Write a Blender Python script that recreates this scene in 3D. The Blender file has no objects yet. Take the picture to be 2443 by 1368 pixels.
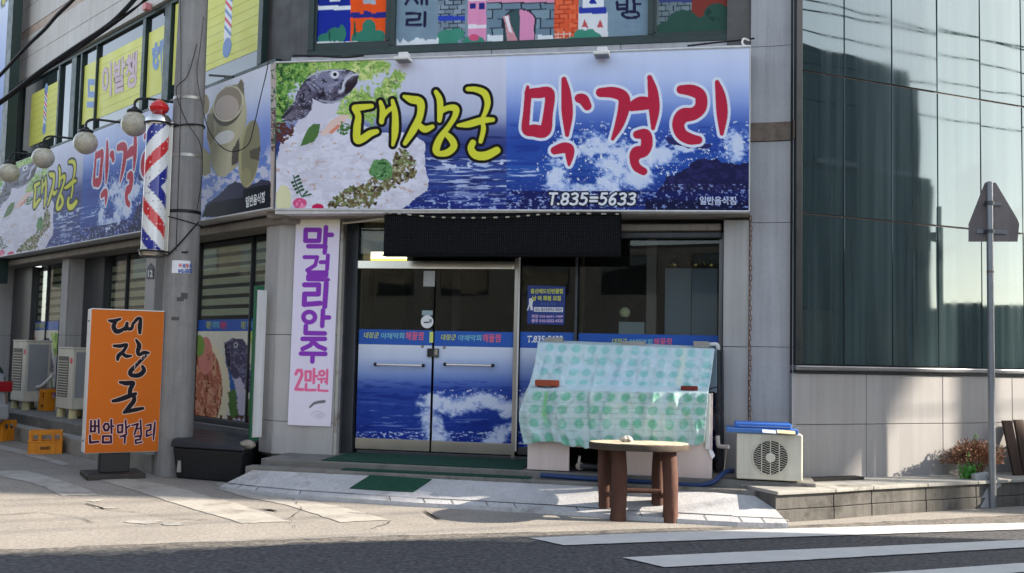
import bpy, math, random
import numpy as np
from mathutils import Matrix, Vector

SC = bpy.context.scene
COL = SC.collection
rad = math.radians

# ------------------------------------------------------------------ camera, sky, sun, exposure
FOC, PW, PH = 2400.0, 2443, 1368
CX, CY = PW / 2, PH / 2
PITCH, ROLL = math.atan2(161, FOC), 0.022
CAM = np.array([0.0, 0.0, 1.5])
FWD = np.array([0, math.cos(PITCH), math.sin(PITCH)])
UP0 = np.array([0, -math.sin(PITCH), math.cos(PITCH)])
RT0 = np.array([1.0, 0, 0])
RT = math.cos(ROLL) * RT0 + math.sin(ROLL) * UP0
UP = -math.sin(ROLL) * RT0 + math.cos(ROLL) * UP0
cd = bpy.data.cameras.new('camera')
cam = bpy.data.objects.new('camera', cd)
COL.objects.link(cam)
cd.sensor_width = 36
cd.lens = FOC / PW * 36
cd.clip_end = 500
cd.clip_start = 0.05
m = Matrix.Identity(4)
for i in range(3):
    m[i][0], m[i][1], m[i][2], m[i][3] = RT[i], UP[i], -FWD[i], CAM[i]
cam.matrix_world = m
SC.camera = cam

SUN = np.array([1.45, -0.05, 0.70])
SUN = SUN / np.linalg.norm(SUN)
SUN_EL, SUN_AZ = math.asin(SUN[2]), math.atan2(SUN[0], SUN[1])
w = bpy.data.worlds.new('World')
SC.world = w
w.use_nodes = True
nt = w.node_tree
sky = nt.nodes.new('ShaderNodeTexSky')
sky.sky_type = 'NISHITA'
sky.sun_disc = False
sky.sun_elevation = SUN_EL
sky.sun_rotation = SUN_AZ
bg = nt.nodes['Background']
bg.inputs['Strength'].default_value = 0.115
hsv = nt.nodes.new('ShaderNodeHueSaturation')
hsv.inputs['Saturation'].default_value = 0.55
nt.links.new(sky.outputs[0], hsv.inputs['Color'])
nt.links.new(hsv.outputs[0], bg.inputs['Color'])
sl = bpy.data.lights.new('sun', 'SUN')
sl.energy = 4.1
sl.angle = rad(0.55)
sl.color = (1.0, 0.885, 0.735)
so = bpy.data.objects.new('sun', sl)
COL.objects.link(so)
so.location = (20, -5, 20)
so.rotation_euler = Vector(SUN).to_track_quat('Z', 'Y').to_euler()
SC.view_settings.view_transform = 'Standard'
SC.view_settings.look = 'None'
SC.view_settings.exposure = 1.86
SC.view_settings.gamma = 1.0
SC.view_settings.use_curve_mapping = False
SC.render.engine = 'CYCLES'
SC.cycles.use_denoising = True
SC.cycles.max_bounces = 7

# ------------------------------------------------------------------ helpers: where a measured point lies on a plane
def ray(x, y):
    return FWD + (x - CX) / FOC * RT - (y - CY) / FOC * UP


def ground(x, y, z=0.0):
    d = ray(x, y)
    return CAM + d * ((z - CAM[2]) / d[2])


class Frame:
    """A wall's own axes: x along it to the right, y into it, z up."""
    def __init__(s, o, t):
        n = math.hypot(t[0], t[1])
        s.o = np.array([o[0], o[1], 0.0])
        s.t = np.array([t[0] / n, t[1] / n, 0.0])
        s.y = np.array([-s.t[1], s.t[0], 0.0])
        mm = Matrix.Identity(4)
        for i in range(3):
            mm[i][0], mm[i][1], mm[i][2], mm[i][3] = s.t[i], s.y[i], (0, 0, 1)[i], s.o[i]
        s.m = mm

    def at(s, px, py, off=0.0):
        d = ray(px, py)
        k = ((s.o + s.y * off - CAM) @ s.y) / (d @ s.y)
        q = CAM + d * k - s.o
        return float(q @ s.t), off, float(q[2])

    def u(s, px, py, off=0.0):
        return s.at(px, py, off)[0]

    def z(s, px, py, off=0.0):
        return s.at(px, py, off)[2]

    def loc(s, p):
        q = np.asarray(p, float) - s.o
        return float(q @ s.t), float(q @ s.y), float(q[2])

    def world(s, a):
        return s.o + s.t * a[0] + s.y * a[1] + np.array([0, 0, a[2]])

    def px(s, U, off, Z):
        """picture coordinates of points of the wall (the prints are laid out on these)"""
        P = [s.o[i] + s.t[i] * U + s.y[i] * off + (Z if i == 2 else 0) - CAM[i] for i in range(3)]
        dp = lambda v: P[0] * v[0] + P[1] * v[1] + P[2] * v[2]
        dz = dp(FWD)
        return CX + FOC * dp(RT) / dz, CY - FOC * dp(UP) / dz


def horizon_dir(px):
    y = CY + 161.0
    for _ in range(6):
        d = ray(px, y)
        y += d[2] / math.cos(PITCH) * FOC
    return ray(px, y)


GF = Frame((0, 0), (1, 0))
_p = ground(1100, 1085, .36)
FF = Frame(_p, -horizon_dir(-10500))                    # shop front
_pc = FF.world(FF.at(657, 330, -.65))
FL = Frame((0, 0), -horizon_dir(-1018))                 # side street front, runs away to the left
FL = Frame(_pc + .65 * FL.y, FL.t)
_p = ground(1990, 1140, .30)
FR = Frame(_p, horizon_dir(6757))                       # glass building, runs away to the right

# ------------------------------------------------------------------ helpers: objects
OFF, FRM = {}, {}


def tag(o, label=None, cat=None, group=None, kind=None):
    for k, v in (('label', label), ('category', cat), ('group', group), ('kind', kind)):
        if v:
            o[k] = v
    return o


def thing(name, label, cat, fr, pos, group=None):
    o = bpy.data.objects.new(name, None)
    o.empty_display_size = .1
    COL.objects.link(o)
    o.matrix_world = fr.m @ Matrix.Translation(pos)
    OFF[o], FRM[o] = tuple(pos), fr
    return tag(o, label, cat, group)


def rel(fr, parent, U, D, Z):
    """points given along one wall, in the axes of the thing they belong to"""
    f2, o3 = FRM[parent], OFF[parent]
    if f2 is not fr:
        P = [fr.o[i] + fr.t[i] * U + fr.y[i] * D - f2.o[i] for i in range(2)]
        U, D = P[0] * f2.t[0] + P[1] * f2.t[1], P[0] * f2.y[0] + P[1] * f2.y[1]
    return U - o3[0], D - o3[1], Z - o3[2]


def copy_tree(o, parent=None):
    c = o.copy()
    COL.objects.link(c)
    c.parent = parent
    OFF[c], FRM[c] = OFF[o], FRM[o]
    for ch in list(o.children):
        copy_tree(ch, c)
    return c


class MB:
    def __init__(s):
        s.v, s.f = [], []

    def add(s, vs, fs):
        n = len(s.v)
        s.v += [tuple(float(a) for a in p) for p in vs]
        s.f += [tuple(i + n for i in f) for f in fs]
        return s

    def box(s, x0, x1, y0, y1, z0, z1):
        x0, x1 = min(x0, x1), max(x0, x1)
        y0, y1 = min(y0, y1), max(y0, y1)
        z0, z1 = min(z0, z1), max(z0, z1)
        vs = [(x, y, z) for z in (z0, z1) for y in (y0, y1) for x in (x0, x1)]
        return s.add(vs, [(0, 2, 3, 1), (4, 5, 7, 6), (0, 1, 5, 4), (2, 6, 7, 3), (0, 4, 6, 2), (1, 3, 7, 5)])

    def hexa(s, lo, hi):
        """lo, hi: four corners each, counter-clockwise from above"""
        return s.add(list(lo) + list(hi), [(3, 2, 1, 0), (4, 5, 6, 7)] + [(i, (i + 1) % 4, 4 + (i + 1) % 4, 4 + i) for i in range(4)])

    def prism(s, poly, axis, a, b):
        """poly in the two other axes (axis 'y': x,z; 'z': x,y; 'x': y,z)"""
        n = len(poly)
        mk = {'y': lambda p, t: (p[0], t, p[1]), 'z': lambda p, t: (p[0], p[1], t), 'x': lambda p, t: (t, p[0], p[1])}[axis]
        vs = [mk(p, a) for p in poly] + [mk(p, b) for p in poly]
        area = sum(poly[i][0] * poly[(i + 1) % n][1] - poly[(i + 1) % n][0] * poly[i][1] for i in range(n))
        fl = (area > 0) == (b > a)
        if axis == 'y':
            fl = not fl
        top, bot = tuple(range(n, 2 * n)), tuple(range(n - 1, -1, -1))
        sides = [(i, (i + 1) % n, n + (i + 1) % n, n + i) for i in range(n)]
        fs = [top, bot] + sides
        if not fl:
            fs = [tuple(reversed(f)) for f in fs]
        return s.add(vs, fs)

    def tube(s, pts, r, n=8, caps=True):
        pts = [np.array(p, float) for p in pts]
        rs = r if isinstance(r, (list, tuple)) else [r] * len(pts)
        a = None
        vs, fs = [], []
        for i, p in enumerate(pts):
            d = pts[min(i + 1, len(pts) - 1)] - pts[max(i - 1, 0)]
            d = d / (np.linalg.norm(d) + 1e-9)
            if a is None:
                a = np.cross(d, (0, 0, 1) if abs(d[2]) < .9 else (1, 0, 0))
            a = a - d * (a @ d)
            a = a / np.linalg.norm(a)
            b = np.cross(d, a)
            for k in range(n):
                t = 2 * math.pi * k / n
                vs.append(p + rs[i] * (math.cos(t) * a + math.sin(t) * b))
        for i in range(len(pts) - 1):
            for k in range(n):
                k2 = (k + 1) % n
                fs.append((i * n + k, i * n + k2, (i + 1) * n + k2, (i + 1) * n + k))
        if caps:
            fs.append(tuple(reversed(range(n))))
            fs.append(tuple((len(pts) - 1) * n + k for k in range(n)))
        return s.add(vs, fs)

    def lathe(s, prof, c, n=24, axis='z'):
        """prof: (radius, height) list from bottom to top"""
        vs, fs = [], []
        for r, h in prof:
            for k in range(n):
                t = 2 * math.pi * k / n
                q = (r * math.cos(t), r * math.sin(t), h)
                if axis == 'y':
                    q = (q[0], -q[2], q[1])
                vs.append((c[0] + q[0], c[1] + q[1], c[2] + q[2]))
        for i in range(len(prof) - 1):
            for k in range(n):
                k2 = (k + 1) % n
                fs.append((i * n + k, i * n + k2, (i + 1) * n + k2, (i + 1) * n + k))
        if prof[0][0] > 1e-6:
            fs.append(tuple(reversed(range(n))))
        if prof[-1][0] > 1e-6:
            fs.append(tuple((len(prof) - 1) * n + k for k in range(n)))
        return s.add(vs, fs)

    def ball(s, c, r, n=20, m_=12, sq=1.0):
        prof = [(max(1e-7, r * math.sin(math.pi * i / m_)), -r * sq * math.cos(math.pi * i / m_)) for i in range(m_ + 1)]
        return s.lathe(prof, c, n)

    def build(s, name, mat, parent=None, fr=None, pos=None, smooth=False, bev=0.0, seg=2, angle=35):
        if parent is not None:
            off = OFF[parent]
        else:
            off = pos or (0, 0, 0)
        me = bpy.data.meshes.new(name)
        me.from_pydata([(a - off[0], b - off[1], c - off[2]) for a, b, c in s.v], [], s.f)
        me.validate()
        me.update()
        if mat is not None:
            me.materials.append(mat)
        o = bpy.data.objects.new(name, me)
        COL.objects.link(o)
        OFF[o], FRM[o] = tuple(off), (FRM[parent] if parent is not None else (fr or GF))
        if parent is not None:
            o.parent = parent
        else:
            o.matrix_world = (fr or GF).m @ Matrix.Translation(off)
        if smooth:
            me.shade_smooth()
            me.set_sharp_from_angle(angle=rad(angle))
        if bev:
            b = o.modifiers.new('bevel', 'BEVEL')
            b.width, b.segments, b.limit_method, b.angle_limit = bev, seg, 'ANGLE', rad(40)
            b.harden_normals = False
        return o


def bx(x0, x1, y0, y1, z0, z1):
    return MB().box(x0, x1, y0, y1, z0, z1)


# ------------------------------------------------------------------ helpers: colour and materials
def lin(c):
    out = []
    for v in c[:3]:
        v = v / 255.0
        out.append(v / 12.92 if v <= .04045 else ((v + .055) / 1.055) ** 2.4)
    return out


MATS = {}


def mat(name, c, rough=.6, var=.12, scale=6.0, bump=0.0, bscale=60.0, metal=0.0, streak=0.0, speck=0.0, ior=1.45, stain=None, stain_at=.62, stretch=None, coat=0.0, rvar=.08, sscale=140):
    """procedural material: base colour with cloudy variation, optional speckle, vertical run marks, stains and fine relief"""
    if name in MATS:
        return MATS[name]
    M = bpy.data.materials.new(name)
    M.use_nodes = True
    T = M.node_tree
    N, L = T.nodes, T.links
    P = N['Principled BSDF']
    P.inputs['Roughness'].default_value = rough
    P.inputs['Metallic'].default_value = metal
    P.inputs['IOR'].default_value = ior
    if coat:
        P.inputs['Coat Weight'].default_value = coat
    tc = N.new('ShaderNodeTexCoord')
    co = tc.outputs['Object']
    if stretch:
        mp = N.new('ShaderNodeMapping')
        mp.inputs['Scale'].default_value = stretch
        L.new(co, mp.inputs[0])
        co = mp.outputs[0]
    base = lin(c)

    def noise(sc, det=4, vec=co, rg=.6):
        n = N.new('ShaderNodeTexNoise')
        n.inputs['Scale'].default_value = sc
        n.inputs['Detail'].default_value = det
        n.inputs['Roughness'].default_value = rg
        L.new(vec, n.inputs['Vector'])
        return n.outputs['Fac']

    def ramp(fac, a, b, ca, cb):
        r = N.new('ShaderNodeMapRange')
        r.inputs[1].default_value, r.inputs[2].default_value, r.inputs[3].default_value, r.inputs[4].default_value = a, b, ca, cb
        L.new(fac, r.inputs[0])
        return r.outputs[0]

    def mul(col, fac):
        x = N.new('ShaderNodeMix')
        x.data_type = 'RGBA'
        x.blend_type = 'MULTIPLY'
        x.inputs[0].default_value = 1
        L.new(col, x.inputs[6])
        L.new(fac, x.inputs[7])
        return x.outputs[2]
    rgb = N.new('ShaderNodeRGB')
    rgb.outputs[0].default_value = (*base, 1)
    col = rgb.outputs[0]
    if var:
        col = mul(col, ramp(noise(scale, 6), .3, .7, 1 - var, 1 + var))
    if speck:
        col = mul(col, ramp(noise(sscale, 3), .35, .65, 1 - speck, 1 + speck))
    if streak:
        mp = N.new('ShaderNodeMapping')
        mp.inputs['Scale'].default_value = (9, 9, .35)
        L.new(tc.outputs['Object'], mp.inputs[0])
        col = mul(col, ramp(noise(1.4, 5, mp.outputs[0]), .38, .68, 1.0, 1 - streak))
    if stain:
        x = N.new('ShaderNodeMix')
        x.data_type = 'RGBA'
        L.new(ramp(noise(scale * .45, 7, rg=.7), stain_at - .05, stain_at + .08, 0, .85), x.inputs[0])
        L.new(col, x.inputs[6])
        x.inputs[7].default_value = (*lin(stain), 1)
        col = x.outputs[2]
    L.new(col, P.inputs['Base Color'])
    if var and not metal:
        L.new(ramp(noise(scale * 1.7, 3), .3, .7, max(.0, rough - rvar), min(1, rough + rvar)), P.inputs['Roughness'])
    if bump:
        b = N.new('ShaderNodeBump')
        b.inputs['Strength'].default_value = bump
        b.inputs['Distance'].default_value = .01
        L.new(noise(bscale, 5), b.inputs['Height'])
        L.new(b.outputs[0], P.inputs['Normal'])
    MATS[name] = M
    return M


def print_mat(name='print', rough=.45, dirt=.06):
    """a printed sheet: colour from the artwork attribute, a little grime"""
    if name in MATS:
        return MATS[name]
    M = bpy.data.materials.new(name)
    M.use_nodes = True
    T = M.node_tree
    N, L = T.nodes, T.links
    P = N['Principled BSDF']
    P.inputs['Roughness'].default_value = rough
    P.inputs['IOR'].default_value = 1.5 if rough < .2 else 1.2
    a = N.new('ShaderNodeAttribute')
    a.attribute_name = 'art'
    n = N.new('ShaderNodeTexNoise')
    n.inputs['Scale'].default_value = 1.3
    n.inputs['Detail'].default_value = 8
    tc = N.new('ShaderNodeTexCoord')
    mp = N.new('ShaderNodeMapping')
    mp.inputs['Scale'].default_value = (5, 5, .6)
    L.new(tc.outputs['Object'], mp.inputs[0])
    L.new(mp.outputs[0], n.inputs['Vector'])
    r = N.new('ShaderNodeMapRange')
    r.inputs[1].default_value, r.inputs[2].default_value, r.inputs[3].default_value, r.inputs[4].default_value = .4, .7, 1, 1 - dirt
    L.new(n.outputs['Fac'], r.inputs[0])
    x = N.new('ShaderNodeMix')
    x.data_type = 'RGBA'
    x.blend_type = 'MULTIPLY'
    x.inputs[0].default_value = 1
    L.new(a.outputs['Color'], x.inputs[6])
    L.new(r.outputs[0], x.inputs[7])
    L.new(x.outputs[2], P.inputs['Base Color'])
    MATS[name] = M
    return M


def glass_mat(name, tint=(1, 1, 1), ior=1.5, rough=0.0, dust=0.0):
    """a window pane: clear straight through, Fresnel mirror, a film of dust"""
    M = bpy.data.materials.new(name)
    M.use_nodes = True
    T = M.node_tree
    N, L = T.nodes, T.links
    N.remove(N['Principled BSDF'])
    out = N['Material Output']
    tr = N.new('ShaderNodeBsdfTransparent')
    tr.inputs[0].default_value = (*tint, 1)
    gl = N.new('ShaderNodeBsdfGlossy')
    gl.inputs['Roughness'].default_value = rough
    lw = N.new('ShaderNodeLayerWeight')
    lw.inputs[0].default_value = .5
    pw = N.new('ShaderNodeMath')
    pw.operation = 'POWER'
    pw.inputs[1].default_value = 4.0
    L.new(lw.outputs['Facing'], pw.inputs[0])
    fr = N.new('ShaderNodeMapRange')
    f0 = ((ior - 1) / (ior + 1)) ** 2
    fr.inputs[3].default_value, fr.inputs[4].default_value = f0, 1.0
    L.new(pw.outputs[0], fr.inputs[0])
    mx = N.new('ShaderNodeMixShader')
    L.new(fr.outputs[0], mx.inputs[0])
    L.new(tr.outputs[0], mx.inputs[1])
    L.new(gl.outputs[0], mx.inputs[2])
    s = mx.outputs[0]
    if dust:
        df = N.new('ShaderNodeBsdfDiffuse')
        df.inputs[0].default_value = (.5, .5, .48, 1)
        n = N.new('ShaderNodeTexNoise')
        n.inputs['Scale'].default_value = 2.0
        n.inputs['Detail'].default_value = 6
        r = N.new('ShaderNodeMapRange')
        r.inputs[1].default_value, r.inputs[2].default_value, r.inputs[3].default_value, r.inputs[4].default_value = .35, .7, dust * .5, dust * 1.5
        L.new(n.outputs['Fac'], r.inputs[0])
        m2 = N.new('ShaderNodeMixShader')
        L.new(r.outputs[0], m2.inputs[0])
        L.new(s, m2.inputs[1])
        L.new(df.outputs[0], m2.inputs[2])
        s = m2.outputs[0]
    L.new(s, out.inputs[0])
    return M


def curtain_glass(name):
    """coated glass with fine vertical runs of dust"""
    M = bpy.data.materials.new(name)
    M.use_nodes = True
    T = M.node_tree
    N, L = T.nodes, T.links
    P = N['Principled BSDF']
    tc = N.new('ShaderNodeTexCoord')
    fac = None
    for sc, zs, w_, lo, hi in ((2.2, .12, .6, .36, .66), (11, .10, .4, .36, .68)):
        mp = N.new('ShaderNodeMapping')
        mp.inputs['Scale'].default_value = (sc, sc, zs * sc * .3)
        L.new(tc.outputs['Object'], mp.inputs[0])
        n = N.new('ShaderNodeTexNoise')
        n.inputs['Scale'].default_value = 1.0
        n.inputs['Detail'].default_value = 5
        L.new(mp.outputs[0], n.inputs['Vector'])
        r = N.new('ShaderNodeMapRange')
        r.inputs[1].default_value, r.inputs[2].default_value, r.inputs[3].default_value, r.inputs[4].default_value = lo, hi, 0, w_
        L.new(n.outputs['Fac'], r.inputs[0])
        if fac is None:
            fac = r.outputs[0]
        else:
            a = N.new('ShaderNodeMath')
            a.operation = 'ADD'
            L.new(fac, a.inputs[0])
            L.new(r.outputs[0], a.inputs[1])
            fac = a.outputs[0]
    x = N.new('ShaderNodeMix')
    x.data_type = 'RGBA'
    L.new(fac, x.inputs[0])
    x.inputs[6].default_value = (*lin((24, 38, 42)), 1)
    x.inputs[7].default_value = (*lin((66, 80, 82)), 1)
    L.new(x.outputs[2], P.inputs['Base Color'])
    rr = N.new('ShaderNodeMapRange')
    rr.inputs[3].default_value, rr.inputs[4].default_value = .012, .075
    L.new(fac, rr.inputs[0])
    L.new(rr.outputs[0], P.inputs['Roughness'])
    P.inputs['IOR'].default_value = 1.95
    P.inputs['Specular Tint'].default_value = (.80, .95, .97, 1)
    bn = N.new('ShaderNodeTexNoise')
    bn.inputs['Scale'].default_value = .9
    bn.inputs['Detail'].default_value = 1
    L.new(tc.outputs['Object'], bn.inputs['Vector'])
    b = N.new('ShaderNodeBump')
    b.inputs['Strength'].default_value = .35
    b.inputs['Distance'].default_value = .012
    L.new(bn.outputs['Fac'], b.inputs['Height'])
    L.new(b.outputs[0], P.inputs['Normal'])
    return M


def lamp_mat(name, c, strength):
    M = bpy.data.materials.new(name)
    M.use_nodes = True
    P = M.node_tree.nodes['Principled BSDF']
    P.inputs['Base Color'].default_value = (*lin(c), 1)
    P.inputs['Emission Color'].default_value = (*lin(c), 1)
    P.inputs['Emission Strength'].default_value = strength
    return M


# ------------------------------------------------------------------ helpers: artwork for the printed sheets
def vnoise(x, y, seed=0):
    xi, yi = np.floor(x).astype(np.int64), np.floor(y).astype(np.int64)
    fx, fy = x - xi, y - yi
    fx, fy = fx * fx * (3 - 2 * fx), fy * fy * (3 - 2 * fy)

    def h(a, b):
        n = (a * 374761393 + b * 668265263 + seed * 1274126177) & 0x7fffffff
        n = ((n ^ (n >> 13)) * 1274126177) & 0x7fffffff
        n = (n ^ (n >> 16)) & 0xffffff
        return n / float(0xffffff)
    return (h(xi, yi) * (1 - fx) + h(xi + 1, yi) * fx) * (1 - fy) + (h(xi, yi + 1) * (1 - fx) + h(xi + 1, yi + 1) * fx) * fy


def fbm(x, y, seed=0, oc=5, g=.55):
    t, a, s = 0, 1.0, 0
    for i in range(oc):
        t = t + a * vnoise(x, y, seed + i * 17)
        s += a
        x, y, a = x * 2.03 + 5.1, y * 2.03 + 1.7, a * g
    return t / s


def sm(a, b, x):
    t = np.clip((x - a) / (b - a), 0, 1)
    return t * t * (3 - 2 * t)


class Art:
    def __init__(s, X, Y):
        s.X, s.Y = X, Y
        s.c = np.zeros(X.shape + (3,))

    def fill(s, mask, c):
        mk = np.asarray(mask, float)[..., None]
        cc = np.asarray(c, float)
        s.c = s.c * (1 - mk) + cc * mk

    def grad(s, stops, k=None, mask=None):
        k = s.Y if k is None else k
        g = np.stack([np.interp(k, [a for a, _ in stops], [c[i] for _, c in stops]) for i in range(3)], -1)
        s.fill(np.ones_like(s.X) if mask is None else mask, g)

    def poly(s, pts, jit=0.0, jscale=12.0, seed=3):
        X, Y = s.X, s.Y
        if jit:
            X = X + (fbm(X / jscale, Y / jscale, seed) - .5) * 2 * jit
            Y = Y + (fbm(s.X / jscale, Y / jscale, seed + 50) - .5) * 2 * jit
        ins = np.zeros(X.shape, bool)
        n = len(pts)
        for i in range(n):
            (x0, y0), (x1, y1) = pts[i], pts[(i + 1) % n]
            if y0 == y1:
                continue
            c = ((y0 > Y) != (y1 > Y)) & (X < (x1 - x0) * (Y - y0) / (y1 - y0) + x0)
            ins ^= c
        return ins

    def rect(s, x0, y0, x1, y1):
        return (s.X >= x0) & (s.X <= x1) & (s.Y >= y0) & (s.Y <= y1)

    def ell(s, cx, cy, a, b, rot=0.0):
        c, q = math.cos(rot), math.sin(rot)
        dx, dy = s.X - cx, s.Y - cy
        return ((dx * c + dy * q) / a) ** 2 + ((-dx * q + dy * c) / b) ** 2 <= 1

    def sdf(s, strokes):
        """strokes: lists of (x, y, r); signed distance to their union"""
        d = np.full(s.X.shape, 1e9)
        for st in strokes:
            for (x0, y0, r0_), (x1, y1, r1_) in zip(st[:-1], st[1:]):
                dx, dy = x1 - x0, y1 - y0
                t = np.clip(((s.X - x0) * dx + (s.Y - y0) * dy) / (dx * dx + dy * dy + 1e-9), 0, 1)
                d = np.minimum(d, np.hypot(s.X - x0 - t * dx, s.Y - y0 - t * dy) - (r0_ + (r1_ - r0_) * t))
        return d

    def ink(s, strokes, col, edge=None, ew=0, aa=.8):
        d = s.sdf(strokes)
        if edge is not None:
            s.fill(np.clip(.5 - (d - ew) / aa, 0, 1), edge)
        s.fill(np.clip(.5 - d / aa, 0, 1), col)


def curve(pts, k=5):
    """smooth the stroke through its points (Catmull-Rom)"""
    P = [np.array(p, float) for p in pts]
    if len(P) < 3:
        return [tuple(p) for p in P]
    out = []
    Q = [P[0]] + P + [P[-1]]
    for i in range(1, len(Q) - 2):
        for j in range(k):
            t = j / k
            a, b, c, d = Q[i - 1], Q[i], Q[i + 1], Q[i + 2]
            out.append(tuple(.5 * (2 * b + (c - a) * t + (2 * a - 5 * b + 4 * c - d) * t * t + (3 * b - a - 3 * c + d) * t ** 3)))
    out.append(tuple(P[-1]))
    return out


def zs(strokes, x0, y0, k, smooth=True):
    """stroke points read off an enlargement (x0, y0 origin, k scale) to picture coordinates"""
    o = []
    for st in strokes:
        q = [(x0 + x / k, y0 + y / k, r / k) for x, y, r in st]
        o.append(curve(q) if smooth else q)
    return o


GAIN = 1.05


def sheet(name, fr, corners, off, nx, nz, art, parent, m_=None, wave=None, uz=False):
    """a printed sheet: fine grid on the wall, artwork stored as the colour attribute. corners (u0, u1, z0, z1) or four picture points TL TR BR BL"""
    if len(corners) == 4 and not isinstance(corners[0], tuple):
        u0, u1, z0, z1 = corners
        q = [(u0, z1), (u1, z1), (u1, z0), (u0, z0)]
    else:
        q = [(fr.u(*p, off), fr.z(*p, off)) for p in corners]
    a, b = np.meshgrid(np.linspace(0, 1, nx + 1), np.linspace(0, 1, nz + 1))
    U = (q[0][0] * (1 - a) + q[1][0] * a) * (1 - b) + (q[3][0] * (1 - a) + q[2][0] * a) * b
    Z = (q[0][1] * (1 - a) + q[1][1] * a) * (1 - b) + (q[3][1] * (1 - a) + q[2][1] * a) * b
    X, Y = fr.px(U, off, Z)
    c = np.clip(art(U, Z) if uz else art(X, Y), 0, 255) / 255.0
    c = np.where(c <= .04045, c / 12.92, ((c + .055) / 1.055) ** 2.4) * GAIN
    mid = c.mean(-1, keepdims=True)
    c = np.clip(mid + (c - mid) * 1.06, 0, .9) ** 1.04
    D = np.full(U.shape, off)
    if wave is not None:
        D = D + wave(a, b)
    co = np.stack(rel(fr, parent, U, D, Z), -1).reshape(-1, 3)
    n = nx + 1
    i, j = np.meshgrid(np.arange(nx), np.arange(nz))
    k = (j * n + i).ravel()
    fs = np.stack([k, k + n, k + n + 1, k + 1], -1)
    me = bpy.data.meshes.new(name)
    me.vertices.add(len(co))
    me.vertices.foreach_set('co', co.ravel().astype(np.float32))
    me.loops.add(fs.size)
    me.loops.foreach_set('vertex_index', fs.ravel().astype(np.int32))
    me.polygons.add(len(fs))
    me.polygons.foreach_set('loop_start', (np.arange(len(fs)) * 4).astype(np.int32))
    me.update(calc_edges=True)
    at = me.color_attributes.new('art', 'FLOAT_COLOR', 'POINT')
    rgba = np.ones((len(co), 4), np.float32)
    rgba[:, :3] = c.reshape(-1, 3)
    at.data.foreach_set('color', rgba.ravel())
    me.validate()
    me.shade_smooth()
    me.materials.append(m_ or print_mat())
    o = bpy.data.objects.new(name, me)
    COL.objects.link(o)
    OFF[o], FRM[o] = OFF[parent], FRM[parent]
    o.parent = parent
    return o


def text(name, s, fr, box, off, m_, parent, bold=0.0, shear=0.0, sp=1.0, px=True):
    """lettering as flat shapes filling a box (picture box x0,y0,x1,y1 or u0,u1,z0,z1) on the wall"""
    cu = bpy.data.curves.new(name, 'FONT')
    cu.body = s
    cu.offset = bold
    cu.shear = shear
    cu.space_character = sp
    cu.resolution_u = 3
    t = bpy.data.objects.new(name, cu)
    COL.objects.link(t)
    dg = bpy.context.evaluated_depsgraph_get()
    me = bpy.data.meshes.new_from_object(t.evaluated_get(dg))
    bpy.data.objects.remove(t)
    n = len(me.vertices)
    co = np.zeros(n * 3, np.float32)
    me.vertices.foreach_get('co', co)
    co = co.reshape(-1, 3)
    lo, hi = co.min(0), co.max(0)
    a = (co[:, 0] - lo[0]) / (hi[0] - lo[0])
    b = (co[:, 1] - lo[1]) / (hi[1] - lo[1])
    if px:
        q = [(fr.u(x, y, off), fr.z(x, y, off)) for x, y in ((box[0], box[1]), (box[2], box[1]), (box[2], box[3]), (box[0], box[3]))] if len(box) == 4 and not isinstance(box[0], tuple) else [(fr.u(x, y, off), fr.z(x, y, off)) for x, y in box]
    else:
        q = [(box[0], box[3]), (box[1], box[3]), (box[1], box[2]), (box[0], box[2])]
    U = (q[3][0] * (1 - a) + q[2][0] * a) * (1 - b) + (q[0][0] * (1 - a) + q[1][0] * a) * b
    Z = (q[3][1] * (1 - a) + q[2][1] * a) * (1 - b) + (q[0][1] * (1 - a) + q[1][1] * a) * b
    out = np.stack(rel(fr, parent, U, np.full(n, off), Z), -1)
    me.vertices.foreach_set('co', out.ravel().astype(np.float32))
    me.update()
    me.materials.clear()
    me.materials.append(m_)
    o = bpy.data.objects.new(name, me)
    COL.objects.link(o)
    OFF[o], FRM[o] = OFF[parent], FRM[parent]
    o.parent = parent
    return o
# ================================================================== materials
M_ASPH = mat('asphalt', (68, 68, 71), .85, .30, 16.0, bump=1.0, bscale=40, speck=.55, sscale=26, stain=(44, 44, 48), stain_at=.60)
M_ALLEY = mat('old_pavement', (138, 133, 126), .9, .10, 1.6, bump=.5, bscale=60, speck=.20, sscale=34, stain=(112, 107, 101), stain_at=.66)
M_ROADPAINT = mat('road_paint', (186, 186, 184), .7, .08, 5, bump=.25, bscale=120, speck=.06, stain=(150, 148, 145), stain_at=.70)
M_WORNPAINT = mat('worn_road_paint', (162, 159, 153), .8, .10, 6, bump=.3, bscale=120, speck=.15, stain=(126, 121, 113), stain_at=.56)
M_WORN2 = mat('cracked_road_paint', (164, 160, 152), .8, .10, 6, bump=.3, bscale=120, speck=.1, stain=(134, 128, 119), stain_at=.56)
M_APRON = mat('painted_concrete', (172, 172, 174), .8, .12, 4, bump=.4, bscale=40, speck=.10, sscale=40, stain=(118, 115, 112), stain_at=.60)
M_KERB = mat('kerb_concrete', (150, 148, 142), .85, .15, 4, bump=.4, bscale=60, speck=.12, stain=(74, 72, 68), stain_at=.62)
M_STEP = mat('step_stone', (112, 110, 106), .8, .18, 5, bump=.4, bscale=60, speck=.15, stain=(62, 60, 57), stain_at=.6)
M_GRAN = mat('granite', (172, 170, 168), .62, .07, 1.5, bump=.08, bscale=150, speck=.13, streak=.16)
M_GRAN2 = mat('granite_grey', (168, 168, 171), .62, .09, 2.0, bump=.08, bscale=150, speck=.13, streak=.2, stain=(120, 118, 118), stain_at=.7)
M_GRANW = mat('granite_wall', (146, 144, 143), .6, .06, 1.2, bump=.06, bscale=150, speck=.12, streak=.14)
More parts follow.
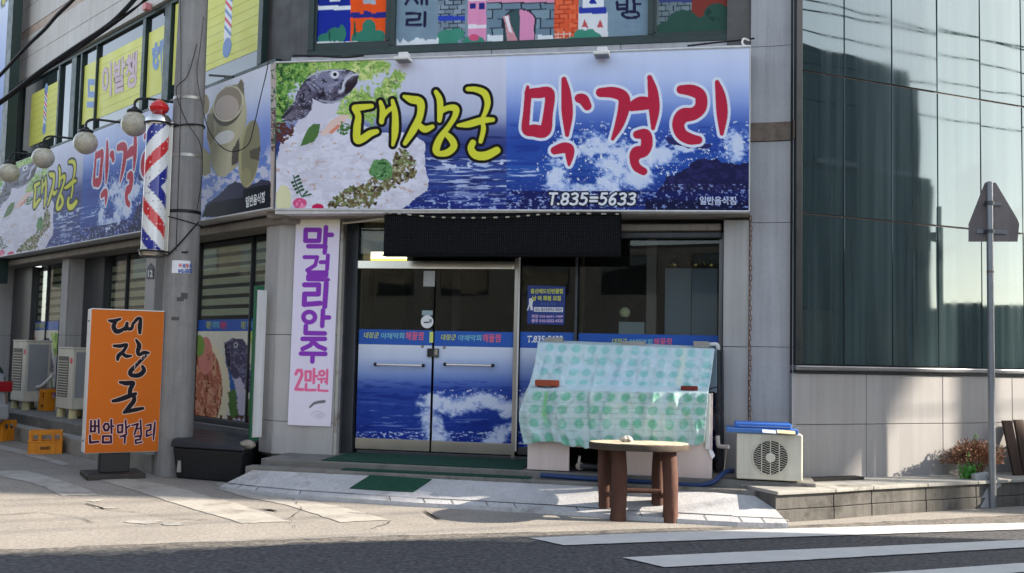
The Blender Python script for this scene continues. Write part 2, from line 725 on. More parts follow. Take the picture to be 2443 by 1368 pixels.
M_TILE = mat('facing_panel', (186, 181, 176), .55, .06, 1.1, bump=.05, bscale=120, speck=.06, streak=.16)
M_BROWNBAND = mat('brown_granite', (112, 98, 86), .6, .2, 5, speck=.2, streak=.2, stain=(70, 55, 42), stain_at=.58)
M_BROWNTILE = mat('brown_facing', (172, 150, 136), .6, .08, 2, speck=.1, streak=.15)
M_JOINT = mat('joint_mortar', (92, 90, 88), .9, .15, 6)
M_DKPANEL = mat('dark_panel', (58, 54, 52), .5, .15, 2, streak=.3)
M_FRAME = mat('green_window_frame', (34, 52, 50), .45, .12, 4)
M_BLACKFRAME = mat('black_frame', (18, 26, 30), .4, .1, 4)
M_ALU = mat('aluminium_frame', (118, 119, 122), .38, .1, 5, metal=.6, streak=.15)
M_DARKALU = mat('dark_aluminium', (74, 76, 80), .4, .1, 5, metal=.5, streak=.2)
M_STEEL = mat('stainless_steel', (205, 203, 198), .16, .06, 3, metal=1.0)
M_STEELB = mat('brushed_steel', (170, 165, 158), .3, .08, 3, metal=1.0)
M_SOFFIT = mat('shutter_housing', (140, 132, 124), .5, .15, 3, metal=.2, streak=.25, stain=(92, 70, 52), stain_at=.68)
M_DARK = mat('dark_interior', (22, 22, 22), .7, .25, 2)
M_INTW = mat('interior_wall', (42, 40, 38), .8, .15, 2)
M_GLASS = glass_mat('window_glass', (.80, .84, .84), 1.45, 0.0, .006)
M_UPGLASS = mat('upper_window_glass', (30, 40, 42), .03, .1, 1.0, ior=1.9, rvar=.01)
M_CURT = curtain_glass('curtain_wall_glass')
M_WHITE = mat('white_paint', (216, 214, 210), .5, .05, 3)
M_BLACK = mat('black_plastic', (24, 25, 28), .45, .12, 5)
M_RUBBER = mat('black_cable', (20, 20, 22), .6, .1, 5)
M_CONC = mat('pole_concrete', (142, 140, 138), .85, .14, 3, bump=.35, bscale=70, speck=.14, streak=.26, stain=(96, 94, 94), stain_at=.64)

M_LEDGE = mat('stained_stone', (94, 92, 88), .85, .18, 5, bump=.4, bscale=60, speck=.14, streak=.35, stain=(52, 50, 47), stain_at=.55)
# ================================================================== ground
def gpoly(name, pts, z, m_, kind='structure', parent=None, world=False):
    q = pts if world else [tuple(ground(x, y, z)[:2]) for x, y in pts]
    b = MB().add([(a[0], a[1], z) for a in q], [tuple(range(len(q)))])
    me_flip = sum(q[i][0] * q[(i + 1) % len(q)][1] - q[(i + 1) % len(q)][0] * q[i][1] for i in range(len(q))) < 0
    if me_flip:
        b.f = [tuple(reversed(f)) for f in b.f]
    o = b.build(name, m_, parent)
    return tag(o, kind=kind) if parent is None else o


road = gpoly('road', [(-150, -150), (150, -150), (150, 150), (-150, 150)], 0.0, M_ASPH, world=True)
edge = [(-260, 1322), (0, 1312), (240, 1302), (500, 1293), (760, 1285), (1000, 1276), (1260, 1270), (1500, 1264), (1760, 1258), (1960, 1252), (2140, 1244), (2300, 1236), (2443, 1228), (2760, 1206)]
rnd = random.Random(5)
eg = []
for (xa, ya), (xb, yb) in zip(edge[:-1], edge[1:]):
    for k in range(6):
        t = k / 6
        eg.append(tuple(ground(xa + (xb - xa) * t, ya + (yb - ya) * t + rnd.uniform(-1.3, 1.3), .004)[:2]))
eg.append(tuple(ground(*edge[-1], .004)[:2]))
far = [(30, 24), (30, 60), (-60, 60), (-60, eg[0][1] - 3), (eg[0][0] - 12, eg[0][1] - 3)]
tag(MB().add([(x, y, .004) for x, y in eg + far], [tuple(range(len(eg) + len(far)))]).build('alley_pavement', M_ALLEY), kind='structure')

def mark(name, pts, m_, z=.009, jag=0.0):
    P = pts
    if jag:
        P = []
        for (xa, ya), (xb, yb) in zip(pts, pts[1:] + pts[:1]):
            n = max(2, int(math.hypot(xb - xa, yb - ya) / 14))
            for k in range(n):
                t = k / n
                P.append((xa + (xb - xa) * t + rnd.uniform(-jag, jag) * 3, ya + (yb - ya) * t + rnd.uniform(-jag, jag)))
    return gpoly(name, P, z, m_, parent=road)


mark('crosswalk_stripe', [(1262, 1283), (1500, 1273), (1740, 1265), (2148, 1254), (2600, 1244), (2600, 1258), (2223, 1270), (1740, 1286), (1345, 1301)], M_ROADPAINT, jag=.25)
mark('crosswalk_stripe', [(1485, 1330), (1740, 1318), (2100, 1303), (2600, 1281), (2600, 1297), (2250, 1317), (1900, 1337), (1585, 1353)], M_ROADPAINT, jag=.25)
mark('crosswalk_stripe', [(1930, 1376), (2200, 1360), (2600, 1332), (2600, 1352), (2300, 1376), (2080, 1392)], M_ROADPAINT, jag=.25)
# old crossing of the side street, worn
mark('worn_crosswalk_stripe', [(-10, 1124), (58, 1122), (110, 1136), (205, 1166), (232, 1182), (150, 1183), (90, 1156), (-10, 1134)], M_WORNPAINT, jag=.9)
mark('worn_crosswalk_stripe', [(212, 1137), (320, 1144), (400, 1158), (560, 1200), (694, 1245), (576, 1248), (440, 1208), (330, 1172)], M_WORN2, jag=.9)
mark('worn_crosswalk_stripe', [(508, 1164), (560, 1164), (690, 1188), (800, 1206), (932, 1241), (812, 1246), (690, 1206), (590, 1187)], M_WORN2, jag=.9)
mark('edge_line', [(-40, 1052), (0, 1061), (60, 1076), (168, 1107), (150, 1112), (60, 1086), (0, 1072), (-40, 1060)], M_WORNPAINT, jag=.6)
mark('edge_line', [(120, 1052), (300, 1056), (330, 1064), (240, 1064), (130, 1060)], M_WORNPAINT, jag=.6)
for x, y, a, b in ((345, 1245, 45, 6), (410, 1250, 30, 5), (250, 1212, 40, 2), (230, 1194, 22, 3)):
    n = 14
    mark('paint_patch', [(x + a * math.cos(t * 2 * math.pi / n) * rnd.uniform(.5, 1.2), y + b * math.sin(t * 2 * math.pi / n) * rnd.uniform(.4, 1.2)) for t in range(n)], M_WORNPAINT)

M_WORNSUN = mat('worn_sunlit_asphalt', (104, 100, 94), .88, .22, 9, bump=.8, bscale=45, speck=.45, sscale=24, stain=(60, 59, 60), stain_at=.57)  # worn road edge, also made paler in place of sunlight on asphalt
q_ = []
for (xa, ya), (xb, yb) in zip(edge[:-1], edge[1:]):
    for k in range(8):
        t_ = k / 8
        q_.append((xa + (xb - xa) * t_, ya + (yb - ya) * t_ + 17 + 7 * math.sin((xa + (xb - xa) * t_) / 170) + rnd.uniform(-4.5, 4.5)))
gpoly('worn_sunlit_strip', [(x, y) for x, y in edge if x > -200][:1] and ([(x, y - 6) for x, y in edge] + q_[::-1]), .002, M_WORNSUN, parent=road)
# hairline cracks and a repaired patch in the old pavement
M_CRACK = mat('crack_line', (70, 66, 62), .95, .2, 20)
for pts_ in ([(930, 1241), (925, 1249), (900, 1256), (888, 1262)], [(200, 1200), (260, 1216), (330, 1222), (420, 1238), (520, 1241)], [(700, 1190), (720, 1216), (690, 1238), (710, 1262)], [(0, 1228), (90, 1222), (180, 1232), (250, 1256)], [(1010, 1216), (1040, 1238), (1100, 1252)], [(590, 1212), (650, 1216), (668, 1224)], [(830, 1222), (880, 1226), (905, 1232)]):
    C1, C2 = [], []
    for (xa, ya), (xb, yb) in zip(pts_[:-1], pts_[1:]):
        for k in range(7):
            t_ = k / 7
            x_, y_ = xa + (xb - xa) * t_ + rnd.uniform(-3, 3), ya + (yb - ya) * t_ + rnd.uniform(-.8, .8)
            w_ = rnd.uniform(.25, .6)
            C1.append((x_ - 1.6 * w_, y_ - w_ * .7))
            C2.append((x_ + 1.6 * w_, y_ + w_ * .7))
    mark('crack', C1 + C2[::-1], M_CRACK, .0125)
# steps along the shop front
YU, YL = -.95, -1.13
ZU, ZL = FF.z(1000, 1111, YU), FF.z(1000, 1132, YL)
steps = MB()
u0u, u1u = FF.u(622, 1094, YU), 3.75
steps.box(u0u, u1u, YU, .25, 0, ZU)
st = tag(steps.build('entrance_step', M_STEP, fr=FF, bev=.012), kind='structure')
u0l, u1l = FF.u(585, 1104, YL), FF.u(1842, 1168, YL)
st2 = tag(MB().box(u0l, u1l, YL, YU - .002, 0, ZL).build('lower_entrance_step', M_STEP, fr=FF, bev=.012), kind='structure')

# white painted ramp in front of the steps, its kerb strip
bot = [(524, 1160), (600, 1170), (700, 1180), (850, 1190), (1000, 1200), (1150, 1207), (1300, 1216), (1450, 1227), (1600, 1237), (1760, 1246), (1880, 1249)]
topx = [612, 660, 740, 870, 1005, 1150, 1290, 1440, 1590, 1720, 1826]
ZT = FF.z(1000, 1141, YL - .004)
vs, n = [], len(bot)
for (x, y) in bot:
    vs.append(tuple(ground(x, y, .045)))
for i, x in enumerate(topx):
    u_ = u0l + (u1l - u0l) * (x - 590) / (1842 - 590)
    p = FF.world((u_, YL - .003, ZT if i < n - 1 else ZT - .02))
    vs.append(tuple(p))
fs = [(i, i + 1, n + i + 1, n + i) for i in range(n - 1)]
k = len(vs)
for (x, y) in bot:
    p = ground(x, y, .045)
    vs.append((p[0], p[1] - .004, .0))
fs += [(k + i, k + i + 1, i + 1, i) for i in range(n - 1)]
fs += [(0, n, k), (n - 1, k + n - 1, 2 * n - 1)]
tag(MB().add(vs, fs).build('ramp', M_APRON), kind='structure')
ramp_o = bpy.data.objects['ramp']
M_SEAM = mat('dirty_seam', (64, 62, 60), .95, .25, 20)
VB, VT = [np.array(v) for v in vs[:n]], [np.array(v) for v in vs[n:2 * n]]
up_ = np.array([0, 0, .004])
def rp_(i, f_):
    return VB[i] + (VT[i] - VB[i]) * f_ + up_


for i in range(n - 1):
    f0, w0 = .17 + rnd.uniform(-.012, .012), rnd.uniform(.010, .022)
    MB().add([tuple(rp_(i, f0)), tuple(rp_(i + 1, f0 + rnd.uniform(-.01, .01))), tuple(rp_(i + 1, f0 + w0)), tuple(rp_(i, f0 + w0 * 1.2))], [(0, 1, 2, 3)]).build('seam', M_SEAM, ramp_o)
    for t_ in (.1, .55):
        if rnd.random() < .75:
            a_, b_ = VB[i] + (VB[i + 1] - VB[i]) * t_, VT[i] + (VT[i + 1] - VT[i]) * t_
            e_ = (VB[i + 1] - VB[i]) / np.linalg.norm(VB[i + 1] - VB[i]) * .004
            q_ = [a_ + up_ - e_, a_ + up_ + e_, a_ + (b_ - a_) * .165 + up_ + e_, a_ + (b_ - a_) * .165 + up_ - e_]
            MB().add([tuple(p) for p in q_], [(0, 1, 2, 3)]).build('joint', M_SEAM, ramp_o)
kb = MB()
for i in range(n - 1):
    a, b = ground(*bot[i], .0), ground(*bot[i + 1], .0)
    d = (b - a) / np.linalg.norm(b - a)
    a2, b2 = a + d * .006, b - d * .006
    q = np.array([d[1], -d[0], 0]) * .055
    kb.hexa([tuple(a2 + q), tuple(b2 + q), tuple(b2 - q * .1), tuple(a2 - q * .1)], [tuple(p + np.array([0, 0, .036])) for p in (a2 + q, b2 + q, b2 - q * .1, a2 - q * .1)])
tag(kb.build('kerb', M_KERB, bev=.006), kind='structure')
# second shallow joint line of the ramp
# raised walkway along the side street
YP = -1.0
ZP = FL.z(185, 1013, YP)
tag(MB().box(-13.5, -1.2, YP, .25, 0, ZP).build('raised_walkway', M_STEP, fr=FL, bev=.012), kind='structure')
tag(MB().box(-13.5, -1.6, YP - .22, YP - .002, 0, ZP - .15).build('lower_walkway_step', M_KERB, fr=FL, bev=.012), kind='structure')

# ledge in front of the glass building: stone courses with a cap
front = [FR.loc(ground(x, y, 0))[:2] for x, y in ((1850, 1249), (1990, 1240), (2080, 1232), (2210, 1223), (2330, 1215))] + [(2.6, -.50), (4.2, -.48), (7, -.46), (12, -.44)]
ZK = .29
ledge = thing('stone_ledge', 'long low stone ledge with two courses under the glass building', 'ledge', FR, (front[0][0], front[0][1], 0))
pts = []
for (a, b) in zip(front[:-1], front[1:]):
    L_ = math.hypot(b[0] - a[0], b[1] - a[1])
    m_n = max(1, round(L_ / .85))
    for j in range(m_n):
        p0 = (a[0] + (b[0] - a[0]) * j / m_n, a[1] + (b[1] - a[1]) * j / m_n)
        p1 = (a[0] + (b[0] - a[0]) * (j + 1) / m_n, a[1] + (b[1] - a[1]) * (j + 1) / m_n)
        pts.append((p0, p1))
for i, (p0, p1) in enumerate(pts):
    g = .004
    d = np.array([p1[0] - p0[0], p1[1] - p0[1]])
    d = d / np.linalg.norm(d) * g
    x0, y0, x1, y1 = p0[0] + d[0], p0[1] + d[1], p1[0] - d[0], p1[1] - d[1]
    yb = .15
    for z0, z1, pr_ in ((0, .115, 0.0), (.121, ZK - .035, .006)):
        MB().hexa([(x0, y0 + pr_, z0), (x1, y1 + pr_, z0), (x1, yb, z0), (x0, yb, z0)], [(x0, y0 + pr_, z1), (x1, y1 + pr_, z1), (x1, yb, z1), (x0, yb, z1)]).build('stone_block', M_LEDGE, ledge, bev=.006)
    MB().hexa([(x0, y0 - .025, ZK - .033), (x1, y1 - .025, ZK - .033), (x1, yb, ZK - .033), (x0, yb, ZK - .033)], [(x0, y0 - .025, ZK), (x1, y1 - .025, ZK), (x1, yb, ZK), (x0, yb, ZK)]).build('cap_stone', M_KERB, ledge, bev=.006)

# ================================================================== the shop building
TOP = 9.0
shop = thing('shop_building', 'grey granite corner building with a restaurant behind blue film windows', 'building', FF, (0, 0, 0))
def l2f(a):
    return FF.loc(FL.world(a))


def r2f(a):
    return FF.loc(FR.world(a))


YF = -.30
# left corner pillar -------------------------------------------------
cx0, cx1 = FF.u(668, 530, YF), FF.u(812, 530, YF)
cw = FL.loc(FF.world((cx0, YF, 0)))
pl_l = l2f((cw[0] - .30, cw[1], 0))          # other end of the pillar's street-side face
zt = FF.z(740, 525, YF)
pil = MB().prism([(cx0 + .01, YF + .03), (cx1 - .01, YF + .03), (cx1 - .01, .3), (pl_l[0] + .2, .5), (pl_l[0] + .03, pl_l[1] + .02)], 'z', ZU - .05, 3.3).build('pillar', M_JOINT, shop)
def panel(u0, u1, z0, z1, y, m_, par, fr=FF, th=.03, g=.003, name='granite_panel'):
    o3 = []
    for u_, y_ in ((u0 + g, y), (u1 - g, y), (u1 - g, y + th), (u0 + g, y + th)):
        o3.append(FF.loc(fr.world((u_, y_, 0)))[:2])
    return MB().hexa([(a, b, z0 + g) for a, b in o3], [(a, b, z1 - g) for a, b in o3]).build(name, m_, par, bev=.003, seg=1)


zs_ = [ZU - .02, FF.z(740, 1008, YF), FF.z(740, 800, YF), 3.0]
for a, b in zip(zs_[:-1], zs_[1:]):
    panel(cx0, cx1, a, b, YF, M_GRAN, pil)
    panel(cw[0] - .30, cw[0], a, b, cw[1], M_GRAN, pil, FL)
# right pillar: a flat face, then a rounded corner towards the glass building
rx0, rx1 = FF.u(1725, 700, YF), FF.u(1787, 700, YF)
rc = r2f(FR.at(1891, 700, 0))
ra = (rx1 + .004, YF)
tF = np.array([1.0, 0.0])
tR = np.array(FF.loc(FR.world((1, 0, 0)))[:2]) - np.array(FF.loc(FR.world((0, 0, 0)))[:2])
# tangent lines meet
A_ = np.array([[tF[0], tR[0]], [tF[1], tR[1]]])
sol = np.linalg.solve(A_, np.array([rc[0] - ra[0], rc[1] - ra[1]]))
ctl = np.array(ra) + sol[0] * tF
arc = []
for i in range(13):
    t = i / 12
    arc.append(tuple((1 - t) ** 2 * np.array(ra) + 2 * t * (1 - t) * ctl + t * t * np.array(rc[:2])))
core = MB().prism([(rx0 + .02, YF + .03)] + [(p[0], p[1] + .035) for p in arc] + [(rc[0], .9), (rx0 + .02, .9)], 'z', ZU - .1, TOP).build('pillar', M_JOINT, shop)
yy = [ZU - .02] + [FF.z(1840, y, -.36) for y in (828, 530, 335, 290, 107)] + [FF.z(1840, 107, -.36) + 1.0, TOP]
for i, (a, b) in enumerate(zip(yy[:-1], yy[1:])):
    band = i == 3
    out = .02 if band else 0.0
    inn = [(p[0], p[1] + .03) for p in arc]
    o_ = [(p[0], p[1] - out) for p in arc]
    nn = len(arc)
    vs = [(*p, a + .003) for p in o_] + [(*p, b - .003) for p in o_] + [(*p, a + .003) for p in inn] + [(*p, b - .003) for p in inn]
    fs = []
    for k in range(nn - 1):
        fs += [(k, k + 1, nn + k + 1, nn + k), (2 * nn + k + 1, 2 * nn + k, 3 * nn + k, 3 * nn + k + 1), (nn + k, nn + k + 1, 3 * nn + k + 1, 3 * nn + k), (k + 1, k, 2 * nn + k, 2 * nn + k + 1)]
    fs += [(0, nn, 3 * nn, 2 * nn), (nn - 1, 3 * nn - 1, 4 * nn - 1, 2 * nn - 1)]
    MB().add(vs, fs).build('brown_band' if band else 'granite_panel', M_BROWNBAND if band else M_GRAN2, core, smooth=True, angle=30)
for a, b in ((ZU - .02, FF.z(1755, 828, YF)), (FF.z(1755, 828, YF), 2.96)):
    panel(rx0, rx1, a, b, YF, M_GRAN, core)

# wall round the corner (world outline) above the ground floor
def meet(f1, y1, f2, y2):
    a1, a2 = f1.world((0, y1, 0)), f2.world((0, y2, 0))
    S = np.linalg.solve(np.array([[f1.t[0], -f2.t[0]], [f1.t[1], -f2.t[1]]]), (a2 - a1)[:2])
    return a1 + f1.t * S[0]


def wl(p):
    return FF.loc(p)[:2]


yw = -.16
corner = wl(meet(FF, yw, FL, yw))
upper = MB().prism([wl(FL.world((-11.0, yw, 0))), corner, (rx1 - .02, yw), (rx1 + .2, 1.2), (rx1 + .2, 7), wl(FL.world((-11.0, 7, 0)))], 'z', 3.12, TOP)
wall = upper.build('upper_wall', M_DKPANEL, shop)
# facing strip between the sign and the first floor window
zs0 = FF.z(1200, 131, YF) - .1
zs1 = FF.z(1200, 113, -.25)
for a, b in ((FF.u(690, 120, YF), .3), (.3, 1.75), (1.75, rx1)):
    panel(a, b, zs0, zs1 - .02, -.25, M_GRAN2, wall, th=.085)
# side street: panels above the windows
head = 6.52
zr = [head, 6.93, 7.34, 7.5, 7.93, 8.4, TOP]
nuc = 10
uL0, uL1 = -11.0, FL.loc(FF.world((FF.u(640, 60, yw), yw, 0)))[0] - .3
for i, (a, b) in enumerate(zip(zr[:-1], zr[1:])):
    br = i == 2
    for k in range(nuc):
        u_0 = uL0 + (uL1 - uL0) * k / nuc
        u_1 = uL0 + (uL1 - uL0) * (k + 1) / nuc
        panel(u_0, u_1, a, b, -.30 + (.006 if br else 0), M_BROWNTILE if br else M_TILE, wall, FL, th=.13, name='brown_panel' if br else 'facing_panel')
panel(-11.0, -10.72, 3.2, head - .01, -.28, M_TILE, wall, FL, th=.11, name='facing_panel')
# strip under the side windows
panel(-10.7, uL1, 4.72, 4.98, -.26, M_GRAN2, wall, FL, th=.09, name='sill_strip')
# beams over the ground floor, shutter housings
def lbox(fr, u0, u1, y0, y1, z0, z1):
    q = [FF.loc(fr.world((a, b, 0)))[:2] for a, b in ((u0, y0), (u1, y0), (u1, y1), (u0, y1))]
    return MB().hexa([(a, b, z0) for a, b in q], [(a, b, z1) for a, b in q])


cl = FL.loc(FF.world((*corner, 0)))[0]
lbox(FF, cx0 - .1, rx1, -.46, -.04, zt - .0, zt + .085).build('beam', M_SOFFIT, shop, bev=.02)
lbox(FF, cx0 - .1, rx1, -.40, .2, zt + .088, 3.3).build('soffit', M_DKPANEL, shop)
lbox(FL, -11, cl + .12, -.46, -.04, 2.93, 3.03).build('beam', M_SOFFIT, shop, bev=.02)
lbox(FL, -11, cl + .1, -.40, .2, 3.04, 3.3).build('soffit', M_DKPANEL, shop)
lbox(FF, FF.u(1480, 540, -.1), rx0 - .02, -.22, -.03, 2.86, 2.935).build('shutter_housing', M_SOFFIT, shop, bev=.015)
lbox(FF, FF.u(1480, 540, -.1), rx0 - .02, -.14, -.03, 2.79, 2.855).build('shutter_rail', M_DARKALU, shop, bev=.01)

# side street pillars on the ground floor
for pxa, pxb, ww in ((-40, 26, .9), (145, 158, .30), (345, 372, .33)):
    a = FL.u(pxa, 700, -.35)
    b = a + ww
    p_ = lbox(FL, a + .01, b - .01, -.32, .2, ZP - .02, 2.93).build('pillar', M_JOINT, shop)
    z1_ = FL.z(pxb, 800, -.35)
    for z0_, z1__ in ((ZP, z1_), (z1_, 2.93)):
        panel(a, b, z0_, z1__, -.35, M_GRAN, p_, FL)
        # return face towards the corner
        q = [FF.loc(FL.world((u_, y_, 0)))[:2] for u_, y_ in ((b - .009, -.317), (b + .012, -.317), (b + .012, .1), (b - .009, .1))]
        MB().hexa([(x, y, z0_ + .003) for x, y in q], [(x, y, z1__ - .003) for x, y in q]).build('granite_panel', M_GRAN, p_)
# grey side panels next to the pillars
for pxa, pxb in ((196, 243), (28, 72)):
    a, b = FL.u(pxa, 750, -.1), FL.u(pxb, 750, -.1)
    lbox(FL, a, b, -.1, .1, ZP, 2.93).build('infill_panel', M_DARKALU, shop, bev=.01)

# side street ground floor windows with zebra blinds, blue band and food print
M_BLIND = mat('blind_fabric', (232, 226, 188), .8, .06, 4)
M_BLINDD = mat('blind_mesh', (40, 37, 32), .8, .1, 4)
M_BAND = mat('blue_film', (22, 84, 176), .4, .05, 2)


def food_art(ox, sc, oy, sy):
    def f(X, Y):
        x, y = (X - ox) / sc, (Y - oy) / sy          # 0..165 across, 0..225 down
        A = Art(x, y)
        A.grad([(0, (222, 218, 202)), (225, (214, 208, 196))])
        n = fbm(x / 7, y / 22, 4)
        # salad upper right, white dish lower right
        g = A.poly([(118, 0), (170, 0), (170, 90), (148, 120), (128, 60)], 6)
        A.fill(g, (126, 168, 74))
        A.fill(g & (n > .55), (196, 216, 130))
        A.fill(A.poly([(132, 96), (170, 70), (170, 225), (110, 225), (120, 150)], 5), (216, 214, 214))
        A.fill(A.poly([(62, 70), (98, 60), (96, 170), (76, 200)], 3), (66, 104, 168))
        # bowl of red food
        A.fill(A.ell(8, 140, 66, 118), (228, 218, 190))
        k = A.ell(0, 138, 56, 112) & ~A.poly([(-60, 0), (60, 0), (22, 40), (-60, 40)], 0)
        A.fill(k, (176, 112, 92))
        A.fill(k & (fbm(x / 5 + n * 3, y / 16, 9) > .52), (206, 158, 130))
        A.fill(k & (fbm(x / 4 + n * 3, y / 18, 12) > .64), (112, 60, 46))
        A.fill(A.ell(16, 60, 18, 46) & (n > .3), (206, 140, 128))
        A.fill(A.ell(2, 36, 12, 26), (128, 156, 84))
        # fish
        fb = A.poly([(60, 28), (80, 18), (104, 20), (118, 40), (122, 90), (134, 128), (130, 150), (112, 146), (100, 112), (84, 116), (66, 86)], 2.5)
        A.fill(A.poly([(78, 106), (104, 104), (112, 160), (106, 225), (82, 225), (92, 160)], 3), (196, 190, 206))
        A.fill(fb, (78, 74, 98))
        A.fill(fb & (fbm(x / 5, y / 5, 21) > .58), (126, 122, 146))
        A.ink([[(64, 34, 2), (66, 60, 2), (72, 84, 2)], [(70, 40, 1.5), (74, 80, 1.5)]], (34, 32, 48))
        A.fill(A.ell(88, 34, 5, 7), (190, 190, 200))
        A.fill(A.ell(88, 34, 2.5, 3.5), (20, 20, 30))
        A.fill(A.poly([(70, 150), (88, 140), (94, 210), (74, 214)], 4), (86, 116, 66))
        A.fill(A.poly([(112, 170), (122, 160), (128, 214), (114, 214)], 3), (96, 126, 70))
        A.fill((y > 204) & (fbm(x / 9, y / 20, 31) > .5), (92, 66, 58))
        A.fill((y > 208) & (x > 118), (178, 80, 140))
        return A.c
    return f


M_YEL = mat('yellow_print', (206, 214, 74), .5, .03, 3)
M_CYAN = mat('pale_cyan_print', (128, 196, 206), .5, .03, 3)
M_REDP = mat('red_print', (216, 70, 84), .5, .03, 3)
M_WPRINT = mat('white_print', (226, 228, 232), .5, .03, 3)
M_KPRINT = mat('black_print', (24, 24, 30), .5, .05, 3)
for wi, (xa, xb, yt, yb_, btop, bbot, ftop, fbot) in enumerate(((474, 640, 560, 1050, 762, 790, 790, 1012), (245, 345, 640, 1000, 0, 0, 0, 0), (75, 141, 640, 960, 767, 788, 788, 930))):
    u0, u1 = FL.u(xa, 760, 0), FL.u(xb, 760, 0)
    if wi == 0:
        u1 = cl - .32
    zsill = ZP + .12
    fr_ = lbox(FL, u0 - .04, u1 + .03, -.03, .05, zsill, zsill + .07)
    q = lbox(FL, u0 - .04, u0, -.03, .05, zsill + .071, 2.93)
    fr_.add(q.v, q.f)
    q = lbox(FL, u0 + (u1 - u0) * .56, u0 + (u1 - u0) * .56 + .03, -.03, .05, zsill + .071, 2.93)
    fr_.add(q.v, q.f)
    win = fr_.build('side_window', M_DARKALU, shop, bev=.006)
    lbox(FL, u0 - .04, u1 + .03, -.05, .2, ZP - .01, zsill - .002).build('window_sill', M_ALU, win, bev=.008)
    lbox(FL, u0, u1, .0, .008, zsill + .072, 2.92).build('window_pane', M_GLASS, win)
    zb = 1.93
    nb = 13
    hgt = (2.92 - zb) / nb
    zb_ = zb if wi != 1 else 1.0
    nb_ = int((2.92 - zb_) / .14)
    for k in range(nb_):
        z0_ = zb_ + k * .14
        lbox(FL, u0 + .005, u1 - .005, .035, .039, z0_, z0_ + .088).build('blind_slat', M_BLIND, win)
    lbox(FL, u0 + .005, u1 - .005, .044, .047, zb_, 2.92).build('blind_backing', M_BLINDD, win)
    if wi != 1:
        z_b0, z_b1 = FL.z((xa + xb) / 2, bbot, -.004), FL.z((xa + xb) / 2, btop, -.004)
        lbox(FL, u0 + .002, u1 - .002, -.0045, -.0015, z_b0, z_b1).build('blue_film_band', M_BAND, win)
        z_f0 = zsill + .08
        sheet('food_film', FL, (u0 + .002, u1 - .002, z_f0, z_b0 - .002), -.004, 110, 120, food_art(xa, (xb - xa) / 165, btop + 28, (fbot - ftop) / 225), win)
        if wi == 0:
            for bx0 in (492, 575):
                text('lettering', '대장군', FL, (bx0, 767, bx0 + 12, 785), -.006, M_YEL, win, .02)
                text('lettering', '야채막회', FL, (bx0 + 14, 767, bx0 + 31, 785), -.006, M_CYAN, win, .02)
                text('lettering', '해물찜', FL, (bx0 + 33, 767, bx0 + 48, 785), -.006, M_REDP, win, .02)
        else:
            text('lettering', '대장군 야채막회', FL, (84, 771, 104, 785), -.006, M_YEL, win, .02)
# a dark room behind the side windows
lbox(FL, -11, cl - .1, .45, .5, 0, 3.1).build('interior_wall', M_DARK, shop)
# ------------------------------------------------------------------ restaurant front: doors, windows, transom
M_FILM = print_mat('printed_film', .28, .04)
M_PANELGREY = mat('grey_board', (112, 120, 128), .5, .06, 3)


def sea_art(X, Y):
    """blue sea with a breaking wave, pale sky above"""
    A = Art(X, Y)
    A.grad([(815, (216, 222, 234)), (850, (196, 206, 228)), (890, (140, 160, 206)), (912, (94, 118, 184)), (935, (54, 78, 156)), (990, (44, 68, 148)), (1060, (36, 56, 140))])
    n = fbm(X / 46, Y / 6, 2)
    A.fill(.6 * sm(.50, .72, n) * sm(895, 930, Y), (28, 44, 122))
    A.fill(.55 * sm(.60, .72, fbm(X / 55, Y / 4, 8)) * sm(940, 985, Y), (150, 172, 220))
    # the breaking wave: a band of spray rising to the right, a dark hollow below it
    Xr = np.where(X > 1228, X - 0, X)
    crest = 940 + 26 * np.cos((Xr - 1130) / 62) * 0 + np.abs(Xr - 1110) * .10
    spr = np.exp(-((Y - crest - 18 - 8 * np.sin(X / 21)) / 26) ** 2) * sm(960, 1040, X)
    spr2 = np.exp(-((X - 1020 - (Y - 980) * .3) / 34) ** 2) * sm(950, 1000, Y) * .9
    spr3 = np.exp(-(((X - 1190) - (1040 - Y) * .9) / 30) ** 2) * sm(985, 1030, Y)
    m_ = np.maximum(np.maximum(spr, spr2), spr3)
    f = fbm(X / 13, Y / 9, 14, 6, .62)
    A.fill(np.clip(sm(.40, .62, f * .55 + m_ * .50), 0, 1) * sm(.12, .4, m_) * .85, (176, 192, 226))
    A.fill(sm(.55, .68, f * .62 + m_ * .40) * sm(.2, .5, m_) * .8, (218, 224, 240))
    hol = np.exp(-((X - 1120) / 60) ** 2 - ((Y - 1015) / 22) ** 2)
    A.fill(.55 * hol * (f < .56), (30, 50, 130))
    A.fill((fbm(X / 5, Y / 4, 33) > .69) & (Y > 930) & (Y < 960) & (X > 1000), (214, 220, 238))
    A.fill((fbm(X / 7, Y / 3, 37, 4) > .64) & (Y > 1030), (182, 196, 230))
    return A.c


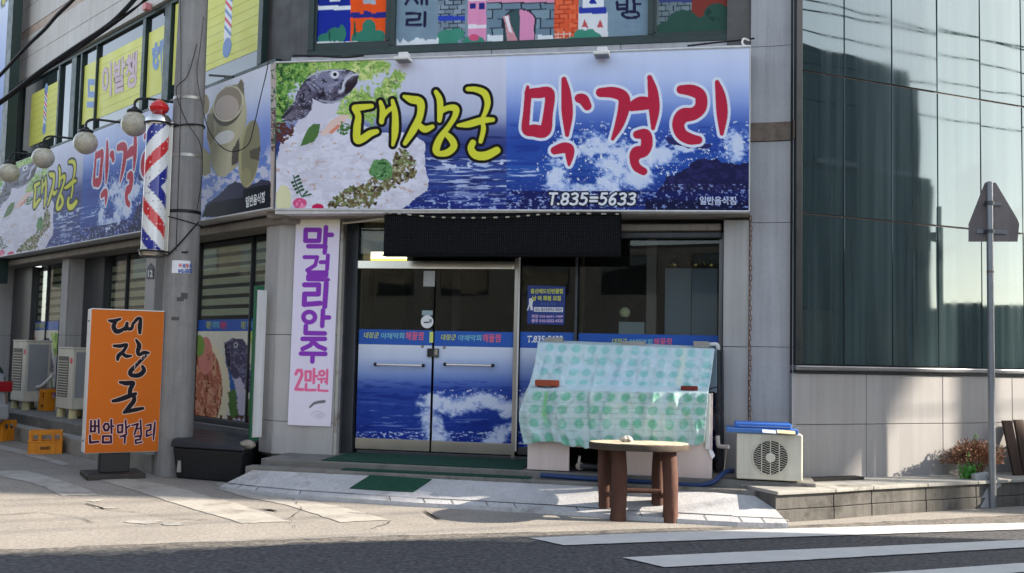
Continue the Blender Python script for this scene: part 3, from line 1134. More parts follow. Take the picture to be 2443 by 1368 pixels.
def glass_door(px0, px1, hx0, hx1):
    u0, u1 = FF.u(px0, 900, 0), FF.u(px1, 900, 0)
    z0, z1 = FF.z(1030, 1078, 0), FF.z(1030, 643, 0)
    zb0, zb1 = FF.z((px0 + px1) / 2, 823 + (px0 - 850) * .026, 0), FF.z((px0 + px1) / 2, 787 + (px0 - 850) * .024, 0)
    d = MB().box(u0, u1, -.006, .006, z0 + .005, z1).build('glass_door', M_GLASS, shop)
    bx(u0, u1, -.022, .022, z0, z0 + .125).build('kick_rail', M_STEELB, d, bev=.004)
    sheet('sea_film', FF, (u0 + .004, u1 - .004, z0 + .127, zb0), -.0085, 150, 190, sea_art, d, M_FILM)
    bx(u0 + .004, u1 - .004, -.0105, -.0075, zb0 + .001, zb1).build('blue_film_band', M_BAND, d)
    a, b = FF.u(hx0, 868, -.06), FF.u(hx1, 874, -.06)
    zh = FF.z((hx0 + hx1) / 2, 871, -.06)
    h = MB().tube([(a, -.065, zh), (b, -.065, zh)], .013, 10)
    for q in (a + .015, b - .015):
        h.tube([(q, -.008, zh), (q, -.065, zh)], .009, 8)
    hh = h.build('pull_handle', M_STEEL, d, smooth=True)
    for q in (a, b):
        MB().ball((q, -.065, zh), .022, 12, 8).build('handle_end', M_BLACK, d, smooth=True)
    return d, zb0, zb1


d1, zb0, zb1 = glass_door(853, 1030, 896, 1010)
d2, _, _ = glass_door(1034, 1226, 1062, 1176)
M_PINKB = mat('band_pink_print', (236, 104, 120), .5, .03)
def band_words(par, x0, y, off=-.013):
    text('lettering', '대장군', FF, (x0, y - 7, x0 + 36, y + 7), off, M_YEL, par, .014, .15)
    text('lettering', '야채막회', FF, (x0 + 41, y - 6, x0 + 97, y + 9), off, M_CYAN, par, .014, .1)
    text('lettering', '해물찜', FF, (x0 + 100, y - 8, x0 + 143, y + 12), off, M_PINKB, par, .012, .1)


band_words(d1, 868, 800)
band_words(d2, 1052, 805)
# locks, stickers of the doors
def dbox(name, x0, y0, x1, y1, off, th, m_, par, bev=.003):
    a, b = FF.at(x0, y0, off), FF.at(x1, y1, off)
    return bx(a[0], b[0], off - th, off, b[2], a[2]).build(name, m_, par, bev=bev)


dbox('door_lock', 1021, 832, 1034, 852, -.01, .03, M_BLACK, d1)
dbox('door_lock', 1035, 832, 1047, 853, -.01, .03, M_DARKALU, d2)
dbox('lock_plate', 1037, 834, 1043, 848, -.041, .003, M_STEEL, d2)
for x, y, dd in ((1008, 827, d1), (1060, 829, d2)):
    p = FF.at(x, y, -.012)
    MB().ball(p, .018, 10, 8).build('glass_bolt', M_STEELB, dd, smooth=True)
dbox('yellow_sticker', 1025, 792, 1033, 818, -.0125, .001, mat('lime_sticker', (206, 220, 120), .5, .05), d1, 0)
dbox('notice_sheet', 1011, 647, 1037, 684, -.0085, .001, mat('paper', (176, 180, 182), .7, .1, 30), d1, 0)
dbox('door_sticker', 1007, 741, 1032, 753, -.0085, .001, mat('pale_blue_sticker', (150, 170, 176), .5, .05), d1, 0)
p = FF.at(1019, 768, -.0085)
rd = FF.at(1034, 768, -.0085)[0] - p[0]
no = MB().lathe([(rd, 0), (rd, .0012)], p, 28, 'y').build('round_no_smoking_sticker', M_WPRINT, d1)
text('cigarette_mark', '━', FF, (1011, 768, 1024, 771), -.0108, M_KPRINT, d1)
text('smoke_mark', '▪', FF, (1024, 762, 1030, 770), -.0108, mat('grey_print', (130, 134, 140), .5, .02), d1)

# header rail, transom panes, posts
zh0, zh1 = FF.z(1040, 643, -.02), FF.z(1040, 623, -.02)
bx(FF.u(853, 630), FF.u(1229, 630), -.05, .03, zh0 + .004, zh1).build('steel_header', M_STEEL, shop, bev=.004)
bx(FF.u(1226, 800) + .004, FF.u(1236, 800), -.05, .05, ZU, zh1 + .03).build('steel_post', M_STEELB, shop, bev=.004)
bx(FF.u(1236.5, 800), FF.u(1240, 800), -.06, -.04, ZU + .1, zh1 + .06).build('white_conduit', M_WHITE, shop)
bx(FF.u(822, 800), FF.u(852, 800), -.06, .12, ZU - .02, 3.0).build('door_jamb', M_DARKALU, shop, bev=.008)
bx(cx1 + .004, FF.u(822, 800) - .004, -.2, .12, ZU - .02, 3.0).build('shutter_guide', M_ALU, shop, bev=.008)
bx(cx1 + .002, cx1 + .035, -.29, -.205, ZU - .02, 2.98).build('pillar_edge_strip', mat('worn_trim', (176, 172, 164), .6, .1, 5, streak=.1, stain=(90, 74, 60), stain_at=.56), shop)
bx(FF.u(853, 630), FF.u(1229, 630), -.008, .004, zh1 + .002, 2.95).build('transom_pane', M_GLASS, shop)
bx(FF.u(1715, 700), FF.u(1725, 700), -.06, .06, ZU - .02, 2.86).build('window_jamb', M_ALU, shop, bev=.006)
bx(FF.u(853, 1086), rx0, -.05, .06, ZU - .02, FF.z(1030, 1080, 0)).build('door_sill', M_DARKALU, shop, bev=.005)
# fixed windows
for xa, xb, zt_ in ((1241, 1372, 2.95), (1380, 1714, 2.80)):
    u0, u1 = FF.u(xa, 800), FF.u(xb, 800)
    z0 = FF.z(1030, 1078, 0) + .012
    wn = bx(u0, u1, -.02, .04, z0, z0 + .08).build('front_window', M_DARKALU, shop, bev=.004)
    bx(u0, u1, -.005, .005, z0 + .082, zt_).build('window_pane', M_GLASS, wn)
    y0 = 826 + (xa - 1241) * .024
    zb_0, zb_1 = FF.z(xa, y0 + 4, 0), FF.z(xa, y0 - 34, 0)
    sheet('sea_film', FF, (u0 + .003, u1 - .003, z0 + .084, zb_0), -.0085, 70, 90, lambda X, Y: sea_art(X - 120, Y), wn, M_FILM)
    bx(u0 + .003, u1 - .003, -.0105, -.0075, zb_0 + .001, zb_1).build('blue_film_band', M_BAND, wn)
    if xa < 1300:
        text('lettering', 'T.835-5633', FF, (1258, 801, 1342, 818), -.013, M_WPRINT, wn, .03, .2)
    else:
        band_words(wn, 1460, 815)
bx(FF.u(1373, 700), FF.u(1379, 700), -.05, .05, ZU, 2.8).build('mullion', M_DARKALU, shop, bev=.004)
# poster on the window
po = thing('poster', 'small blue badminton club poster taped inside the front window', 'poster', FF, (FF.u(1258, 728), -.012, FF.z(1300, 772, -.012)))
M_POST = mat('poster_blue', (24, 52, 132), .4, .1, 6)
c4 = [FF.at(*q, -.012) for q in ((1258, 773), (1346, 776), (1349, 684), (1259, 681))]
MB().hexa([(a[0], -.0135, a[2]) for a in c4], [(a[0], -.0115, a[2]) for a in c4]).build('poster_sheet', M_POST, po)
text('lettering', '홍산배드민턴클럽', FF, (1266, 689, 1343, 701), -.0145, M_YEL, po, .03)
text('lettering', '남 여 회원 모집', FF, (1270, 706, 1338, 718), -.0145, M_YEL, po, .04)
text('lettering', '화요일 목요', FF, (1290, 722, 1326, 729), -.0145, mat('faint_print', (90, 110, 176), .5, .02), po)
dbox('white_strip', 1274, 733, 1343, 745, -.0137, .0006, M_WPRINT, po, 0)
text('lettering', '장소: 홍산초등학교 체육관', FF, (1277, 735, 1341, 743), -.0152, M_POST, po, .02)
text('lettering', '회장 010-6641-1469', FF, (1268, 751, 1343, 759), -.0145, mat('lilac_print', (206, 176, 214), .5, .02), po, .03)
text('lettering', '총무 010-5022-4325', FF, (1268, 761, 1343, 770), -.0145, MATS['lilac_print'], po, .03)
pf = [(1262, 713), (1268, 711), (1272, 718), (1270, 728), (1272, 740), (1266, 741), (1264, 730), (1260, 741), (1257, 741), (1262, 726)]
MB().add([FF.at(x, y, -.0146) for x, y in pf], [tuple(range(len(pf)))[::-1]]).build('player_silhouette', M_WPRINT, po)

# the room behind the glass
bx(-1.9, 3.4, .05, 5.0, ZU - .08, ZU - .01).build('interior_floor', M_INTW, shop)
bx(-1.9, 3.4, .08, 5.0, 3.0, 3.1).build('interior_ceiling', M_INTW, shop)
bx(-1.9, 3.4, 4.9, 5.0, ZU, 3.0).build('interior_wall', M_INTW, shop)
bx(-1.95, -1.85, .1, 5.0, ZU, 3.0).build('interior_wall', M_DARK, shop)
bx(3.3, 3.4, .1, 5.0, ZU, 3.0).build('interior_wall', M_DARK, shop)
def inside(px, py, y):
    return FF.at(px, py, y)


def ibox(name, x0, y0, x1, y1, y, th, m_, par=None, lab=None, cat=None, bev=.004, group=None):
    a, b = inside(x0, y0, y), inside(x1, y1, y)
    B = bx(a[0], b[0], y, y + th, b[2], a[2])
    if par is not None:
        return B.build(name, m_, par, bev=bev)
    return tag(B.build(name, m_, fr=FF, pos=(a[0], y, b[2]), bev=bev), lab, cat, group)


M_PILIN = mat('interior_pillar', (128, 118, 108), .7, .06, 4)
a = inside(1542, 700, .5)
bx(a[0], inside(1565, 700, .5)[0], .5, .7, ZU, 3.0).build('interior_pillar', M_PILIN, shop)
a = inside(1386, 700, 1.2)
bx(a[0], inside(1394, 700, 1.2)[0], 1.2, 1.3, ZU, 3.0).build('interior_pillar', mat('brown_wood', (84, 66, 50), .6, .2, 6), shop)
for xa, xb, c in ((880, 955, (56, 54, 50)), (1080, 1092, (90, 82, 74)), (990, 1020, (64, 62, 60))):
    ibox('interior_partition', xa, 652, xb, 860, 2.2, .08, mat('partition_%d' % xa, c, .7, .1, 4), shop)
cab = thing('cabinet', 'tall grey cabinet standing inside behind the right front window', 'cabinet', FF, inside(1585, 1000, .7))
a, b = inside(1587, 640, .7), inside(1712, 640, .7)
bx(a[0], b[0], .7, 1.2, ZU, a[2]).build('cabinet_body', mat('cabinet_grey', (148, 160, 172), .45, .05, 2), cab, bev=.006)
bx(a[0] + .3, a[0] + .306, .694, .699, ZU + .05, a[2] - .03).build('door_gap', M_DARK, cab)
ztop = a[2]
M_BRASS = mat('brass', (196, 168, 96), .22, .1, 6, metal=1.0)
for i, (x, lab) in enumerate(((1609, 'brass kettle on the cabinet, the one with its spout to the left'), (1661, 'brass kettle in the middle of the cabinet top'), (1699, 'brass kettle at the end of the cabinet nearest the window jamb'))):
    px_ = inside(x, 640, .85)
    k = thing('kettle', lab, 'kettle', FF, (px_[0], .85, ztop), 'kettles on the cabinet')
    c = (px_[0], .85, ztop)
    MB().lathe([(.05, .0), (.062, .02), (.066, .06), (.05, .10), (.03, .115)], c, 16).build('kettle_body', M_BRASS, k, smooth=True)
    MB().lathe([(.034, .116), (.03, .13), (.012, .145), (.012, .16), (.001, .165)], c, 14).build('lid', M_BRASS, k, smooth=True)
    MB().tube([(c[0] - .055, .85, ztop + .04), (c[0] - .085, .85, ztop + .06), (c[0] - .10, .85, ztop + .10)], [.014, .011, .008], 8).build('spout', M_BRASS, k, smooth=True)
    MB().tube([(c[0] - .05, .85, ztop + .10), (c[0] - .04, .85, ztop + .17), (c[0] + .04, .85, ztop + .17), (c[0] + .05, .85, ztop + .10)], .006, 8).build('handle', M_BRASS, k, smooth=True)
# counter box with a round cream lamp
a, b = inside(1476, 768, .45), inside(1537, 800, .45)
cb = bx(a[0], b[0], .45, .8, ZU, a[2]).build('counter', mat('counter_grey', (160, 168, 170), .6, .08, 3), fr=FF, pos=(a[0], .45, ZU), bev=.005)
tag(cb, 'pale grey counter end standing behind the front window', 'counter')
c = inside(1491, 746, .55)
gl = thing('table_lamp', 'cream ball lamp on a dark foot, on the counter end', 'lamp', FF, (c[0], .55, a[2]))
rr = inside(1504, 746, .55)[0] - c[0]
MB().ball((c[0], .55, c[2]), rr, 18, 12).build('ball_shade', mat('cream_shade', (226, 216, 170), .5, .05, 10), gl, smooth=True)
MB().lathe([(.05, a[2] - c[2]), (.045, a[2] - c[2] + .03), (.03, -rr * .8)], (c[0], .55, c[2]), 14).build('foot', M_BLACK, gl, smooth=True)
c2 = inside(1508, 712, .9)
MB().lathe([(.02, -.12), (.05, -.06), (.15, .0), (.17, .03), (.165, .035), (.13, .0)], c2, 24).build('steel_bowl', M_STEELB, None, FF, c2, smooth=True)
tag(bpy.data.objects['steel_bowl'], 'wide steel bowl hanging behind the ball lamp', 'bowl')
# lit tube lamps inside
M_TUBE = lamp_mat('lit_tube', (255, 232, 178), 9.0)
for i, (x0, x1, yy_, y_, lab) in enumerate(((876, 914, 541, 1.6, 'lit strip lamp on the ceiling behind the transom'),)):
    a, b = inside(x0, yy_ - 3, y_), inside(x1, yy_ + 4, y_)
    t_ = thing('strip_lamp', lab, 'lamp', FF, (a[0], y_, a[2]))
    bx(a[0], a[0] + (b[0] - a[0]) * .48, y_, y_ + .10, b[2], a[2]).build('tube', M_TUBE, t_, bev=.004)
    bx(a[0] + (b[0] - a[0]) * .53, b[0], y_, y_ + .10, b[2], a[2]).build('tube', M_TUBE, t_, bev=.004)
    bx(a[0] - .02, b[0] + .02, y_, y_ + .12, a[2] + .001, a[2] + .05).build('fitting', M_WHITE, t_)
lb = thing('bright_reflection', 'glowing panel imitating a yellow and white reflection in the shop front', 'glow panel', FF, inside(875, 622, 2.0))  # glowing panel in place of a sunlit reflection on the front
a, b = inside(874, 600, 2.0), inside(972, 628, 2.0)
bx(a[0], b[0], 2.0, 2.1, b[2], a[2]).build('box_body', M_ALU, lb)
M_LB = lamp_mat('reflection_glow', (255, 238, 190), 1.5)
M_LBY = lamp_mat('reflection_glow_yellow', (246, 206, 70), 1.3)
bx(a[0] + .01, b[0] - .01, 1.992, 1.999, b[2] + (a[2] - b[2]) * .35, a[2] - .01).build('glow_face', M_LB, lb)
bx(a[0] + .01, b[0] - .01, 1.992, 1.999, b[2] + .005, b[2] + (a[2] - b[2]) * .33).build('glow_strip', M_LBY, lb)

# ------------------------------------------------------------------ first floor: front window with painted stickers
def mural_art(X, Y):
    A = Art(X, Y)
    A.fill(np.ones_like(X), (126, 146, 160))
    nz = fbm(X / 30, Y / 14, 4)
    A.fill((nz - .5) * .5, (160, 178, 188))

    def bricks(mask, bw, bh, c1, c2, t=.12, ln=(40, 48, 62)):
        r = np.floor(Y / bh)
        bxx = X / bw + (r % 2) * .5
        line = (np.mod(Y / bh, 1) < t * 1.4) | (np.mod(bxx, 1) < t)
        A.fill(mask, c1)
        A.fill(mask & (vnoise(np.floor(bxx), r, 3) > .6), c2)
        A.fill(mask & line, ln)
    R = A.rect
    # first pane: blue and orange towers
    A.fill(R(750, -400, 836, 104), (30, 48, 150))
    A.fill(R(756, 14, 836, 24), (226, 230, 236))
    A.fill(R(766, -60, 830, 14), (26, 44, 140))
    A.fill(R(786, -6, 812, 4), (216, 222, 232))
    A.fill(R(836, -400, 930, 104), (230, 92, 44))
    A.fill(R(866, -30, 896, 10), (168, 178, 190))
    A.fill(R(836, 33, 926, 43) | R(838, 29, 858, 34) | R(868, 27, 886, 34) | R(898, 29, 922, 34), (44, 46, 128))
    for cx, cy, a, b in ((800, 88, 22, 22), (776, 94, 18, 14), (816, 80, 9, 20), (856, 92, 18, 16), (880, 66, 16, 20), (880, 92, 34, 22), (905, 88, 14, 16)):
        A.fill(A.ell(cx, cy, a, b), (58, 124, 104))
    A.fill((A.ell(846, 70, 3, 20) | A.ell(786, 84, 2, 16)) & (Y > 50), (36, 84, 70))
    A.fill((Y > 100 + (fbm(X / 6, Y * 0, 5) - .5) * 6) & (X < 930), (216, 220, 222))
    # second pane
    bricks(R(1045, -400, 1110, 100), 20, 11, (120, 134, 146), (138, 152, 164))
    A.fill(R(1045, 38, 1110, 50), (54, 74, 170))
    A.fill(R(1116, -400, 1160, 104), (222, 150, 184))
    A.fill(R(1121, 8, 1135, 22) | R(1143, 8, 1156, 22), (40, 46, 122))
    A.fill(R(1116, 59, 1160, 68) | R(1114, -6, 1162, 2), (230, 222, 228))
    bricks(R(1162, 8, 1322, 104), 46, 22, (112, 132, 146), (128, 148, 160), .07)
    A.fill(R(1162, -400, 1322, 8), (214, 150, 176))
    A.fill(R(1162, 6, 1322, 9), (44, 48, 62))
    A.fill(R(1162, 84, 1322, 101) & (np.mod(X / 40, 1) > .06), (220, 224, 228))
    A.fill((A.ell(1240, 52, 40, 32) | R(1200, 52, 1278, 104)), (44, 52, 62))
    A.fill((A.ell(1240, 52, 36, 28) | R(1204, 52, 1274, 104)) & (X > 1240), (216, 146, 180))
    A.fill((A.ell(1240, 52, 36, 28) | R(1204, 52, 1274, 104)) & (X <= 1240), (62, 86, 88))
    A.fill(A.poly([(1200, 40), (1214, 36), (1218, 60), (1236, 100), (1210, 103), (1206, 60)], 1), (206, 150, 158))
    A.fill(A.poly([(1204, 40), (1212, 38), (1222, 80), (1214, 76)], 1), (236, 228, 232))
    bricks(R(1322, -400, 1380, 100), 21, 11, (216, 96, 64), (226, 112, 78), .1, (168, 66, 46))
    A.fill(R(1322, 76, 1380, 100) & ((np.mod(X / 14, 1) < .2) | (np.mod(Y / 9, 1) < .25)), (222, 190, 176))
    A.fill(R(1380, 30, 1450, 98), (220, 220, 222))
    A.fill(R(1390, -10, 1440, 20), (226, 228, 232))
    A.fill(R(1382, 18, 1446, 33), (52, 64, 160))
    A.fill(A.poly([(1404, 9), (1414, -12), (1424, 9)]), (40, 52, 150))
    A.fill(A.poly([(1387, 66), (1395, 46), (1403, 66)]) | A.poly([(1424, 66), (1432, 46), (1440, 66)]), (190, 86, 90))
    for cx, cy, a, b in ((1068, 92, 26, 22), (1090, 82, 18, 14), (1050, 100, 14, 12), (1130, 98, 26, 12), (1385, 84, 16, 14), (1408, 82, 14, 13), (1376, 96, 22, 10), (1420, 92, 16, 14), (1160, 104, 20, 6)):
        A.fill(A.ell(cx, cy, a, b), (70, 138, 118))
    A.fill(A.ell(1131, 90, 12, 8), (206, 92, 126))
    tx = Y > 96 + (fbm(X / 9, Y * 0, 6) - .5) * 22
    A.fill(tx & (R(946, 80, 1046, 115) | R(1452, 75, 1545, 115)), (222, 226, 230))
    k = (30, 30, 62)
    A.ink([[(970, 33, 3.6), (1002, 33, 3.6), (1000, 46, 3.6), (972, 48, 3.6), (970, 60, 3.6), (1004, 59, 3.6)], [(1014, 30, 3.6), (1013, 62, 3.6)]], k)
    A.ink([[(968, 10, 3.4), (982, -14, 3.4), (996, 8, 3.4)], [(968, -14, 3.4), (998, -14, 3.4)], [(1006, -22, 3.2), (1006, 10, 3.2)], [(1018, -24, 3.2), (1018, 11, 3.2)], [(996, -4, 3), (1006, -4, 3)]], k)
    A.ink([[(1472, 6, 3.6), (1474, 23, 3.6), (1496, 21, 3.6), (1496, 2, 3.6)], [(1473, 13, 3), (1496, 12, 3)], [(1512, -2, 3.8), (1514, 26, 3.8)], [(1514, 11, 3.4), (1527, 10, 3.4)]], k)
    A.ink([curve([(1500, 28, 3.4), (1484, 34, 3.4), (1498, 43, 3.4), (1522, 40, 3.4), (1520, 30, 3.4), (1500, 28, 3.4)])], k)
    # third pane, its colours darkened for shading behind the glass
    g = R(1556, -400, 1790, 120)
    A.fill(g, (112, 124, 124))
    bricks(R(1572, 4, 1650, 74), 19, 13, (112, 126, 130), (124, 138, 142), .09)
    A.fill(R(1572, -4, 1650, 6), (64, 72, 120))
    A.fill(R(1650, -400, 1790, 66), (128, 58, 50))
    for cx, cy, a, b in ((1630, 58, 40, 34), (1600, 70, 34, 20), (1710, 40, 32, 32), (1690, 62, 40, 24), (1745, 66, 30, 16), (1660, 70, 60, 18)):
        A.fill(A.ell(cx, cy, a, b), (50, 82, 72))
    A.fill(A.ell(1712, 30, 28, 22) & (nz > .5), (40, 66, 58))
    return A.c


def fbars(par, name, rects, y0, y1, m_, fr=FF):
    B = MB()
    for u0, u1, z0, z1 in rects:
        q = lbox(fr, u0, u1, y0, y1, z0, z1)
        B.add(q.v, q.f)
    return B.build(name, m_, par, bev=.006)


zf = FF.z(1200, 110, -.22)
zfr = 6.9
uA, uB = FF.u(738, 60, -.22), rx1 - .01
w2 = fbars(shop, 'upper_front_window', [(uA, uB, zf - .05, zf + .02), (uA, uA + .07, zf + .021, zfr), (uB - .07, uB, zf + .021, zfr), (uA, uB, zfr + .001, zfr + .08)], -.26, -.13, M_FRAME)
xs = [(757, 921, 104), (945, 1546, 96), (1566, 1764, 68)]
for k, (xa, xb, yb_) in enumerate(xs):
    a, b = FF.u(xa, 60, -.2), FF.u(xb, 60, -.2)
    z0 = FF.z((xa + xb) / 2, (102, 99, 76)[k], -.2)
    fbars(w2, 'sash', [(a - .06, b + .06, z0 - (.12 if k != 1 else .05), z0), (a - .06, a, z0 + .001, zfr - .05), (b, b + .06, z0 + .001, zfr - .05), (a - .06, b + .06, zfr - .049, zfr)], -.245 if k == 1 else -.225, -.15, M_FRAME)
    sheet('painted_pane', FF, (a, b, z0, 5.9), -.195, (110, 380, 130)[k], 70, mural_art, w2, print_mat('painted_glass', .25, .1))
    bx(a, b, -.197, -.18, 5.902, zfr - .05).build('window_pane', M_UPGLASS, w2)

# side street first floor windows with yellow sheets
M_YSHEET = mat('yellow_sheet', (216, 214, 96), .5, .04, 2)
zw0, zw1 = 4.985, head
wL = fbars(shop, 'upper_side_window', [(-10.72, uL1 + .1, zw0, zw0 + .05), (-10.72, uL1 + .1, zw1 - .06, zw1 - .005)], -.24, -.14, M_FRAME, FL)
posts = [(-10.72, -10.6), (-8.5, -8.42), (-7.85, -7.62), (-7.42, -7.36), (-6.72, -6.69), (-4.86, -4.75), (-4.08, -3.86), (-1.27, -1.16)]
for a, b in posts:
    fbars(wL, 'mullion', [(a, b, zw0 + .051, zw1 - .061)], -.24, -.15, M_FRAME, FL)
for a, b in ((-10.6, -8.5), (-8.42, -7.85), (-7.62, -7.42), (-7.36, -6.72), (-6.69, -4.86), (-4.75, -4.08), (-3.86, -1.27)):
    q = lbox(FL, a, b, -.19, -.175, zw0 + .052, zw1 - .062)
    q.build('window_pane', M_UPGLASS, wL)
ys = []
for a, b, z0_, z1_ in ((-10.06, -8.52, 5.22, 6.22), (-7.34, -6.73, 5.22, 6.235), (-6.685, -4.875, 5.22, 6.235), (-4.72, -4.10, 5.22, 6.23), (-3.82, -1.29, 5.26, 6.45)):
    s_ = lbox(FL, a, b, -.195, -.191, z0_, z1_).build('yellow_sheet', M_YSHEET, wL)
    ys.append(s_)
M_PBLUE = mat('faded_blue_print', (112, 142, 190), .5, .04, 3)
M_PPINK = mat('faded_pink_print', (206, 178, 186), .5, .04, 3)
M_PDK = mat('faded_dark_print', (120, 92, 96), .5, .04, 3)
M_LINE = mat('faint_line_print', (170, 168, 84), .6, .03)
for s_, a, b in ((0, -10.06, -8.52), (2, -6.685, -4.875), (4, -3.82, -1.29)):
    for k in range(1, 8):
        z_ = 5.22 + k * .125
        lbox(FL, a + .05 + .1 * (k % 3), b - .08 * (k % 2), -.1962, -.1955, z_, z_ + .006).build('print_line', M_LINE, wL)
text('lettering', '드', FL, (207, 189, 228, 257), -.198, M_PBLUE, wL, .05)
text('lettering', '이발챙', FL, [(243, 158), (328, 120), (326, 206), (243, 238)], -.1975, M_PDK, wL, .045)
text('lettering', '이발챙', FL, [(243, 158), (328, 120), (326, 206), (243, 238)], -.1985, M_PPINK, wL, .028)
text('lettering', '헤', FL, [(363, 103), (393, 92), (391, 186), (362, 186)], -.198, M_PBLUE, wL, .05)


def pole_art(u, z0, z1, w_, M_):
    zc = z1 - z0
    lbox(FL, u - w_ / 2, u + w_ / 2, -.1968, -.196, z0 + zc * .17, z1 - zc * .17).build('barber_print_body', M_WPRINT, wL)
    for k in range(6):
        za = z0 + zc * (.20 + k * .1)
        B = MB()
        q = [(u - w_ / 2, za + w_ * .8), (u + w_ / 2, za), (u + w_ / 2, za + .05), (u - w_ / 2, za + w_ * .8 + .05)]
        B.add([FF.loc(FL.world((a, -.1975, z))) for a, z in q], [(0, 1, 2, 3)])
        B.build('barber_print_stripe', M_REDP if k % 2 else M_PBLUE, wL)
    for zz, up in ((z0 + zc * .09, 0), (z1 - zc * .09, 1)):
        B = MB()
        r = w_ * .62
        B.add([FF.loc(FL.world((u + r * math.cos(t), -.1975, zz + r * 1.1 * math.sin(t)))) for t in [2 * math.pi * i / 16 for i in range(16)]], [tuple(range(16))])
        B.build('barber_print_knob', M_PBLUE, wL)


pole_art(-9.24, 5.36, 6.26, .16, None)
pole_art(FL.u(545, 60, -.19), 5.36, 6.5, .20, None)
# ================================================================== the glass building on the right
gb = thing('glass_building', 'building with a dark glass curtain wall over pale granite panels', 'building', FR, (0, 0, 0))
gcol = [-.44, FR.u(2014, 100), FR.u(2127, 100), FR.u(2235, 100), FR.u(2337, 100), FR.u(2435, 100), 3.42, 4.07, 4.72, 5.37, 6.02, 6.67, 7.32, 7.97]
grow = [1.455, 3.02, 4.52, 6.02, 7.52, 9.0]
MB().box(-.5, 14, .06, 9, .2, 9.0).build('wall', M_DKPANEL, gb)
MB().box(8.0, 14, -.02, .059, .2, 9.0).build('end_wall', M_GRANW, gb)
grnd = random.Random(3)
for i in range(len(gcol) - 1):
    for j in range(len(grow) - 1):
        a0, a1, z0_, z1_ = gcol[i] + .008, gcol[i + 1] - .008, grow[j] + .008, grow[j + 1] - .008
        e1, e2 = grnd.uniform(-.0028, .0028), grnd.uniform(-.003, .003)     # every pane sits a hair differently
        b = MB().hexa([(a0, e1 + e2, z0_), (a1, -e1 + e2, z0_), (a1, .02, z0_), (a0, .02, z0_)], [(a0, e1 - e2, z1_), (a1, -e1 - e2, z1_), (a1, .02, z1_), (a0, .02, z1_)])
        b.build('glass_panel', M_CURT, gb, bev=.003, seg=1)
for u_ in gcol[1:]:
    bx(u_ - .0075, u_ + .0075, .012, .058, grow[0], 9.0).build('mullion', M_BLACKFRAME, gb)
bx(-.53, -.45, -.04, .055, grow[0] - .0, 9.0).build('jamb_frame', M_BLACKFRAME, gb, bev=.004)
for z_ in grow[1:-1]:
    bx(gcol[0], 7.97, .013, .05, z_ - .007, z_ + .007).build('transom_bar', mat('rusty_bar', (58, 46, 42), .5, .2, 8, metal=.3), gb)
bx(-.53, 8.0, -.05, .05, 1.40, 1.45).build('sill', M_ALU, gb, bev=.012)
bx(-.53, 8.0, -.02, .05, 1.372, 1.399).build('sill_drip', M_BLACKFRAME, gb)
us = [-.53, .43, 1.51, 2.57, 3.65, 4.75, 5.85, 6.95, 8.0]
zseam = .845
for i in range(len(us) - 1):
    for a, b in ((ZK - .04, zseam), (zseam, 1.37)):
        bx(us[i] + .003, us[i + 1] - .003, .0, .05, a + .003, b - .003).build('granite_panel', M_GRANW, gb, bev=.003, seg=1)

# ================================================================== across the streets (seen only in the glass and by their shade)
M_BRICK = mat('red_brick_wall', (140, 96, 78), .85, .15, 3, speck=.15)
M_GREYST = mat('grey_stucco', (104, 112, 114), .85, .15, 2, streak=.25)
M_STUCCO = mat('stucco', (176, 168, 152), .85, .1, 2, streak=.2)
M_STUCCO2 = mat('pale_stucco', (206, 196, 170), .85, .1, 2, streak=.15)
M_AWN = mat('yellow_awning', (226, 178, 52), .6, .06, 3)
E0, E1 = ground(0, 1325), ground(1640, 1268)
HS = 7.4
sd = SUN / SUN[2]
r0_, r1_ = E0 + sd * HS, E1 + sd * HS
SB = Frame(r0_, r1_ - r0_)
la = float(np.linalg.norm((r1_ - r0_)[:2])) + .1


def opposite(name, lab, fr, u0, u1, dep, h, m_, nwin, floors, face):
    """a plain block with windows; its street face lies on y = 0 of the frame, the block behind it on the side 'face'"""
    o = thing(name, lab, 'building', fr, (u0, 0, 0))
    y0, y1 = (0, dep) if face > 0 else (-dep, 0)
    bx(u0, u1, y0, y1, 0, h).build('wall', m_, o)
    bx(u0 - .0, u1 + .0, y0 + .05, y1 - .05, h + .001, h + .12).build('roof', M_JOINT, o)
    ys = -.03 if face > 0 else .03
    for f_ in range(floors):
        for k in range(nwin):
            a = u0 + (u1 - u0) * (k + .2) / nwin
            b = u0 + (u1 - u0) * (k + .8) / nwin
            z0 = .9 + f_ * 3.0
            w_ = bx(a - .05, b + .05, min(0, ys), max(0, ys), z0 - .05, z0 + 1.45).build('window', M_DARKALU, o)
            bx(a, b, min(ys, ys * 1.3), max(ys, ys * 1.3), z0, z0 + 1.4).build('pane', M_UPGLASS, w_)
    return o


opposite('grey_house', 'grey stucco house across the side street, facing the glass building', SB, -2.5, la * .37, 7.0, HS, M_GREYST, 3, 2, -1)
HS2 = 4.6
q0_, q1_ = E0 + sd * HS2, E1 + sd * HS2
SB2 = Frame(q0_, q1_ - q0_)
opposite('low_shade_block', 'low grey block added unseen beside the grey house to carry on its road shadow', SB2, la * .30, la, 2.6, HS2, M_GREYST, 2, 1, -1)  # added block, sized so the road's shadow edge runs on
# unseen drum on a leg, added and shaped to cast the wall's shade
sun_h = np.array([SUN[0], SUN[1], 0]) / math.hypot(SUN[0], SUN[1])
nrm = np.array([-sun_h[1], sun_h[0], 0])
def toward_sun(p, dist):
    return np.array([p[0], p[1], 0]) + sun_h * dist


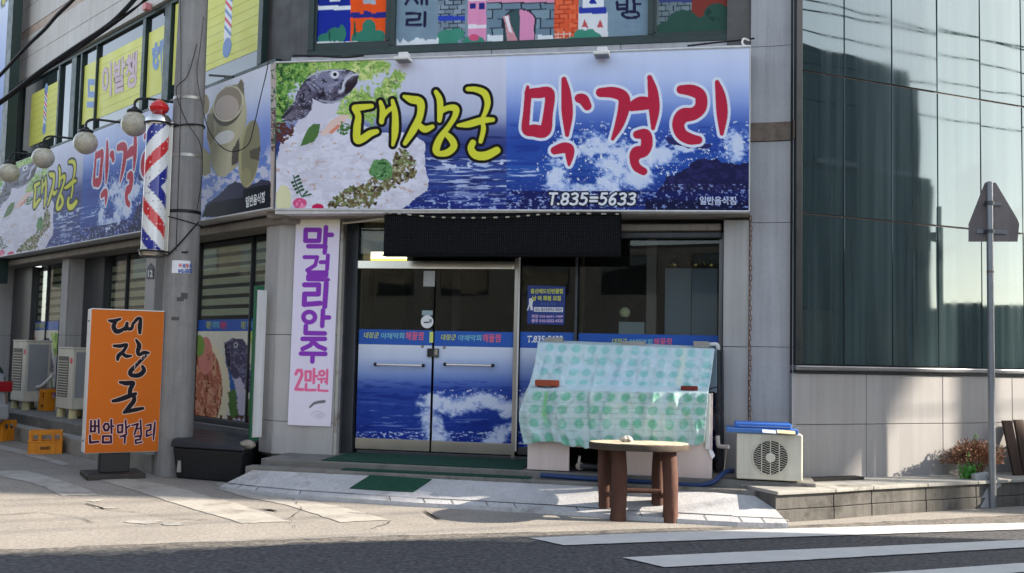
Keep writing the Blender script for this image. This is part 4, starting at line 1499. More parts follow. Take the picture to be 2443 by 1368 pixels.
cc = toward_sun((3.5, 10.4), 24)
cc = cc + nrm * (10.56 - float(cc @ nrm))
lift = 24 * SUN[2] / math.hypot(SUN[0], SUN[1])
ch = thing('shadow_drum', 'unseen drum on one thick leg, added to shade the glass building', 'shadow caster', GF, (cc[0], cc[1], 0))
MB().lathe([(.30, 0), (.17, .5), (.13, lift + .35)], (cc[0], cc[1], 0), 20).build('leg', M_CONC, ch, smooth=True)
MB().lathe([(.13, lift + .30), (.30, lift + .50), (.46, lift + .78), (.58, lift + 1.12), (.635, lift + 1.5), (.635, lift + 6.6), (.5, lift + 6.9), (.02, lift + 7.1)], (cc[0], cc[1], 0), 32).build('drum', M_STUCCO, ch, smooth=True)
p2 = toward_sun(FR.world((FR.u(2328, 950), 0, 0)), 11)
ep = thing('electricity_pole', 'plain concrete electricity pole further along the side street', 'utility pole', GF, (p2[0], p2[1], 0))
MB().lathe([(.16, -.1), (.15, 3), (.12, 9)], (p2[0], p2[1], 0), 20).build('shaft', M_CONC, ep, smooth=True)
bx(p2[0] - .05, p2[0] + .05, p2[1] - .7, p2[1] + .7, 8.2, 8.3).build('cross_arm', M_DARKALU, ep)

# the house behind the camera, mirrored in the shop windows
BH = Frame((-3, -15), (1, .05))
bhh = opposite('tan_house', 'tan house across the road from the restaurant', BH, -16, 9, 7, 5.6, M_STUCCO, 7, 2, -1)
BH2 = Frame((-24, 2), (.25, 1))
opposite('cream_house', 'cream house down the road beyond the tan house', BH2, -12, 12, 8, 7, M_STUCCO2, 6, 2, 1)
E_H = Frame((21, 2.5), (.3, -1))
gw = thing('reflection_wall', 'unseen grey wall added to darken the reflections low in the glass', 'wall', E_H, (-12, 0, 0))  # added wall, hides the bright horizon from the lower panes
bx(-12, 5, 0, .25, 0, 2.9).build('wall_body', M_GREYST, gw)
bx(-12.05, 5.05, -.04, .29, 2.901, 2.98).build('coping', M_JOINT, gw)
BT = Frame(FL.world((0, -8.2, 0)), FL.t)
opposite('tiled_terrace', 'long dark tiled terrace across the alley from the side windows', BT, -34, 1.5, 6, 6.6, mat('dark_wall_tile', (74, 72, 68), .8, .15, 2, streak=.2), 9, 2, -1)
for k, (yo_, za_, zb2_, sag) in enumerate(((-5.0, 7.2, 7.6, .35), (-5.2, 6.7, 7.5, .45), (-4.4, 7.6, 6.9, .3), (-5.6, 6.2, 6.6, .3), (-3.6, 6.8, 7.9, .4))):
    P_ = [FR.world((-3 + 30 * i / 16, yo_ + .02 * i * (k % 3), za_ + (zb2_ - za_) * i / 16 - sag * 4 * (i / 16) * (1 - i / 16))) for i in range(17)]
    tag(MB().tube(P_, .013, 5).build('street_cable', M_RUBBER, pos=tuple(P_[0])), ('middle one of the black cables mirrored in the glass wall', 'second outermost black cable mirrored in the glass wall', 'black cable second nearest to the glass wall that mirrors it', 'outermost and lowest black cable mirrored in the glass wall', 'black cable strung nearest to the glass wall that mirrors it')[k], 'cable', 'cables over the side street')
# ================================================================== the restaurant's big signs
DAE = zs([
    [(675, 515, 22), (735, 508, 20), (802, 500, 15)],
    [(675, 520, 22), (700, 580, 20), (690, 660, 24), (690, 760, 24), (730, 755, 24), (790, 715, 22), (842, 698, 16)],
    [(872, 468, 12), (888, 530, 18), (880, 622, 16)],
    [(885, 592, 14), (920, 545, 15), (965, 512, 14)],
    [(965, 458, 12), (985, 560, 20), (985, 700, 22), (968, 802, 10)],
    [(1055, 425, 10), (1110, 448, 24), (1180, 470, 26), (1180, 570, 22), (1130, 680, 24), (1062, 790, 14)],
    [(1165, 640, 16), (1215, 680, 22), (1275, 660, 14)],
    [(1303, 390, 14), (1332, 450, 20), (1336, 540, 20), (1330, 612, 14)],
    [(1338, 545, 16), (1395, 515, 18), (1455, 520, 22), (1450, 580, 18), (1400, 660, 16), (1335, 750, 22), (1305, 830, 24), (1320, 868, 18), (1390, 862, 22), (1442, 815, 22), (1425, 760, 22), (1378, 715, 16)],
    [(1550, 368, 14), (1610, 370, 18), (1680, 400, 22), (1704, 470, 20), (1690, 540, 16), (1665, 590, 12)],
    [(1475, 650, 10), (1560, 640, 22), (1660, 612, 22), (1745, 606, 14)],
    [(1662, 615, 12), (1672, 680, 16), (1650, 775, 14)],
    [(1590, 785, 20), (1575, 830, 22), (1610, 880, 26), (1690, 885, 28), (1775, 845, 24)],
], 640, 100, 3.2567)
DAE = [[(x, y, r_ * 1.2) for x, y, r_ in st_] for st_ in DAE]
MAK = zs([
    [(192, 352, 13), (186, 400, 20)],
    [(196, 410, 28), (185, 540, 28), (178, 680, 34), (240, 690, 48), (325, 690, 48), (350, 560, 38), (362, 402, 40), (280, 398, 42), (205, 402, 36)],
    [(474, 292, 20), (490, 400, 38), (500, 560, 44), (498, 725, 16)],
    [(592, 440, 36), (625, 450, 42), (655, 500, 34)],
    [(402, 845, 32), (470, 825, 42), (515, 830, 36), (518, 880, 34), (513, 955, 12)],
    [(758, 395, 36), (860, 395, 44), (935, 430, 46), (940, 510, 46), (905, 640, 36), (852, 755, 14)],
    [(1000, 505, 36), (1070, 480, 54), (1150, 480, 44)],
    [(1140, 278, 20), (1165, 390, 40), (1175, 530, 42), (1166, 672, 16)],
    [(1042, 722, 32), (1105, 722, 44), (1118, 790, 46), (1095, 850, 44), (1040, 865, 50), (1020, 920, 36), (1040, 975, 34), (1092, 1008, 30)],
    [(1382, 372, 34), (1470, 380, 46), (1535, 420, 46), (1535, 510, 48), (1480, 560, 50), (1400, 575, 56), (1362, 640, 48), (1385, 715, 46), (1450, 755, 44), (1518, 764, 32)],
    [(1664, 315, 18), (1690, 420, 40), (1703, 560, 44), (1700, 715, 16)],
], 1200, 100, 3.2571)


DIG = {'T': [[(0, 0), (17, 0)], [(8.5, 0), (8.5, 26)]], '.': [[(2, 25), (3, 25)]],
       '8': [[(8, 0), (2, 3), (3, 10), (9, 12.5), (14, 10), (14, 3), (8, 0)], [(9, 12.5), (2, 16), (1, 22), (7, 26), (14, 23), (15, 17), (9, 12.5)]],
       '3': [[(1, 2), (8, 0), (14, 3), (13, 9), (6, 12)], [(6, 12), (14, 15), (14, 23), (7, 26), (0, 24)]],
       '5': [[(14, 0), (3, 0), (2, 11)], [(2, 11), (9, 10), (14, 14), (13, 22), (7, 26), (0, 24)]],
       '=': [[(1, 10), (17, 10)], [(1, 18), (17, 18)]],
       '6': [[(13, 0), (5, 6), (1, 16), (3, 24), (9, 26), (14, 21), (12, 14), (6, 13), (2, 17)]]}
ADV = {'T': 21, '.': 9, '=': 24}


def number_strokes(s_, x, y, h, r_, adv=21.0, slant=.16, dy=0.0):
    k, out = h / 26.0, []
    for c in s_:
        for st in DIG[c]:
            q = [(x + (a + (26 - b) * slant) * k, y + b * k + dy * (x + a * k), r_) for a, b in st]
            out.append(curve(q, 4) if len(q) > 3 else q)
        x += ADV.get(c, adv) * k
    return out


def zp(pts, x0, y0, k):
    return [(x0 + x / k, y0 + y / k) for x, y in pts]


def front_art(X, Y, number=True):
    A = Art(X, Y)
    lft = X < 1208
    n1 = fbm(X / 70, Y / 8, 3)
    n2 = fbm(X / 16, Y / 12, 5, 6, .62)
    n3 = fbm(X / 6, Y / 5, 11, 4)
    # left half: pale sky over a dark blue sea
    A.grad([(125, (216, 218, 234)), (200, (204, 206, 224)), (270, (180, 186, 208)), (292, (146, 154, 188)), (312, (92, 102, 152)), (345, (56, 68, 128)), (420, (62, 82, 150)), (500, (34, 44, 118))])
    A.fill(lft * .8 * sm(.52, .66, n1) * sm(305, 330, Y), (38, 48, 104))
    A.fill(lft * .9 * sm(.55, .68, fbm(X / 50, Y / 5, 8, 5)) * sm(362, 385, Y) * (1 - sm(440, 470, Y) * .4), (192, 204, 230))
    A.fill(lft * (n2 * .6 + fbm(X / 40, Y / 9, 19) * .4 > .56) * np.exp(-((Y - 392) / 18) ** 2), (206, 214, 234))
    A.fill(lft * .9 * sm(.58, .68, fbm(X / 9, Y / 5, 61, 4)) * sm(440, 475, Y), (170, 186, 222))
    # right half: breaking waves on dark rocks
    r = Art(X, Y)
    r.grad([(112, (212, 219, 240)), (190, (190, 202, 234)), (240, (150, 170, 220)), (275, (108, 132, 198)), (300, (76, 104, 180)), (345, (48, 76, 158)), (400, (56, 92, 170)), (500, (34, 46, 120))])
    r.fill(.6 * sm(.52, .66, n1) * sm(285, 310, Y), (40, 62, 142))
    r.fill(.9 * sm(.60, .72, fbm(X / 60, Y / 4, 28)) * sm(372, 388, Y) * (X < 1360), (200, 212, 236))
    sp = np.zeros_like(X)
    for cx, cy, a, b in ((1420, 350, 66, 36), (1470, 385, 60, 50), (1330, 420, 30, 60), (1560, 370, 70, 34), (1450, 450, 34, 60), (1400, 470, 50, 40), (1640, 345, 60, 22), (1755, 350, 40, 46), (1520, 430, 50, 36), (1350, 350, 26, 26)):
        sp = np.maximum(sp, np.exp(-((X - cx) / a) ** 2 - ((Y - cy) / b) ** 2))
    r.fill(sm(.44, .60, n2 * .62 + sp * .42) * sm(.14, .42, sp) * .9, (166, 186, 226))
    r.fill(sm(.56, .72, n2 * .62 + sp * .46) * sm(.2, .5, sp) * .92, (212, 220, 240))
    r.fill((n3 > .70) & (sp > .05) & (Y > 290), (224, 230, 244))
    rock = r.poly([(1575, 452), (1590, 425), (1632, 405), (1660, 384), (1700, 378), (1730, 390), (1800, 392), (1800, 520), (1540, 520), (1552, 478)], 7, 10)
    r.fill(rock, (34, 34, 74))
    r.fill(rock & (n2 > .56), (48, 46, 96))
    r.fill(r.poly([(1590, 325), (1640, 336), (1700, 346), (1690, 356), (1640, 352), (1596, 345)], 6, 9), (50, 48, 100))
    r.fill((Y > 456) & (fbm(X / 30, Y / 10, 31) > .40), (30, 36, 92))
    r.fill((Y > 440) * sm(.60, .70, n3) * .8, (168, 182, 222))
    r.fill(sm(470, 486, Y) * (X > 1540), (24, 26, 62))
    r.fill((Y > 440) & (n3 > .70) & (X > 1540), (130, 146, 200))
    mk = (X >= 1208)[..., None]
    A.c = np.where(mk, r.c, A.c)
    # greens behind the fish: ragged leaf tufts with pale gaps
    lf = np.zeros_like(X)
    for cx, cy, ra, rb_ in ((670, 170, 60, 60), (720, 160, 70, 50), (800, 165, 80, 50), (868, 165, 40, 40), (905, 160, 34, 22), (930, 200, 30, 22), (948, 186, 20, 20), (915, 235, 40, 34), (860, 250, 60, 50), (820, 290, 50, 34), (665, 250, 40, 60)):
        lf = np.maximum(lf, np.exp(-((X - cx) / ra) ** 2 - ((Y - cy) / rb_) ** 2))
    cur = fbm(X / 9 + 2 * fbm(X / 22, Y / 22, 70), Y / 9 + 2 * fbm(X / 22, Y / 22, 71), 72, 5, .6)
    g = sm(.50, .60, cur * .55 + lf * .52)
    gx = sm(690, 800, X)
    A.fill(g, (150, 182, 96))
    A.fill(g * gx * sm(.42, .60, n2), (214, 222, 150))
    A.fill(g * (1 - gx) * sm(.36, .52, fbm(X / 10, Y / 10, 73)), (66, 112, 56))
    A.fill(g * sm(.52, .64, cur) * .75, (116, 162, 82))
    A.fill(g * (1 - sm(.34, .45, cur)) * (1 - .55 * gx), (38, 72, 40))
    A.fill(g * sm(.60, .68, n3) * .5, (206, 220, 160))
    # raw fish dish
    d = A.poly([(650, 500), (652, 400), (676, 330), (700, 300), (760, 280), (800, 270), (845, 290), (900, 315), (985, 322), (1016, 345), (1014, 400), (1024, 430), (1018, 455), (970, 492), (955, 505)], 7, 16)
    A.fill(d, (218, 218, 231))
    A.fill(d * sm(.48, .62, fbm(X / 26, Y / 16, 41)) * .7, (202, 200, 214))
    A.fill(d * sm(.50, .66, fbm(X / 11, Y / 6, 47)) * .35, (188, 184, 194))
    A.fill(d * sm(.70, .74, fbm(X / 14, Y / 9, 43)) * .7, (190, 160, 146))
    A.fill(A.poly(zp([(400, 730), (480, 620), (560, 565), (630, 570), (560, 660), (470, 720)], 640, 100, 3.2567), 2), (222, 196, 186))
    A.fill(A.poly(zp([(470, 705), (540, 640), (560, 655), (490, 720)], 640, 100, 3.2567), 1.5), (214, 140, 116))
    A.fill(A.poly(zp([(60, 620), (200, 640), (200, 720), (120, 800), (60, 790)], 640, 100, 3.2567), 4, 8) & (n3 > .42), (92, 56, 50))
    A.fill(A.poly(zp([(246, 815), (300, 690), (340, 635), (405, 640), (395, 700), (360, 775), (290, 800)], 640, 100, 3.2567), 2), (84, 118, 68))
    A.fill(A.poly(zp([(530, 700), (560, 620), (640, 640), (640, 700), (580, 730)], 640, 100, 3.2567), 3) & (n3 > .4), (78, 116, 62))
    # fish
    body = A.poly(zp([(345, 430), (470, 480), (560, 470), (530, 560), (440, 640), (350, 640), (250, 720), (200, 700), (240, 600)], 640, 100, 3.2567), 2)
    A.fill(body, (208, 206, 220))
    fi = A.poly(zp([(105, 590), (150, 520), (200, 470), (230, 380), (285, 300), (370, 240), (480, 214), (600, 214), (670, 232), (705, 262), (690, 325), (640, 392), (570, 450), (500, 482), (420, 478), (345, 440), (340, 525), (285, 590), (190, 622), (110, 616)], 640, 100, 3.2567), 1.6, 7)
    A.fill(fi, (84, 80, 98))
    ax_ = (X - 680) * .80 - (Y - 280) * .60
    bx_ = (X - 680) * .60 + (Y - 280) * .80
    A.fill(fi * sm(.42, .62, fbm(ax_ / 16, bx_ / 5, 81)) * .75, (124, 120, 140))
    A.fill(fi * sm(.54, .66, fbm(ax_ / 7, bx_ / 3.5, 82)) * .7, (52, 48, 60))
    top_ = A.poly(zp([(290, 320), (380, 245), (480, 218), (600, 220), (560, 330), (440, 400), (350, 380)], 640, 100, 3.2567), 4, 12)
    A.fill(fi & top_, (132, 132, 154))
    A.fill(fi * sm(.52, .66, n3) * .8, (112, 108, 128))
    A.fill(fi * (1 - sm(.34, .44, n2)), (40, 36, 48))
    A.fill(fi & (n3 > .705), (178, 178, 194))
    z = lambda s_: zs(s_, 640, 100, 3.2567)
    A.fill(A.poly(zp([(610, 300), (700, 262), (690, 325), (640, 388), (590, 410)], 640, 100, 3.2567), 1), (46, 36, 44))
    A.ink(z([[(555, 390, 10), (580, 375, 10), (588, 320, 9), (640, 265, 8), (698, 252, 8)]]), (196, 196, 210))
    A.ink(z([[(590, 290, 7), (640, 240, 7)], [(470, 345, 5), (540, 320, 6)], [(400, 455, 6), (500, 470, 7), (580, 440, 5)]]), (160, 160, 178))
    A.ink(z([[(105, 592, 6), (200, 520, 16), (320, 510, 14)]], ), (56, 52, 64))
    A.ink(z([[(120 + 4 * k, 604, 1.5), (240 + 10 * k, 480 + 16 * k, 2.5)] for k in range(6)]), (132, 126, 140))
    A.ink(z([curve([(330, 330, 3), (390, 390, 4), (400, 440, 3)]), curve([(360, 320, 2), (425, 380, 3), (445, 450, 2)])]), (44, 40, 52))
    A.ink(z([curve([(300, 285, 4), (390, 236, 5), (490, 222, 5), (600, 222, 3)])]), (186, 186, 202))
    A.fill(.55 * fi * np.exp(-((X - 830) / 16) ** 2 - ((Y - 185) / 9) ** 2), (190, 188, 204))
    A.fill(A.ell(640 + 515 / 3.2567, 100 + 254 / 3.2567, 12, 11), (176, 178, 192))
    A.fill(A.ell(640 + 517 / 3.2567, 100 + 254 / 3.2567, 9, 8.5), (222, 222, 228))
    A.fill(A.ell(640 + 518 / 3.2567, 100 + 254 / 3.2567, 4.6, 4.6), (26, 24, 30))
    # garnish
    lt0 = A.poly(zp([(460, 1290), (540, 1190), (640, 1120), (740, 1110), (800, 1060), (960, 1000), (980, 850), (1060, 830), (1110, 880), (1150, 960), (1150, 1060), (1000, 1120), (900, 1160), (860, 1220), (800, 1290)], 640, 100, 3.2567), 11, 8)
    lt = lt0 * sm(.30, .40, fbm(X / 8, Y / 8, 87))
    A.fill(lt, (112, 96, 72))
    A.fill(lt * sm(.5, .62, n3), (150, 150, 104))
    A.fill(lt * (1 - sm(.36, .48, cur)), (58, 42, 36))
    A.fill(lt * sm(.52, .6, fbm(X / 7, Y / 6, 88)) * .7, (122, 142, 90))
    A.fill(lt * sm(.64, .72, n3) * .8, (206, 204, 196))
    gr = np.zeros_like(X, bool)
    for k in range(9):
        gr |= A.ell(908 + 17 * math.cos(k * .7) + (k % 2) * 4, 405 + 15 * math.sin(k * .7), 12, 11)
    gr |= A.ell(908, 405, 15, 14)
    A.fill(gr, (70, 118, 68))
    A.fill(gr & (np.sin(X * .9 + n2 * 9) * np.sin(Y * .9 + n3 * 6) > .25), (146, 188, 132))
    A.fill(gr & (n3 < .38), (38, 72, 40))
    A.ink(z([[(195, 1040, 4), (225, 1130, 4), (262, 1205, 4)]] + [[(200 + 9 * k, 1060 + 26 * k, 4), (200 + 9 * k - 26 + 4 * k, 1060 + 26 * k + 8, 11)] for k in range(1, 5)] + [[(200 + 9 * k, 1060 + 26 * k, 4), (200 + 9 * k + 34, 1060 + 26 * k - 16, 10)] for k in range(0, 5)] + [[(262, 1205, 4), (300, 1165, 8)], [(262, 1205, 4), (330, 1185, 7)]], ), (48, 84, 58))
    A.fill(A.ell(640 + 245 / 3.2567, 100 + 1255 / 3.2567, 17, 13), (206, 92, 136))
    A.fill(A.ell(640 + 245 / 3.2567, 100 + 1255 / 3.2567, 17, 13) & (n3 > .55), (232, 150, 178))
    A.fill(A.ell(640 + 385 / 3.2567, 100 + 1285 / 3.2567, 14, 8), (196, 50, 96))
    A.fill(A.ell(640 + 120 / 3.2567, 100 + 1230 / 3.2567, 18, 36), (216, 214, 176))
    # rust runs under the two lamps
    for cx, cy in ((1437, 138), (962, 152)):
        A.fill(.45 * np.exp(-((X - cx) / 13) ** 2 - (np.maximum(Y - cy, 0) / 14) ** 2) * (Y > cy - 4) * (.6 + .6 * n2), (132, 110, 92))
    # lettering
    A.ink(DAE, (214, 214, 78), (26, 24, 24), 7.2)
    A.ink(MAK, (186, 50, 74), (220, 226, 240), 6.8)
    if number:
        A.ink(number_strokes('T.835=5633', 1308, 462, 26, 2.9, 22.6), (222, 224, 230), (20, 20, 28), 3.2)
    return A.c


M_SIGNEDGE = mat('white_sign_trim', (206, 206, 206), .5, .08, 3, streak=.2)
YS = -.65
sz0, sz1 = FF.z(1220, 504, YS), FF.z(1220, 131, YS)
su0, su1 = FF.u(658, 330, YS), FF.u(1790, 330, YS)
sg = thing('shop_sign', 'wide front sign with a fish, yellow and red Korean lettering and a phone number', 'sign', FF, (su0, YS, sz0 - .02))
MB().prism([(su0 + .02, YS + .004), (su1, YS + .004), (su1, -.28), (su0 + .25, -.28)], 'z', sz0 - .015, sz1 + .01).build('sign_box', M_SIGNEDGE, sg, bev=.006)
fc = [(659, 151), (1788, 114), (1786, 503), (659, 497)]
sheet('sign_print', FF, fc, YS - .002, 1000, 350, front_art, sg)
for a, b in (((657, 150), (1790, 112)), ((657, 500), (1788, 505))):
    p, q = FF.at(*a, YS), FF.at(*b, YS)
    MB().tube([(p[0], YS - .006, p[2]), (q[0], YS - .006, q[2])], .011, 6).build('edge_trim', M_SIGNEDGE, sg)
text('lettering', '일반음식점', FF, (1669, 469, 1756, 489), YS - .006, mat('pale_blue_print', (186, 194, 222), .5, .02), sg, .03)

# the same sign's long run along the side street
sl0 = -10.9
aL = [sl0] + [FL.u(x, y, YS) for x, y in ((0, 500), (80, 450), (187, 450), (222, 400), (335, 380), (470, 350), (655, 330))]
aX = [640, 700, 836, 1195, 1240, 1600, 1900, 2300]
lz0, lz1 = FL.z(300, 558.5, YS), FL.z(655, 150, YS)
kx0, kx1 = FL.u(478, 350, YS), 0.0


def side_art(U, Z):
    X = np.interp(U, aL, aX)
    Y = 498 - (Z - lz0) / (lz1 - lz0) * 356
    # plain stretches past the front artwork carry on as sea
    c = front_art(np.where(X > 1640, 1240 + (X - 1640) * .25, X), Y, False)
    P, Q = FL.px(U, YS, Z)
    A = Art(P, Q)
    A.c = c
    k = U > FL.u(440, 340, YS)
    top = np.interp(P, [470, 655], [232, 152])
    bot = np.interp(P, [470, 655], [528, 500])
    v = (Q - top) / (bot - top)
    n = fbm(P / 14, Q / 14, 7)
    n3 = fbm(P / 5, Q / 5, 9)
    B = Art(P, v)
    B.grad([(0, (216, 218, 228)), (.18, (206, 212, 230)), (.42, (136, 156, 214)), (.62, (112, 138, 204)), (1, (150, 166, 210))])
    B.fill(sm(.46, .6, n) * sm(.5, .66, v), (206, 208, 226))
    A.c = np.where(k[..., None], B.c, A.c)
    z8 = lambda pts: [(440 + x / 3.8, 160 + y / 3.8) for x, y in pts]
    rk = A.poly(z8([(190, 1250), (300, 1170), (400, 1070), (470, 1040), (560, 1080), (640, 1060), (700, 1020), (800, 1040), (800, 1360), (160, 1360)]), 3, 8)
    A.fill(rk & k, (62, 62, 84))
    A.fill(A.poly(z8([(160, 1360), (200, 1270), (260, 1230), (530, 1180), (535, 1110), (840, 1050), (840, 1380)]), 1.5) & k, (26, 27, 38))
    A.fill(A.poly(z8([(165, 720), (240, 800), (240, 960), (190, 990), (150, 980)]), 1) & k, (150, 146, 112))
    A.fill(A.ell(*z8([(190, 340)])[0], 10, 24) & k, (150, 138, 108))
    # kettle
    bd = A.poly(z8([(370, 180), (440, 165), (500, 150), (530, 120), (545, 240), (568, 400), (560, 520), (520, 650), (488, 760), (478, 900), (370, 1000), (300, 990), (246, 900), (236, 780), (205, 640), (215, 430), (270, 320), (300, 250)]), 0)
    A.fill(bd & k, (172, 166, 134))
    hx_ = (P - 545) * .9 + (Q - 330) * .25
    A.fill((bd & k) * .5 * np.exp(-((hx_ - 14) / 16) ** 2), (214, 208, 182))
    A.fill((bd & k) * .45 * np.exp(-((hx_ + 26) / 12) ** 2), (110, 104, 80))
    A.fill(A.poly(z8([(430, 760), (500, 640), (500, 860), (430, 900)]), 2) & k, (86, 80, 72))
    A.fill(A.poly(z8([(205, 430), (270, 420), (270, 640), (240, 720), (205, 640)]), 1) & k, (126, 118, 92))
    A.fill(A.ell(*z8([(365, 640)])[0], 25, 15, -.4) & k, (218, 216, 212))
    A.fill(A.ell(*z8([(395, 370)])[0], 33, 46, .42) & k, (84, 78, 62))
    A.fill(A.ell(*z8([(398, 335)])[0], 34, 44, .42) & k, (206, 202, 176))
    A.fill(A.ell(*z8([(396, 332)])[0], 31.5, 41, .42) & k, (150, 136, 118))
    A.fill(A.ell(*z8([(388, 370)])[0], 28, 30, .42) & k, (186, 172, 160))
    A.fill(A.poly(z8([(480, 170), (515, 108), (540, 150), (545, 260), (520, 230)]), 0) & k, (118, 112, 92))
    ld = A.ell(*z8([(590, 790)])[0], 25, 80, .10)
    A.fill(ld & k, (176, 170, 130))
    A.fill(A.ell(*z8([(603, 770)])[0], 21, 76, .10) & k, (138, 134, 108))
    A.fill(A.poly(z8([(590, 760), (690, 720), (680, 850), (600, 830)]), 2) & k, (96, 92, 80))
    A.fill(A.ell(*z8([(560, 1000)])[0], 12, 22, .1) & k, (156, 150, 116))
    # rose strip at the very corner
    A.fill((P > 646) & k, (190, 176, 168))
    A.fill((P > 647) & (n3 > .55) & (v < .55) & k, (64, 96, 66))
    A.fill((P > 647) & (n3 < .45) & (v > .3) & (v < .6) & k, (96, 66, 66))
    return A.c


sg2 = thing('side_shop_sign', 'long side sign with brass kettles at its corner end, behind the concrete pole', 'sign', FL, (sl0, YS, lz0))
MB().prism([FF.loc(FL.world((a, b, 0)))[:2] for a, b in ((sl0, YS + .004), (-.03, YS + .004), (-.25, -.28), (sl0, -.28))] if False else [(sl0, YS + .004), (-.015, YS + .004), (-.25, -.28), (sl0, -.28)], 'z', lz0 - .015, lz1 + .01).build('sign_box', M_SIGNEDGE, sg2, bev=.006)
sheet('sign_print', FL, (sl0 + .005, -.004, lz0, lz1), YS - .002, 900, 220, side_art, sg2, uz=True)
MB().tube([(sl0, YS - .006, lz0 - .006), (-.004, YS - .006, lz0 - .006)], .011, 6).build('edge_trim', M_SIGNEDGE, sg2)
text('lettering', '일반음식점', FL, [(586, 470), (632, 457), (631, 483), (586, 497)], YS - .006, M_WPRINT, sg2, .03)
text('phone_number', '5', FL, [(391, 488), (403, 486), (404, 530), (391, 533)], YS - .006, M_KPRINT, sg2, .05)

# two floodlights on the sign's top edge
for x, y, lab in ((962, 140, 'white floodlight above the fish on the front sign'), (1436, 128, 'white floodlight above the red lettering of the front sign')):
    p = FF.at(x, y, -.78)
    t_ = thing('floodlight', lab, 'lamp', FF, p, 'floodlights on the front sign')
    bx(p[0] - .085, p[0] + .085, -.86, -.70, p[2] - .03, p[2] + .005).build('lamp_head', M_WHITE, t_, bev=.01)
    bx(p[0] - .055, p[0] + .055, -.80, -.70, p[2] + .006, p[2] + .07).build('housing', M_WHITE, t_, bev=.012)
    MB().tube([(p[0], -.74, p[2] + .06), (p[0], -.62, p[2] + .09), (p[0], -.4, p[2] + .03)], .012, 6).build('bracket', M_WHITE, t_)
    bx(p[0] - .07, p[0] + .07, -.85, -.71, p[2] - .034, p[2] - .031).build('lens', M_UPGLASS, t_)
# loose cables over the sign
def hang(name, pts, r, lab, fr=None, m_=M_RUBBER, cat='cable', n=6, k=6):
    P = [np.array(p) for p in curve(pts, k)]
    return tag(MB().tube(P, r, n).build(name, m_, None, fr or GF, tuple(P[0]), smooth=True), lab, cat)


hang('cable', [FF.at(*q) for q in ((700, 133, -.5), (760, 134, -.55), (820, 137, -.6), (868, 133, -.6))], .012, 'short black cable lying on the fish end of the front sign', FF)
hang('cable', [FF.at(*q) for q in ((1640, 110, -.5), (1700, 103, -.5), (1760, 97, -.4), (1800, 92, -.38))], .010, 'thin black cable running from the front sign up to the round pillar', FF)
hang('hook', [FF.at(*q) for q in ((1787, 97, -.5), (1774, 93, -.55), (1771, 104, -.6), (1780, 112, -.66))], .011, 'bent pale hook at the top corner of the front sign', FF, M_WHITE, 'hook')

# dark running-text display under the sign
def dots_mat():
    M = bpy.data.materials.new('led_dots')
    M.use_nodes = True
    N, L = M.node_tree.nodes, M.node_tree.links
    P = N['Principled BSDF']
    tc = N.new('ShaderNodeTexCoord')
    v = N.new('ShaderNodeTexVoronoi')
    v.inputs['Randomness'].default_value = 0.05
    v.inputs['Scale'].default_value = 42
    L.new(tc.outputs['Object'], v.inputs['Vector'])
    r = N.new('ShaderNodeValToRGB')
    r.color_ramp.elements[0].position, r.color_ramp.elements[0].color = .26, (.05, .052, .056, 1)
    r.color_ramp.elements[1].position, r.color_ramp.elements[1].color = .36, (.004, .0045, .006, 1)
    L.new(v.outputs['Distance'], r.inputs[0])
    L.new(r.outputs[0], P.inputs['Base Color'])
    P.inputs['Roughness'].default_value = .8
    P.inputs['IOR'].default_value = 1.2
    return M


yl = -.62
a, b = FF.at(917, 512, yl), FF.at(1479, 609, yl)
led = thing('display_board', 'black LED text display hanging under the front sign', 'display', FF, (a[0], yl, b[2]))
bx(a[0], b[0], yl, yl + .14, b[2], a[2]).build('case', mat('black_metal', (14, 15, 17), .8, .1, 5, ior=1.25), led, bev=.006)
bx(a[0] + .02, b[0] - .015, yl - .006, yl - .001, b[2] + .02, a[2] - .015).build('dot_screen', dots_mat(), led)
bx(a[0] - .012, b[0] + .012, yl - .03, yl + .14, b[2] - .012, b[2] - .001).build('bottom_lip', MATS['black_metal'], led, bev=.003)
rp = [FF.at(x, y, yl - .03) for x, y in ((915, 508), (960, 511), (1030, 518), (1090, 520), (1150, 520), (1220, 518), (1280, 513), (1340, 510), (1400, 510), (1480, 511))]
rp = [np.array(p) for p in curve(rp, 5)]
lr = thing('light_rope', 'thin rope of pale plastic segments sagging across the display board', 'light rope', FF, tuple(rp[0]))
MB().tube(rp, .004, 5).build('cord', M_RUBBER, lr)
M_ROPE = mat('rope_segment', (176, 168, 152), .5, .1, 5)
for i in range(0, len(rp) - 1, 2):
    MB().tube([rp[i], rp[i] * .35 + rp[i + 1] * .65], .009, 6).build('rope_segment', M_ROPE, lr)
hang('conduit', [FF.at(818, 533, -.32), FF.at(860, 529, -.4), FF.at(917, 522, -.55)], .012, 'pale rod reaching from the corner pillar to the display board', FF, MATS['rope_segment'], 'rod')

# upright cloth banner on the corner pillar
bc = [(707, 525), (812, 523), (790, 1018), (687, 1014)]
yb_ = YF - .012
p0 = FF.at(740, 1016, yb_)
bn = thing('banner', 'white upright cloth banner with purple and pink lettering on the corner pillar', 'banner', FF, (p0[0], yb_, p0[2]))
M_BANNER = print_mat('banner_cloth', .8, .05)


def ring_(cx, cy, a, b, r_):
    return [(cx + a * math.cos(t), cy + b * math.sin(t), r_) for t in [2 * math.pi * i / 16 for i in range(17)]]


def bars(r_, *ls):
    return [[(x, y, r_) for x, y in l] for l in ls]


